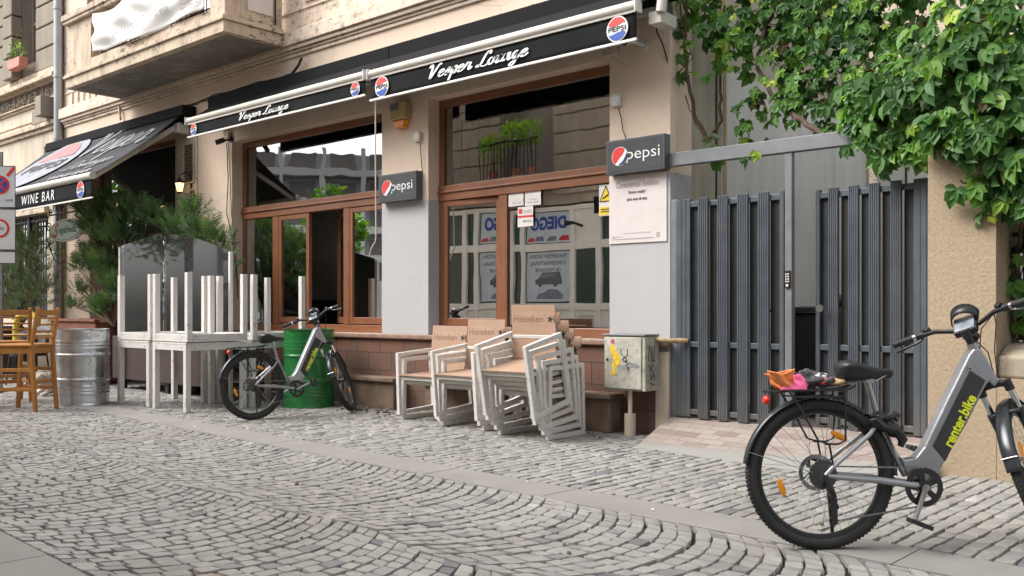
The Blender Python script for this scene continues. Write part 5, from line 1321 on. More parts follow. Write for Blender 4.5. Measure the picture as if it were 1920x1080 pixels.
bc.location = (-10.62, 4.05, 0); bc.rotation_euler = (0, 0, radians(213)); bc['label'] = 'honey wooden bar chair nearest the steel barrel'
o = copy_tree(bc); o.location = (-11.78, 4.30, 0); o.rotation_euler = (0, 0, radians(172)); o['label'] = 'honey wooden bar chair behind, half hidden at the left edge'
o = copy_tree(bc); o.location = (-11.35, 3.62, 0); o.rotation_euler = (0, 0, radians(60)); o['label'] = 'honey wooden bar chair mostly cut off by the left edge'
bpy.data.objects.remove(o) if False else None

def patio(x, y, rz, label):
    t = thing('wicker_chair', label, 'chair', (x, y, 0), rz, 'grey wicker chairs on black legs')
    a = MB(); vs = []; fs = []
    for i in range(13):
        an = radians(-75 + 150*i/12)
        for j in range(6):
            z = .46 + .42*j/5*(1-.25*abs(i-6)/6); rr = .24 + .03*j/5
            vs.append((-rr*cos(an), rr*sin(an), z))
    for i in range(12):
        for j in range(5): q = i*6+j; fs.append((q, q+6, q+7, q+1))
    a.add(vs, fs); o = a.build('back', M['wicker'], t, smooth=True); m_ = o.modifiers.new('t', 'SOLIDIFY'); m_.thickness = .02
    a = MB(); a.cyl((0, 0, .43), (0, 0, .47), .25, n=24); a.build('seat', M['black'], t)
    for sx in (-1, 1):
        for sy in (-1, 1): a = MB(); a.cyl((sx*.17, sy*.17, .43), (sx*.21, sy*.21, 0), .012, n=8); a.build('leg', M['black'], t)
patio(-14.2, 5.45, radians(-70), 'grey wicker chair between the bar chairs and the barrel')
patio(-15.9, 5.3, radians(-40), 'grey wicker chair at the far left edge')
t = thing('bistro_table', 'small square bistro table with tan top behind the steel barrel', 'table', (-13.7, 5.35, 0))
a = MB(); a.box(-.34, .34, -.34, .34, .735, .76); a.build('table_top', M['tan'], t, bevel=.004)
a = MB(); a.cyl((0, 0, .03), (0, 0, .734), .03, n=12); a.cyl((0, 0, 0), (0, 0, .03), .22, .2, n=24); a.build('pedestal', M['black'], t)
# yellow tube framed seat back
t = thing('yellow_chair', 'yellow curved back chair behind the bar chairs', 'chair', (-15.2, 5.8, 0), .3)
a = MB(); a.tube([(-.22, 0, .45), (-.24, 0, .80), (-.20, 0, .98), (-.08, 0, 1.04), (.12, 0, 1.04), (.22, .02, .98), (.24, .02, .45)], .05, 10); a.build('back', M['ochre'], t, smooth=True)
a = MB(); a.box(-.24, .24, -.42, .0, .43, .48); a.build('seat', M['ochre'], t, bevel=.02)
for sx in (-1, 1):
    for y in (-.38, -.03): a = MB(); a.cyl((sx*.2, y, 0), (sx*.2, y, .43), .015, n=8); a.build('leg', M['black'], t)

# small white dog lying behind the barrel
t = thing('dog', 'small fluffy white dog lying on the paving behind the steel barrel', 'dog', (-12.25, 5.0, 0), radians(-65))
bm = MB(); r = random.Random(9)
def fluff(mb, c, rad, n, ln):
    c = Vector(c)
    for i in range(n):
        u = Vector((r.gauss(0, 1), r.gauss(0, 1), r.gauss(0, 1))).normalized(); p = c + Vector((u.x*rad[0], u.y*rad[1], u.z*rad[2])); d = (u + Vector((0, 0, -.8)) + Vector((r.uniform(-.4, .4), r.uniform(-.4, .4), 0))).normalized()
        s = d.cross(Vector((r.uniform(-1, 1), r.uniform(-1, 1), .3))).normalized()*.005; mb.add([p-s, p+s, p+d*ln*r.uniform(.6, 1.2)], [(0, 1, 2)])
me = bpy.data.meshes.new('dog_body'); chain = [(-.26, 0, .12), (-.12, 0, .14), (.02, 0, .15), (.10, 0, .19), (.15, 0, .25), (.22, 0, .25), (.10, .06, .08), (.20, .07, .03), (.27, .07, .025), (.10, -.06, .08), (.20, -.07, .03), (.27, -.07, .025), (-.22, .09, .07), (-.12, .12, .03), (-.22, -.09, .07), (-.12, -.12, .03), (-.32, 0, .14), (-.36, 0, .2), (.27, 0, .235)]
ed = [(0,1),(1,2),(2,3),(3,4),(4,5),(2,6),(6,7),(7,8),(2,9),(9,10),(10,11),(0,12),(12,13),(0,14),(14,15),(0,16),(16,17),(5,18)]
rad_ = [.10, .11, .10, .07, .075, .06, .035, .026, .028, .035, .026, .028, .05, .035, .05, .035, .03, .025, .028]
me.from_pydata(chain, ed, []); o = bpy.data.objects.new('dog_body', me); COL.objects.link(o); o.parent = t
sk = o.modifiers.new('skin', 'SKIN'); me.skin_vertices[0].data.foreach_set('radius', [q for v in rad_ for q in (v, v)]); me.skin_vertices[0].data[0].use_root = True
ss = o.modifiers.new('sub', 'SUBSURF'); ss.levels = 2; ss.render_levels = 2; me.materials.append(M['fur'])
fluff(bm, (-.1, 0, .14), (.2, .11, .1), 900, .045); fluff(bm, (.16, 0, .26), (.085, .08, .075), 700, .04); fluff(bm, (.08, 0, .15), (.09, .09, .09), 400, .04); fluff(bm, (-.34, 0, .18), (.04, .04, .05), 150, .05)
bm.build('coat', M['fur'], t)
a = MB()
for s in (-1, 1): a.sphere((.235, s*.03, .265), .009, 8, 6)
a.sphere((.298, 0, .24), .013, 8, 6); a.build('eyes_and_nose', M['black'], t, smooth=True)
for s in (-1, 1):
    a = MB(); a.sphere((.13, s*.075, .25), .035, 10, 8, (.6, .35, 1.2)); a.build('ear', M['fur'], t, smooth=True)

# small rubble and scraps along the foot of the wall
a = MB(); r = random.Random(14)
for k in range(150):
    x, y = r.uniform(-8.2, -4.4), 6.6 + r.gauss(0, .14)
    if k > 110: x, y = r.uniform(-12, -1.8), r.uniform(2.2, 6.4)
    if k < 40: x, y = r.uniform(-8.1, -7.2), r.uniform(6.35, 6.66)
    y = min(y, 6.66); s = r.uniform(.006, .016) * (2.2 if k < 26 else 1)
    a.sphere((x, y, s*.4+.002), s, 6, 4, (1, r.uniform(.5, 1), .6))
tag(a.build('rubble', plain('small rubble', (.16, .13, .10), .9, var=.5)), 'crumbs of rubble and dark scraps along the foot of the plinth', 'rubble', kind='stuff')
a = MB()
for k in range(70):
    x, y = r.uniform(-10, -1.5), r.uniform(1.9, 6.5)
    if k < 16: x, y = r.uniform(-8, -7.1), r.uniform(6.3, 6.6)
    an = r.uniform(0, 6); s = r.uniform(.006, .014)*(1.8 if k < 10 else 1)
    a.add([(x+s*cos(an), y+s*sin(an), .007), (x-s*.6*sin(an), y+s*.6*cos(an), .011), (x-s*cos(an), y-s*sin(an), .007), (x+s*.6*sin(an), y-s*.6*cos(an), .006)], [(0, 1, 2, 3)])
tag(a.build('litter', M['paper']), 'small pale scraps of paper lying on the setts', 'litter', kind='stuff')
# ================================================================== BICYCLES
def make_bike():
    """origin: contact point of the rear tyre; x forward, y to the rider's left, z up"""
    t = thing('bicycle', 'x', 'bicycle', (0, 0, 0), 0, 'rental electric bicycles')
    RW = .345; HUB = Vector((0, 0, RW)); BB = Vector((.468, 0, .285))
    def wheel(parent_, c, Mx, cass, nm):
        a = MB(); a.cyl((0, -.055, 0), (0, .055, 0), .012, n=10); a.cyl((0, -.03, 0), (0, .03, 0), .020 if not cass else .028, n=20)
        for s in (-1, 1): a.cyl((0, s*.031, 0), (0, s*.034, 0), .030 if not cass else .034, n=24)
        w = a.build(nm, M['black'], parent_, M=Mx, smooth=True)
        a = MB(); n = 72; prof = []
        r0, rt = RW-.026, .027
        vs = []; fs = []; m = 12
        for i in range(n):
            an = 2*pi*i/n
            for k in range(m):
                q = 2*pi*k/m; rr = r0 + rt*cos(q); y = rt*sin(q)
                vs.append((rr*cos(an), y, rr*sin(an)))
        for i in range(n):
            for k in range(m): fs.append((i*m+k, i*m+(k+1) % m, ((i+1) % n)*m+(k+1) % m, ((i+1) % n)*m+k))
        a.add(vs, fs)
        for i in range(108):   # tread blocks
            an = 2*pi*i/108
            for y, dr, off in ((-.017, .0215, 0), (.017, .0215, 0), (0, .0262, .5)):
                an2 = an + off*2*pi/108; rr = r0+dr; L = .0075; wy = .006
                c_ = Vector((rr*cos(an2), y, rr*sin(an2))); tg = Vector((-sin(an2), 0, cos(an2))); rd = Vector((cos(an2), 0, sin(an2)))
                b_ = [c_ + tg*sx*L/2 + Vector((0, sy*wy, 0)) + rd*h_ for h_ in (-.003, .0035) for sx, sy in ((-1,-1),(1,-1),(1,1),(-1,1))]
                a.add(b_, [(4,5,6,7),(0,1,5,4),(1,2,6,5),(2,3,7,6),(3,0,4,7)])
        a.build('tyre', M['rubber'], w, M=Mx, smooth=True)
        a = MB(); vs = []; fs = []; prof = [(RW-.052, -.012), (RW-.066, -.010), (RW-.070, 0), (RW-.066, .010), (RW-.052, .012), (RW-.047, 0)]
        for i in range(n):
            an = 2*pi*i/n
            for rr, y in prof: vs.append((rr*cos(an), y, rr*sin(an)))
        m = len(prof)
        for i in range(n):
            for k in range(m): fs.append((i*m+k, i*m+(k+1) % m, ((i+1) % n)*m+(k+1) % m, ((i+1) % n)*m+k))
        a.add(vs, fs); a.build('rim', M['rim'], w, M=Mx, smooth=True)
        a = MB()
        for i in range(36):
            s = -1 if i % 2 else 1; an = 2*pi*i/36; off = radians(62)*(1 if (i//2) % 2 else -1); hr = .029 if not cass else .033
            a.cyl((hr*cos(an+off), s*.032, hr*sin(an+off)), ((RW-.068)*cos(an), s*.004, (RW-.068)*sin(an)), .0011, n=5)
        a.build('spokes', M['steel'], w, M=Mx)
        a = MB(); 
        for an in ((radians(63), radians(198)) if cass else (radians(150), radians(-30))):
            c_ = Vector(((RW-.15)*cos(an), -.012, (RW-.15)*sin(an))); Mr = Mx @ Matrix.Translation(c_) @ Matrix.Rotation(-(an), 4, 'Y') @ Matrix.Rotation(radians(90), 4, 'Y')
            a.sphere((0, 0, 0), .045, 16, 8, (1, .16, .34), Mr)
        a.build('wheel_reflector', M['orange'], w, smooth=True)
        a = MB(); a.lathe([(.085, 0), (.085, .0018), (.066, .0018), (.066, 0), (.085, 0)], 40, Mx @ Matrix.Translation((0, .042, 0)) @ Matrix.Rotation(radians(90), 4, 'X'), cap=False)
        for k in range(6): a.bar(Mx @ Vector((.03*cos(k*pi/3), .041, .03*sin(k*pi/3))), Mx @ Vector((.068*cos(k*pi/3+.4), .041, .068*sin(k*pi/3+.4))), .006, .0016, (0, 1, 0))
        a.build('brake_disc', M['steel'], w)
        return w
    I4 = Matrix.Translation(HUB); rw = wheel(t, HUB, I4, True, 'rear_wheel')
    a = MB()
    for k, rr in enumerate((.066, .058, .051, .045, .039, .033, .027)):
        n = 44; y = -.038 - k*.0042; pts = []
        for q in range(n): r_ = rr + (.0025 if q % 2 else -.0015); pts.append((r_*cos(2*pi*q/n), r_*sin(2*pi*q/n)))
        a.prism(pts, y-.001, y+.001, I4)
    a.build('cassette', M['cassette'], t)
    # main frame: deep down tube running up to the head
    def P(px, py): return ((px-1540)/406., .345+(888-py)/406.)
    a = MB(); poly = [P(1737, 838), P(1782, 752), P(1829, 664), P(1838, 654), P(1852, 654), P(1862, 672), P(1885, 716), P(1876, 727), P(1866, 716), P(1858, 726), P(1820, 795), P(1759, 892), P(1738, 905), P(1712, 898), P(1700, 880), P(1690, 856), P(1700, 862), P(1720, 858)]
    a.prism(poly, -.032, .032); fr = a.build('frame', M['gun'], t, bevel=.014, seg=3)
    a = MB(); y = -.0335
    cov = [P(1752, 838), P(1829, 690), P(1852, 706), P(1785, 862), P(1770, 856)]
    cov = [P(1751, 836), P(1827, 694), P(1858, 714), P(1786, 846), P(1775, 866)]
    a.prism(cov, -.036, .036); cv = a.build('battery_cover', M['gun2'], t, bevel=.004)
    a = MB(); d = (Vector((P(1850, 712)[0], 0, P(1850, 712)[1])) - Vector((P(1778, 845)[0], 0, P(1778, 845)[1]))).normalized(); upn = Vector((-d.z, 0, d.x))
    text_on(a, 'renter.bike', (P(1800, 789)[0]+.012, -.0368, P(1800, 789)[1]), d, upn, w=.262, h=.052, bold=.03); a.build('lettering', M['lime'], cv)
    a = MB(); c_ = P(1827, 692); a.cyl((c_[0], -.034, c_[1]), (c_[0], -.038, c_[1]), .012, n=18); a.build('battery_lock', M['chrome'], t)
    a = MB(); c_ = P(1827, 692); a.cyl((c_[0], -.0375, c_[1]), (c_[0], -.0385, c_[1]), .006, n=14); a.build('keyhole', M['black'], t)
    # seat tube, stays
    a = MB(); s0, s1 = Vector((P(1705, 892)[0], 0, P(1705, 892)[1])), Vector((P(1655, 792)[0], 0, P(1655, 792)[1]))
    a.tube([s0, s0.lerp(s1, .4)+Vector((-.006, 0, 0)), s1], .0175, 14); st_ = s1
    for s in (-1, 1):
        a.tube([(st_.x, s*.012, st_.z+.01), (st_.x-.06, s*.035, st_.z-.055), (0.03, s*.062, HUB.z+.03), (0, s*.064, HUB.z)], [.013, .012, .010, .010], 10)
        a.tube([(BB.x-.02, s*.035, BB.z+.005), (.25, s*.05, BB.z+.035), (.06, s*.064, HUB.z-.008), (0, s*.064, HUB.z)], [.018, .017, .012, .010], 10)
    a.build('rear_triangle', M['gun'], t, smooth=True)
    sd_ = (s1 - s0).normalized(); sp0 = s1; sp1 = Vector((.232, 0, .775))
    a = MB(); a.cyl(sp0 - sd_*.02, sp0 + sd_*.035, .020, n=14); a.cyl(sp0, sp1, .0145, n=14); a.build('seat_post', M['steel'], t, smooth=True)
    # saddle
    secs = [(-.135, .020, .0, .03), (-.12, .075, .006, .045), (-.09, .088, .010, .052), (-.04, .080, .006, .048), (.02, .050, -.008, .032), (.07, .028, -.012, .026), (.115, .020, -.012, .022), (.135, .010, -.016, .012)]
    a = MB(); vs = []; fs = []; m = 14
    for x, w, z, h_ in secs:
        for k in range(m):
            q = 2*pi*k/m; yy_ = w*cos(q)*(1 if sin(q) > -.3 else .9); zz = (h_*.7*sin(q) if sin(q) > 0 else h_*1.5*sin(q)) + .008*abs(cos(q))*(w/.09)
            vs.append((.222+x*1.02, yy_, .825+z+zz))
    for i in range(len(secs)-1):
        for k in range(m): fs.append((i*m+k, i*m+(k+1) % m, (i+1)*m+(k+1) % m, (i+1)*m+k))
    fs.append(tuple(range(m-1, -1, -1))); fs.append(tuple((len(secs)-1)*m+k for k in range(m)))
    a.add(vs, fs); o = a.build('saddle', M['black'], t, smooth=70); q = o.modifiers.new('s', 'SUBSURF'); q.levels = 1; q.render_levels = 2
    a = MB()
    for s in (-1, 1): a.tube([(.12, s*.02, .79), (.19, s*.022, .775), (.27, s*.022, .775), (.32, s*.015, .80)], .0035, 6)
    a.box(.215, .25, -.026, .026, .765, .785); a.cyl((.11, -.012, .785), (.11, .012, .785), .018, n=12); a.build('saddle_rails', M['steel'], o)
    # mudguards, rack, light
    def guard(parent_, c, r_, a0, a1, Mx, nm, w_=.030):
        a = MB(); n = 40; vs = []; fs = []
        for i in range(n+1):
            an = radians(a0 + (a1-a0)*i/n)
            for k in range(5):
                q = (k-2)/2; rr = r_ - .010*q*q
                vs.append((rr*cos(an), w_*q, rr*sin(an)))
        for i in range(n):
            for k in range(4): q = i*5+k; fs.append((q, q+1, q+6, q+5))
        a.add(vs, fs); o = a.build(nm, M['fender'], parent_, M=Mx, smooth=True); m_ = o.modifiers.new('t', 'SOLIDIFY'); m_.thickness = .002; return o
    rg = guard(t, HUB, RW+.018, -2, 172, I4, 'rear_mudguard')
    a = MB()
    for s in (-1, 1): a.cyl((0, s*.045, HUB.z-.005), ((RW+.012)*cos(radians(163)), s*.028, HUB.z+(RW+.012)*sin(radians(163))), .0018, n=6)
    a.build('mudguard_stay', M['steel'], rg)
    a = MB(); zr = .722
    for s in (-1, 1): a.tube([(-.245, s*.045, zr+.0), (-.15, s*.062, zr+.008), (.05, s*.062, zr+.010), (.13, s*.055, zr+.016), (.165, s*.03, zr+.030)], .0055, 8)
    for x in (-.24, -.12, 0, .10): a.cyl((x, -.055, zr+.006), (x, .055, zr+.006), .004, n=8)
    a.box(-.22, .10, -.02, .02, zr+.004, zr+.009)
    for s in (-1, 1):
        a.tube([(-.16, s*.064, zr+.005), (-.10, s*.066, zr-.09), (-.03, s*.068, zr-.22), (.02, s*.070, zr-.235)], .005, 8); a.tube([(.095, s*.064, zr+.005), (.10, s*.066, zr-.10), (.095, s*.068, zr-.22), (.06, s*.069, zr-.235), (.0, s*.069, zr-.235)], .005, 8)
        a.tube([(-.15, s*.064, zr-.02), (-.06, s*.064, zr-.022), (.095, s*.064, zr-.018)], .004, 6)
        a.cyl((.02, s*.069, zr-.236), (.035, s*.066, HUB.z+.05), .005, n=8)
    a.build('rear_rack', M['black'], t, smooth=True)
    a = MB(); a.sphere((-.247, 0, .685), .022, 14, 10, (.8, 1.3, 1)); a.build('tail_light', M['redlens'], t, smooth=True)
    # drivetrain
    a = MB(); n = 44; yc = -.048
    out = []; 
    for q in range(n*2): r_ = .088 + (.0022 if q % 2 else -.001); out.append((BB.x+r_*cos(pi*q/n), BB.z+r_*sin(pi*q/n)))
    vs = []; fs = []; m = len(out); inn = [(BB.x+.064*cos(pi*q/n), BB.z+.064*sin(pi*q/n)) for q in range(n*2)]
    for y in (yc-.002, yc+.002): vs += [(p[0], y, p[1]) for p in out] + [(p[0], y, p[1]) for p in inn]
    for q in range(m):
        j = (q+1) % m; fs += [(q, j, m+j, m+q), (2*m+j, 2*m+q, 3*m+q, 3*m+j), (q, 2*m+q, 2*m+j, j), (m+j, 3*m+j, 3*m+q, m+q)]
    a.add(vs, fs); a.cyl((BB.x, yc-.004, BB.z), (BB.x, yc+.012, BB.z), .030, n=20)
    for k in range(5): an = 2*pi*k/5+.5; a.bar((BB.x+.02*cos(an), yc, BB.z+.02*sin(an)), (BB.x+.072*cos(an), yc, BB.z+.072*sin(an)), .004, .024, (0, 1, 0)) if False else a.prism([(BB.x+.02*cos(an+.6), BB.z+.02*sin(an+.6)), (BB.x+.02*cos(an-.6), BB.z+.02*sin(an-.6)), (BB.x+.07*cos(an-.22), BB.z+.07*sin(an-.22)), (BB.x+.07*cos(an+.22), BB.z+.07*sin(an+.22))], yc-.002, yc+.002)
    a.build('chainring', M['black'], t)
    a = MB(); a.cyl((BB.x, -.045, BB.z), (BB.x, .045, BB.z), .028, n=20); a.build('bottom_bracket', M['black'], t, smooth=True)
    a = MB(); 
    def chain(p, q):
        p, q = Vector(p), Vector(q); n = max(2, int((q-p).length/.0125)); 
        for i in range(n):
            u, v = p.lerp(q, i/n), p.lerp(q, (i+.82)/n); a.bar(u, v, .0035 if i % 2 else .0055, .007)
    chain((BB.x, yc, BB.z+.088), (0, yc, HUB.z+.040)); chain((BB.x-.02, yc, BB.z-.086), (.045, yc, .135)); 
    for q in range(12):
        an = pi/2 + pi*q/11; an2 = pi/2 + pi*(q+.8)/11; a.bar((.040*cos(an), yc, HUB.z+.040*sin(an)), (.040*cos(an2), yc, HUB.z+.040*sin(an2)), .004, .007)
    chain((0, yc, HUB.z-.040), (.05, yc, .20)); chain((.05, yc, .20), (.03, yc, .145))
    a.build('chain', M['galv'], t)
    a = MB(); a.tube([(0, -.066, HUB.z), (.02, -.072, HUB.z-.06), (.04, -.068, HUB.z-.10)], [.013, .016, .012], 8); a.prism([(.025, .245), (.055, .24), (.055, .14), (.025, .115)], yc-.014, yc-.010)
    a.cyl((.045, yc-.006, .20), (.045, yc+.006, .20), .021, n=14); a.cyl((.04, yc-.006, .138), (.04, yc+.006, .138), .021, n=14); a.build('derailleur', M['black'], t, bevel=.002)
    a = MB(); a.tube([(.07, .065, HUB.z-.02), (.075, .085, HUB.z-.10), (.105, .13, .06), (.115, .145, .022)], [.013, .010, .009, .011], 8); a.build('kickstand', M['black'], t, smooth=True)
    a = MB(); a.tube([(.03, .066, HUB.z+.05), (-.02, .075, HUB.z+.065), (-.03, .066, HUB.z+.02)], .011, 8); a.build('brake_caliper', M['black'], t)
    # crank with pedals, own pivot so that each bicycle holds them at its own angle
    def crank_arm(s, nm):
        a = MB(); a.tube([(0, s*.062, 0), (0, s*.066, -.03), (0, s*.070, -.145), (0, s*.070, -.165)], [.017, .0125, .011, .013], 10); a.cyl((0, s*.055, 0), (0, s*.072, 0), .016, n=16)
        o = a.build(nm, M['steel'], t, smooth=True); o.location = BB
        b_ = MB(); z0 = -.165
        for yy in (.078, .165): b_.box(-.042, .042, s*yy-.004, s*yy+.004, z0-.010, z0+.010)
        for xx in (-.042, .036): b_.box(xx, xx+.006, min(s*.082, s*.161), max(s*.082, s*.161), z0-.010, z0+.010)
        b_.cyl((0, s*.072, z0), (0, s*.16, z0), .007, n=10)
        for xx in (-.045, .045):
            b_.box(xx-.002, xx+.002, min(s*.10, s*.14), max(s*.10, s*.14), z0-.008, z0+.008)
        b_.build('pedal', M['black'], o, bevel=.002); return o
    cr = crank_arm(-1, 'right_crank'); cl = crank_arm(1, 'left_crank')
    cr.name = 'crank'; cl.name = 'crank'
    # ---------------- steered assembly
    top = Vector((P(1845, 655)[0], 0, P(1845, 655)[1])); ax = Vector((-cos(radians(65)), 0, sin(radians(65))))
    S = Matrix.Translation(top) @ Matrix.Rotation(radians(48), 4, ax) @ Matrix.Translation(-top)
    fwd = Vector((ax.z, 0, -ax.x))
    def A(d, f, y): return top + ax*d + fwd*f + Vector((0, y, 0))
    a = MB(); 
    a.cyl(A(-.17, 0, 0), A(.03, 0, 0), .024, n=16); a.build('head_tube', M['gun'], t, smooth=True)
    a = MB(); a.cyl(A(-.19, 0, 0), A(-.165, 0, 0), .027, n=16); a.cyl(A(.02, 0, 0), A(.075, 0, 0), .019, n=14); a.tube([A(-.185, 0, 0), A(-.19, .012, -.03), A(-.20, .02, -.062)], .018, 8); a.tube([A(-.185, 0, 0), A(-.19, .012, .03), A(-.20, .02, .062)], .018, 8)
    for s in (-1, 1): a.cyl(A(-.185, .02, s*.062), A(-.235, .02, s*.062), .021, n=14)
    fk = a.build('fork', M['black'], t, M=S, smooth=True)
    a = MB()
    for s in (-1, 1): a.cyl(A(-.235, .02, s*.062), A(-.33, .02, s*.062), .0145, n=14)
    a.build('stanchion', M['chrome'], fk, M=S, smooth=True)
    zf = RW; dd = (zf - top.z - fwd.z*.045)/ax.z; hubf = A(dd, .045, 0)
    a = MB()
    for s in (-1, 1): a.tube([A(-.325, .02, s*.062), A(-.34, .02, s*.062), A(dd+.05, .022, s*.058), A(dd, .045, s*.055)], [.022, .022, .018, .013], 12)
    a.tube([A(-.335, .0, -.062), A(-.325, -.02, -.03), A(-.325, -.02, .03), A(-.335, .0, .062)], .011, 8)
    a.build('fork_lower', M['fender'], fk, M=S, smooth=True)
    Mf = S @ Matrix.Translation(hubf); fw = wheel(t, hubf, Mf, False, 'front_wheel')
    fg = guard(t, hubf, RW+.018, 30, 182, Mf, 'front_mudguard', .032)
    a = MB()
    for s in (-1, 1): a.tube([Vector((0, s*.05, 0)), Vector(((RW+.014)*cos(radians(172)), s*.034, (RW+.014)*sin(radians(172))))], .0018, 6)
    a.tube([((RW+.02)*cos(radians(172)), .034*q, (RW+.02-.010*q*q)*sin(radians(172))) for q in (-1, -.5, 0, .5, 1)], .003, 6); a.build('mudguard_stay', M['steel'], fg, M=Mf)
    # stem, bars, display
    a = MB(); a.cyl(A(.06, 0, 0), A(.10, 0, 0), .024, n=16); a.tube([A(.085, 0, 0), A(.10, .05, 0)], .018, 12); a.cyl(A(.10, .05, -.03), A(.10, .05, .03), .022, n=14); a.build('stem', M['black'], t, M=S, smooth=True)
    bp = lambda y, d=0, f=0: A(.10+d, .05+f, y)
    a = MB(); bar_ = [bp(-.315, .045, -.09), bp(-.25, .04, -.055), bp(-.14, .03, -.01), bp(-.06, 0, 0), bp(.06, 0, 0), bp(.14, .03, -.01), bp(.25, .04, -.055), bp(.315, .045, -.09)]
    a.tube(bar_, .0115, 12); hb = a.build('handlebar', M['black'], t, M=S, smooth=True)
    for s in (-1, 1):
        a = MB(); a.tube([bp(s*.32, .046, -.093), bp(s*.31, .045, -.088), bp(s*.205, .038, -.036)], [.016, .0165, .016], 12); a.build('grip', M['rubber2'], hb, M=S, smooth=True)
        a = MB(); a.cyl(bp(s*.215, .038, -.042), bp(s*.19, .036, -.032), .018, n=12); a.tube([bp(s*.20, .038, -.02), bp(s*.21, .01, .01), bp(s*.24, .0, -.0), bp(s*.33, .0, -.05)], [.008, .007, .006, .007], 8)
        a.cyl(bp(s*.18, .045, -.02), bp(s*.16, .05, -.0), .016, n=10); a.build('brake_lever', M['black'], hb, M=S, smooth=True)
        a = MB(); a.cyl(bp(s*.235, .039, -.050), bp(s*.222, .038, -.044), .0185, n=14); a.build('clamp_ring', M['chrome'], hb, M=S, smooth=True)
    for s, ln in ((-1, .02), (1, -.02), (-1, -.05)):
        a = MB(); a.tube([bp(s*.19, .02, .0), bp(s*.12, .01, .07), bp(s*.05+ln, -.05, .10), bp(ln, -.16, .07), bp(ln*.5, -.26, .03), bp(s*.03, -.31, .02)], .0028, 6); a.build('brake_hose', M['black'], hb, M=S, smooth=True)
    # display with hood
    Dm = S @ Matrix.Translation(A(.110, .045, 0)) @ Matrix.Rotation(radians(-48), 4, 'Y') @ Matrix.Scale(1.12, 4)
    a = MB(); a.box(-.05, .05, -.048, .048, -.02, .012); dsp = a.build('display', M['black'], t, M=Dm, bevel=.010)
    a = MB(); a.box(-.045, .045, -.041, .041, .0125, .0155); a.build('display_screen', M['screenface'], dsp, M=Dm, bevel=.002)
    a = MB(); vs = []; fs = []
    for i in range(13):
        q = pi*i/12
        for x, rr in ((.015, .052), (.075, .056)): vs.append((x, rr*cos(q), .0+rr*1.05*sin(q)))
    for i in range(12): fs.append((i*2, i*2+1, i*2+3, i*2+2))
    a.add(vs, fs); o = a.build('display_hood', M['black'], dsp, M=Dm, smooth=True); q = o.modifiers.new('t', 'SOLIDIFY'); q.thickness = .004
    a = MB(); a.cyl(A(.03, .07, 0), A(.035, .115, 0), .018, .022, n=16); a.build('headlight', M['black'], t, M=S, smooth=True)
    a = MB(); a.cyl(A(.035, .1155, 0), A(.0352, .118, 0), .019, n=16); a.build('headlight_lens', M['chrome'], t, M=S)
    return t, cr, cl
bk, cr, cl = make_bike()
def rot_cranks(root, ang):
    for c in root.children:
        if c.name.startswith('crank'):
            right = c.data.vertices[0].co.y < 0
            c.rotation_euler = (0, ang if right else ang+pi, 0)
bk2 = copy_tree(bk)
bk.location = (-1.66, 4.09, 0); bk.rotation_euler = (radians(-3), 0, radians(43.9))
bk['label'] = 'grey electric bicycle in the foreground with an orange scarf on its rack'
rot_cranks(bk, radians(22))
bk2.location = (-7.943, 5.186, 0); bk2.rotation_euler = (radians(-3), 0, radians(83)); bk2['label'] = 'grey electric bicycle in front of the green barrel and white tables'
rot_cranks(bk2, radians(-112))
# folding lock wrapped below the saddle of the near bicycle, scarf and fleece on its rack
Mb = Matrix.Translation(bk.location) @ bk.rotation_euler.to_matrix().to_4x4()
bpy.context.view_layer.update()
def attach(o):
    o.matrix_world = Mb; return o
a = MB(); r = random.Random(6)
for k in range(8): 
    c = Vector((.285+.035*cos(k*.8), 0, .60-.004*k)); a.tube([c + Vector((.055*cos(q*pi/6), .042*sin(q*pi/6), .012*sin(q*2+k)-.004*k+.012)) for q in range(12)], .011, 8, closed=True)
a.tube([(.30, -.04, .575), (.345, -.04, .55), (.38, -.035, .50), (.37, -.03, .47)], [.02, .024, .022, .014], 8); a.tube([(.25, -.04, .60), (.28, -.052, .565), (.34, -.045, .55)], .02, 8)
a_ = a; r = random.Random(1)
for q in range(7):
    cc = Vector((.285+.012*q, -.005, .605-.012*q)); a.sphere(cc, .034, 14, 8, (1.1, 1.15, .75))
tag(attach(a.build('bicycle_lock', M['black'], smooth=True)), 'thick black cable lock wound under the saddle of the near bicycle', 'lock')
def clump(mb, c, rx, ry, rz_, seed, n=20, m=12, amp=.25):
    r = random.Random(seed); ph = [r.uniform(0, 6) for _ in range(8)]; vs = []; fs = []
    for i in range(m+1):
        t_ = pi*i/m
        for k in range(n):
            u = 2*pi*k/n; f = 1 + amp*(sin(3*u+ph[0]+2*t_)*.5 + sin(5*t_+ph[1]+u*2)*.4 + sin(7*u+ph[2]-3*t_)*.25)
            vs.append((c[0]+rx*f*sin(t_)*cos(u), c[1]+ry*f*sin(t_)*sin(u), c[2]+rz_*f*cos(t_)*(1 if cos(t_) > 0 else .55)))
    for i in range(m):
        for k in range(n): fs.append((i*n+k, (i+1)*n+k, (i+1)*n+(k+1) % n, i*n+(k+1) % n))
    mb.add(vs, fs)
sc = bpy.data.objects.new('scarf_bundle', None); COL.objects.link(sc); sc.matrix_world = Mb; tag(sc, 'bundled orange and pink scarf with grey fleece lying on the rear rack', 'scarf')
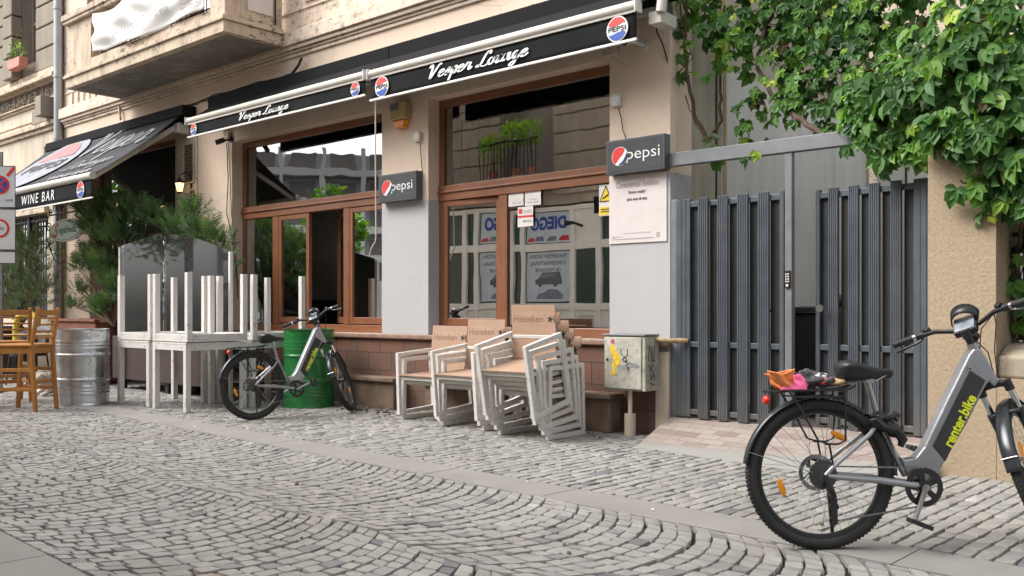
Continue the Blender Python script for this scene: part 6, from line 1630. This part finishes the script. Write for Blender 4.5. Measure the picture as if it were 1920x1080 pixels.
# orange-pink flared fold: a crumpled sheet
def sheet(fn, mat, nm, nu=26, nv=14):
    a = MB(); vs = [fn(i/nu, j/nv) for i in range(nu+1) for j in range(nv+1)]; fs = [(i*(nv+1)+j, i*(nv+1)+j+1, (i+1)*(nv+1)+j+1, (i+1)*(nv+1)+j) for i in range(nu) for j in range(nv)]
    a.add(vs, fs); o = a.build(nm, mat, sc, smooth=80); q = o.modifiers.new('t', 'SOLIDIFY'); q.thickness = .004; return o
def mk(xb0, xb1, xt0, xt1, y0, hts, amp, ph, lean):
    def f(u, v):
        ht = hts[0]*(1-u)**2 + 2*hts[1]*u*(1-u) + hts[2]*u*u
        x = (xb0+(xb1-xb0)*u)*(1-v) + (xt0+(xt1-xt0)*u)*v + .006*sin(v*8+ph)
        y = y0 + lean*v + amp*sin(u*8+ph+v*2.5)*(.25+.75*v) + .003*sin(u*13+v*7+ph)
        return (x, y, .734 + ht*v*(1+.04*sin(u*7+ph)))
    return f
sheet(mk(-.185, -.120, -.262, -.145, -.045, (.088, .062, .095), .016, .4, -.018), M['cloth_o'], 'orange_fold', 34, 18)
sheet(mk(-.190, -.110, -.245, -.110, .020, (.070, .080, .090), .018, 2.1, .02), M['cloth_o'], 'orange_back_fold', 34, 18)
sheet(mk(-.200, -.075, -.170, -.060, -.062, (.030, .085, .060), .010, 3.3, .03), M['cloth_p'], 'pink_fold', 34, 18)
sheet(mk(-.160, -.090, -.150, -.085, -.03, (.060, .100, .060), .014, 5.0, .03), M['cloth_p'], 'pink_inner_fold', 30, 18)
a = MB(); clump(a, (-.045, -.005, .775), .075, .06, .045, 3, 36, 22, .3); a.build('grey_fleece', M['cloth_g'], sc, smooth=80)
a = MB(); clump(a, (.02, -.01, .765), .06, .055, .034, 5, 36, 22, .3); a.build('dark_end', M['cloth_g'], sc, smooth=80)
a = MB(); clump(a, (-.002, -.03, .785), .035, .03, .022, 8, 24, 14, .35); a.build('white_fold', M['cloth_w'], sc, smooth=80)
a = MB(); clump(a, (.0, -.058, .768), .025, .015, .018, 9, 20, 12, .35); a.build('red_fold', M['red'], sc, smooth=80)
a = MB(); clump(a, (.07, -.02, .762), .05, .04, .022, 12, 24, 14, .3); a.build('tan_fold', M['tan'], sc, smooth=80)

# ================================================================== ROAD SIGN, OVAL SIGN, BANNER, FLOWER BOX
c_, s_ = cos(ANG), sin(ANG)
def cam_pt(xc, zc, z): return Vector((c_*xc - s_*zc, s_*xc + c_*zc, z))
base = cam_pt(-6.78, 12.0, 0)
t = thing('road_sign', 'post with white no stopping and ring road sign plates at the left edge', 'road sign', base, ANG + .12)
a = MB(); a.cyl((0, .03, 0), (0, .03, 3.2), .03, n=12); a.build('post', M['steel'], t, smooth=True)
for z0, z1, nm in ((2.46, 3.015, 'no_stopping_plate'), (1.90, 2.445, 'ring_plate'), (1.72, 1.885, 'lower_plate')):
    a = MB(); a.box(-.20, .20, -.004, 0, z0, z1); pl = a.build(nm, M['signwhite'], t, bevel=.002)
    a = MB(); 
    for q in ((-.20, .20, z0, z0+.008), (-.20, .20, z1-.008, z1), (-.20, -.192, z0+.009, z1-.009), (.192, .20, z0+.009, z1-.009)): a.box(q[0], q[1], -.0065, -.0042, q[2], q[3])
    a.build('plate_edge', M['ink'], pl)
    if nm == 'lower_plate': continue
    cz = z0+.30 if nm[0] == 'n' else z0+.285; R1, R0 = .125, .095
    a = MB(); put_poly(a, disc2(), (0, -.0065, cz), (1,0,0), (0,0,1), R1); a.build('red_ring', M['red'], pl)
    a = MB(); put_poly(a, disc2(), (0, -.008, cz), (1,0,0), (0,0,1), R0); a.build('blue_disc' if nm[0] == 'n' else 'white_disc', M['blue'] if nm[0] == 'n' else M['signwhite'], pl)
    a = MB()
    if nm[0] == 'n':
        for sg in (1, -1): a.bar((-.085, -.0095, cz+sg*.085), (.085, -.0095, cz-sg*.085), .001, .026)
        a.bar((.095, -.0085, cz+.12), (.185, -.0085, cz+.235), .001, .04); a.bar((-.185, -.0085, cz-.235), (-.095, -.0085, cz-.12), .001, .04)
        a.build('red_cross', M['red'], pl)
        a = MB(); text_on(a, '06:00 - 16:00', (.03, -.0065, z0+.10), (1,0,0), (0,0,1), w=.27, h=.035); a.build('hours', M['ink'], pl)
    else:
        text_on(a, '3,5t', (0, -.0095, cz), (1,0,0), (0,0,1), w=.12, h=.055, bold=.01); a.build('figures', M['ink'], pl)
# oval coffee sign on scrolled bracket
ps = at(125, 432, 6.45)
t = thing('oval_sign', 'pale green oval coffee sign with a red S hanging from a scrolled iron bracket', 'sign', (ps.x, 6.45, ps.z))
R_ = Vector((cos(-.0), sin(-.0), 0)); rx, rz_ = .62, .165
a = MB(); a.prism([(ps.x+rx*cos(k*pi/24), ps.z+rz_*1.12*sin(k*pi/24)) for k in range(48)], 6.42, 6.47); a.build('outer_board', M['signwhite'], t, world=True, bevel=.004)
a = MB(); put_poly(a, [(x*.93, y*rz_/rx*.98) for x, y in disc2(1, 48)], (ps.x, 6.418, ps.z), (1,0,0), (0,0,1), rx); a.build('dark_rim', M['greendark'], t, world=True)
a = MB(); put_poly(a, [(x*.90, y*rz_/rx*.92) for x, y in disc2(1, 48)], (ps.x, 6.4165, ps.z), (1,0,0), (0,0,1), rx); a.build('face', M['green'], t, world=True)
a = MB(); text_on(a, 'egafredo', (ps.x+.12, 6.4145, ps.z-.005), (1,0,0), (0,0,1), w=.66, h=.15, bold=.02, shear=.25); a.build('lettering', M['greendark'], t, world=True)
a = MB(); text_on(a, 'S', (ps.x-.32, 6.4145, ps.z+.01), (1,0,0), (0,0,1), w=.22, h=.24, bold=.04, shear=.4); a.build('red_initial', M['red'], t, world=True)
a = MB(); zt = ps.z+.29; a.cyl((ps.x-.75, 6.45, zt), (ps.x+.55, 6.45, zt+.0), .014, n=8); a.cyl((ps.x-.35, 6.45, zt), (ps.x-.35, 6.45, ps.z+.17), .005, n=6); a.cyl((ps.x+.35, 6.45, zt), (ps.x+.35, 6.45, ps.z+.17), .005, n=6)
a.cyl((ps.x+.5, 6.45, zt), (ps.x+.5, W0, zt), .014, n=8)
for k, (cx, cz, r0) in enumerate(((-.45, .12, .11), (-.62, .04, .07), (-.2, .10, .08), (-.70, -.2, .09))): a.tube([(ps.x+cx+r0*(1-q/22)*cos(q*.5), 6.45, zt+cz+r0*(1-q/22)*sin(q*.5)) for q in range(20)], .008, 5)
a.tube([(ps.x-.72, 6.45, zt), (ps.x-.80, 6.45, zt-.35), (ps.x-.6, 6.5, zt-.75), (ps.x-.2, 6.6, zt-.95)], .010, 6); a.build('iron_bracket', M['iron'], t, world=True)
# banner sagging in the balcony opening
a = MB(); nu, nv = 60, 16; x0, x1 = -13.22, -10.16; vs = []; fs = []
for i in range(nu+1):
    for j in range(nv+1):
        u, v = i/nu, j/nv
        sag = .0
        zt_ = 5.41 - .05*abs(sin(u*pi*3))
        zb = 4.80 + .02*sin(u*9) + .16*max(0, .12-u)*3
        y = BY-.012 + .03*sin(u*23+v*5)*v*(1-v)*2 + .02*sin(u*11-v*7) + .015*sin(v*14+u*30*(.5-abs(u-.5)))
        vs.append((x0+(x1-x0)*u, y, zb+(zt_-zb)*v))
for i in range(nu):
    for j in range(nv): q = i*(nv+1)+j; fs.append((q, q+nv+1, q+nv+2, q+1))
a.add(vs, fs); o = a.build('banner', M['cloth'], smooth=80, origin=(-11.7, BY, 4.8)); q = o.modifiers.new('t', 'SOLIDIFY'); q.thickness = .002
tag(o, 'sagging white cloth banner tied in the balcony opening', 'banner')
def printon(body, x, z, w, h_, mat, nm, shear=0, rot=0):
    b_ = MB(); R2 = Vector((cos(rot), 0, sin(rot))); U2 = Vector((-sin(rot), 0, cos(rot))); text_on(b_, body, (x, BY-.062, z), R2, U2, w=w, h=h_, bold=.0, shear=shear); b_.build(nm, mat, o, world=True)
printon('the heart of Bucharest', -11.75, 4.98, 1.5, .10, M['inkgrey'], 'lettering', .0, .05); printon('comfort', -10.45, 4.95, .40, .12, plain('brown ink', (.1, .05, .03), .6), 'dark_lettering', .2, .05)
# flower box on the grey neighbour
# ================================================================== GREY NEIGHBOUR
nb = thing('corner_building', 'grey rusticated stone building with carved frieze left of the downpipe', 'building', (-25, 8, 0)); nb.name = 'stone_building'
hs_ = [(-17.33, -17.06, 3.63, 4.1), (-16.98, -16.70, 3.63, 4.1), (-19.9, -17.18, .95, 2.86), (-26, -22, .8, 3.0)]
a = MB(); grid_wall(a, (-45, -16.62), (0, 4.86), hs_, W0-.01, W0+.4); a.box(-45, -16.62, W0+.41, 12, 0, 12); a.build('lower_wall', M['cream2'], nb, world=True)
a = MB(); grid_wall(a, (-45, -16.60), (5.22, 12), [(-18.42, -17.78, 5.75, 8.3), (-22.6, -21.6, 5.75, 8.3)], W0+.04, W0+.4)
a.build('upper_wall', M['graystone'], nb, world=True)
a = MB()
for k in range(14):
    z = 5.52+.40*k
    for x0, x1 in ((-17.74, -16.605), (-21.55, -18.90), (-30, -22.7)): a.box(x0, x1, W0-.0, W0+.039, z, z+.375)
    a.box(-18.88, -18.44, W0-.16, W0+.0385, z, z+.375)
a.build('stone_course', M['graystone'], nb, world=True, bevel=.018)
a = MB()
for z0, z1, p in ((4.865, 4.90, .05), (4.905, 4.93, .09), (5.225, 5.25, .08), (5.255, 5.33, .16), (5.335, 5.37, .10), (5.375, 5.50, .03), (4.35, 4.42, .06), (4.425, 4.50, .11), (4.60, 4.63, .03)): a.box(-45, -16.62, W0-p, W0+.1, z0, z1)
a.build('cornice', M['cream'], nb, world=True, bevel=.008)
a = MB(); a.box(-45, -16.62, W0+.03, W0+.3, 4.93, 5.224); r = random.Random(8)
for k in range(34):
    x = -16.75-.26*k
    a.box(x-.115, x-.105, W0-.01, W0+.03, 4.94, 5.215)
    for q in range(12): a.sphere((x+r.uniform(-.09, .1), W0+.02, 5.075+r.uniform(-.1, .1)), r.uniform(.015, .035), 7, 5, (1, 1.1, 1))
    a.tube([(x+.07*cos(q*.7)*(1-q/14), W0+.01, 5.075+.09*sin(q*.7)*(1-q/14)) for q in range(12)], .012, 5)
a.build('frieze', M['graystone'], nb, world=True)
for x0, x1 in ((-18.42, -17.78), (-22.6, -21.6)):
    a = MB()
    for q in ((x0, x0+.07, 5.75, 8.3), (x1-.07, x1, 5.75, 8.3), ((x0+x1)/2-.03, (x0+x1)/2+.03, 5.75, 8.3), (x0+.07, x1-.07, 6.55, 6.61)): a.box(q[0], q[1], W0+.2, W0+.26, q[2], q[3])
    wn = a.build('window', M['graystone'], nb, world=True)
a = MB()
for x0, x1 in ((-18.42, -17.78), (-22.6, -21.6)): a.box(x0, x1, W0+.27, W0+.275, 5.75, 8.3)
a.build('pane', M['glass2'], wn, world=True)
a = MB(); a.box(-17.7, -17.05, W0-.08, W0-.012, 4.52, 4.78); a.box(-17.0, -16.75, W0-.3, W0-.012, 4.55, 4.9); a.build('wall_box', M['graystone'], nb, world=True, bevel=.01)
a = MB()
for x0, x1, z0, z1 in ((-17.33, -17.06, 3.63, 4.1), (-16.98, -16.70, 3.63, 4.1)): a.box(x0, x1, W0+.18, W0+.2, z0, z1)
a.build('recess_pane', M['interior_dark'], nb, world=True)
a = MB(); a.box(-19.9, -17.18, W0+.30, W0+.32, .95, 2.86); a.box(-26, -22, W0+.3, W0+.32, .8, 3.0); a.build('shop_glass', M['glass2'], nb, world=True)
a = MB()
for k in range(24): a.cyl((-19.85+k*.115, W0+.02, .9), (-19.85+k*.115, W0+.02, 2.86), .012, n=6)
for z in (1.0, 1.9, 2.75): a.box(-19.9, -17.18, W0+.01, W0+.03, z, z+.035)
a.box(-18.1, -18.0, W0-.01, W0+.08, .9, 2.86); a.build('window_bars', M['iron'], nb, world=True)
a = MB(); a.box(-20.1, -17.1, W0-.10, W0-.012, 2.87, 2.99); a.build('lintel', M['cream'], nb, world=True, bevel=.01)
t = thing('flower_box', 'faded pink flower box on the sill of the grey building', 'flower box', (-18.15, 6.8, 5.6))
a = MB(); a.prism([(-18.38, 5.62), (-17.86, 5.62), (-17.83, 5.80), (-18.42, 5.80)], 6.68, 6.84); a.build('box', M['terracotta'], t, world=True, bevel=.01)
a = MB()
for k in range(7): a.cyl((-18.38+k*.09, 6.67, 5.8), (-18.38+k*.09, 6.67, 5.92), .006, n=5)
a.cyl((-18.40, 6.67, 5.92), (-17.84, 6.67, 5.92), .007, n=5); a.build('rail', M['iron'], t, world=True)
a = MB(); r = random.Random(3)
for k in range(120):
    p = Vector((r.choice((-18.3, -18.0)) + r.gauss(0, .07), 6.76+r.uniform(-.05, .05), 5.84+abs(r.gauss(.1, .13)))); leaflet(a, p, Vector((r.uniform(-1, 1), r.uniform(-1, .3), r.uniform(-.2, 1))), Vector((0, -1, .3)), .07, .03, r.uniform(.7, 1), r)
a.build('plant', M['leaf'], t, world=True, tone=True)

# ================================================================== OPPOSITE SIDE OF THE STREET (seen in the window glass)
OP = -1.35
ob = thing('opposite_building', 'grey brown rusticated building across the street, seen mirrored in the windows', 'building', (-8, -4, 0))
oh = [(-14.3, -10.1, .0, 3.42), (-13.75, -12.35, 3.95, 6.2), (-16.3, -15.4, 3.9, 6.2), (-8.6, -7.4, 3.9, 6.2), (-5.4, -4.2, 3.9, 6.2)]
a = MB(); grid_wall(a, (-16.9, 4), (0, 6.3), [(q[0], q[1], q[2], q[3]) for q in oh], OP-.4, OP); a.box(-16.9, 4, -8, OP-1.6, 0, 6.3); a.build('wall', M['oppwall'], ob, world=True)
a = MB()
for k in range(6):
    z = 3.62+.44*k
    edges = [-16.9, -16.32, -15.38, -13.8, -12.3, -8.65, -7.35, -5.45, -4.15, 4]
    for x0, x1 in zip(edges[0::2], edges[1::2]): a.box(x0, x1, OP+.001, OP+.05, z, z+.41)
a.build('stone_course', M['oppwall'], ob, world=True, bevel=.02)
a = MB(); a.box(-13.9, -12.2, OP+.051, OP+.75, 3.78, 3.95); a.box(-14.0, -12.1, OP+.051, OP+.8, 3.951, 4.0); bo = a.build('balcony', M['oppwall'], ob, world=True, bevel=.01)
a = MB()
for k in range(16): a.cyl((-13.85+k*.107, OP+.72, 4.0), (-13.85+k*.107, OP+.72, 4.75), .01, n=6)
a.box(-13.9, -12.2, OP+.70, OP+.74, 4.75, 4.79); a.build('railing', M['iron'], bo, world=True)
a = MB()
for x0, x1, z0, z1 in oh[1:]: a.box(x0, x1, OP-.25, OP-.24, z0, z1)
a.build('pane', M['interior_dark'], ob, world=True)
for x in (-13.6, -12.9, -12.5):
    t = thing('potted_shrub', {-13.6: 'broad potted plant on the mirrored balcony', -12.9: 'yellow green potted plant in the middle of the mirrored balcony', -12.5: 'yellow green potted plant at the end of the mirrored balcony'}[x], 'plant', (x, OP+.55, 4.0), 0, 'potted plants on the mirrored balcony')
    a = MB(); a.lathe([(.08, 0), (.12, .2), (.13, .2)], 14, Matrix.Translation((x, OP+.55, 4.0))); a.build('pot', M['terracotta'], t, world=True)
    a = MB(); r = random.Random(int(x*-10))
    for k in range(220):
        u = Vector((r.gauss(0, 1), r.gauss(0, 1), r.gauss(0, 1))).normalized(); p = Vector((x, OP+.6, 4.95 if x > -13 else 4.7)) + u*.26*r.random()**.4
        leaflet(a, p, u+Vector((0, 0, .5)), Vector((0, 1, .4)), .11, .05, r.uniform(.75, 1), r)
    a.build('foliage', M['leaf'], t, world=True, tone=True); a = MB(); a.cyl((x, OP+.55, 4.1), (x, OP+.58, 4.8), .015, n=6); a.build('stem', M['stem'], t, world=True)
# white door front with posters
t = thing('shop_front', 'cream framed shop front with blue lettered posters across the street, mirrored in the window', 'shop front', (-12.2, OP, 0))
a = MB(); yf = OP-.05
for x in (-14.27, -13.55, -13.22, -11.83, -11.12, -10.2): a.box(x-.06, x+.06, yf-.06, yf+.03, 0, 3.38)
for z0, z1 in ((.02, .12), (1.12, 1.26), (2.42, 2.58), (3.28, 3.38)): a.box(-14.25, -10.15, yf-.05, yf+.02, z0, z1)
a.box(-14.25, -10.15, yf-.03, yf-.01, .12, 1.12); a.box(-11.77, -11.18, yf-.03, yf-.01, 2.58, 3.28)
a.build('door_frame', M['pvc'], t, world=True, bevel=.006)
a = MB(); a.box(-14.25, -10.15, yf-.045, yf-.04, 1.26, 3.28); a.build('pane', plain('dark green shop glass', (.05, .075, .065), .15), t, world=True)
a = MB(); a.box(-13.12, -11.92, yf-.02, yf-.015, 1.30, 2.40); a.box(-13.12, -11.92, yf-.02, yf-.015, 2.60, 3.26); a.build('poster_sheet', M['posterblue'], t, world=True)
a = MB(); text_on(a, 'DIEGO', (-12.52, yf-.012, 3.02), (-1,0,0), (0,0,1), w=1.02, h=.30, bold=.05); a.build('big_lettering', M['blue'], t, world=True)
a = MB(); text_on(a, 'TRANSPORT INTERN', (-12.52, yf-.012, 2.30), (-1,0,0), (0,0,1), w=1.05, h=.09); text_on(a, 'SI INTERNATIONAL', (-12.52, yf-.012, 2.14), (-1,0,0), (0,0,1), w=1.0, h=.09); text_on(a, 'DE PERSOANE', (-12.52, yf-.012, 1.99), (-1,0,0), (0,0,1), w=.7, h=.08); a.build('small_lettering', M['ink'], t, world=True)
def van_glass(mb, cx, cz, s):
    for x0, x1 in ((-.62, -.35), (-.28, .12), (.2, .55)): mb.prism([(cx+x0*s-.06*s, cz+.44*s), (cx+x1*s, cz+.44*s), (cx+x1*s, cz+.68*s), (cx+x0*s+(.06*s if x0 < -.5 else -.06*s), cz+.68*s)], yf-.0095, yf-.009)
def van(mb, cx, cz, s):
    mb.prism([(cx-s, cz), (cx-s, cz+.28*s), (cx-.75*s, cz+.42*s), (cx-.5*s, cz+.75*s), (cx+.85*s, cz+.78*s), (cx+.95*s, cz+.5*s), (cx+s, cz)], yf-.014, yf-.010)
a = MB(); van(a, -12.5, 1.66, .36)
for wx in (-.62, .55): a.cyl((-12.5+wx*.36, yf-.013, 1.66), (-12.5+wx*.36, yf-.0095, 1.66), .055, n=14)
a.build('van_picture', plain('grey print', (.12, .13, .14), .6), t, world=True)
a = MB(); van_glass(a, -12.5, 1.66, .36); a.build('van_windows', M['paleblue'], t, world=True)
a = MB(); a.prism([(-12.85, 1.36), (-12.8, 1.46), (-12.6, 1.50), (-12.45, 1.57), (-12.25, 1.55), (-12.1, 1.45), (-12.1, 1.36)], yf-.014, yf-.010); van(a, -12.75, 2.64, .13); van(a, -12.4, 2.64, .13); a.build('car_picture', M['paleblue'], t, world=True)
a = MB(); van(a, -12.08, 2.64, .13); van(a, -13.0, 2.64, .1); a.build('red_car_picture', M['red'], t, world=True)
a = MB(); a.box(-13.45, -13.3, yf-.02, yf-.012, 2.65, 3.0); a.build('green_notice', M['greendark'], t, world=True)
a = MB(); a.box(-11.72, -11.25, yf-.012, yf-.006, .3, 1.0); a.build('pink_panel', M['cloth_w'], t, world=True)
t = thing('opposite_awning_sign', 'black valance with white scribbled lettering across the street', 'sign', (-10.7, OP+.5, 3.2)); t.name = 'awning_sign'
a = MB(); a.box(-11.0, -10.0, OP+.3, OP+.33, 3.1, 3.45); a.build('cloth', M['blackcloth'], t, world=True)
a = MB(); text_on(a, 'Bistro', (-10.5, OP+.336, 3.27), (-1,0,0), (0,0,1), w=.6, h=.2, shear=.3, bold=.02); a.build('lettering', M['whiteprint'], t, world=True)
a = MB(); a.tube([(-11.5, OP+.05, 2.9), (-11.6, OP+.2, 2.95), (-11.75, OP+.35, 2.93)], [.03, .03, .07], 10); tag(a.build('wall_spotlight', M['black']), 'black wall spotlight over the mirrored shop front', 'lamp')
# far apartment block and tree at the end of the street (mirrored in the middle window)
t = thing('apartment_block', 'pale balconied apartment block far down the street, mirrored in the middle window', 'building', (-79, -46, 0)); Mt = Matrix.Translation((-79, -46, 0)) @ Matrix.Rotation(radians(-52), 4, 'Z')
a = MB(); a.box(-7, 12, -5, 5, 0, 17, Mt); a.build('wall', plain('pale concrete', (.45, .45, .45), .8), t, world=True)
a = MB(); b_ = MB(); d_ = MB()
for f in range(6):
    for k in range(1, 6):
        x = -10+k*4; b_.box(x-1.3, x+1.3, 5.02, 5.06, 1+f*2.9, 2.6+f*2.9, Mt); a.box(x-1.9, x+1.9, 5.07, 6.2, .2+f*2.9, .9+f*2.9, Mt)
for k in range(1, 7): a.box(-12.2+k*4, -11.8+k*4, 5.0, 6.3, 0, 17.5, Mt)
a.build('balcony', M['pvc'], t, world=True); b_.build('window', M['interior_dark'], t, world=True)
def tree(name, label, c, rad, hgt, seed, n=2600, ls=.5):
    t = thing(name, label, 'tree', (c[0], c[1], 0)); r = random.Random(seed); a = MB(); a.tube([(c[0], c[1], 0), (c[0]+.1, c[1], hgt*.4), (c[0], c[1]+.2, hgt*.8)], [.25, .18, .06], 8); a.build('trunk', M['stem'], t, world=True)
    a = MB(); lobes = [(Vector((c[0]+r.uniform(-.6, .6)*rad, c[1]+r.uniform(-.6, .6)*rad, hgt*r.uniform(.45, .95))), rad*r.uniform(.3, .55)) for _ in range(14)]
    for k in range(n):
        lc, lr = r.choice(lobes); u = Vector((r.gauss(0, 1), r.gauss(0, 1), r.gauss(0, 1))).normalized(); p = lc + u*lr*r.random()**.35
        leaflet(a, p, Vector((r.uniform(-1, 1), r.uniform(-1, 1), r.uniform(-1, .4))), u, ls, ls*.5, r.uniform(.4, .95), r)
    a.build('crown', M['leaf'], t, world=True, tone=True)
tree('street_tree', 'leafy tree in front of the far apartment block', (-43.5, -20), 2.2, 8, 31)
tree('street_tree', 'big leafy tree across the street beyond the opposite building', (-39, -6), 4.0, 9, 32, 3000, .35)
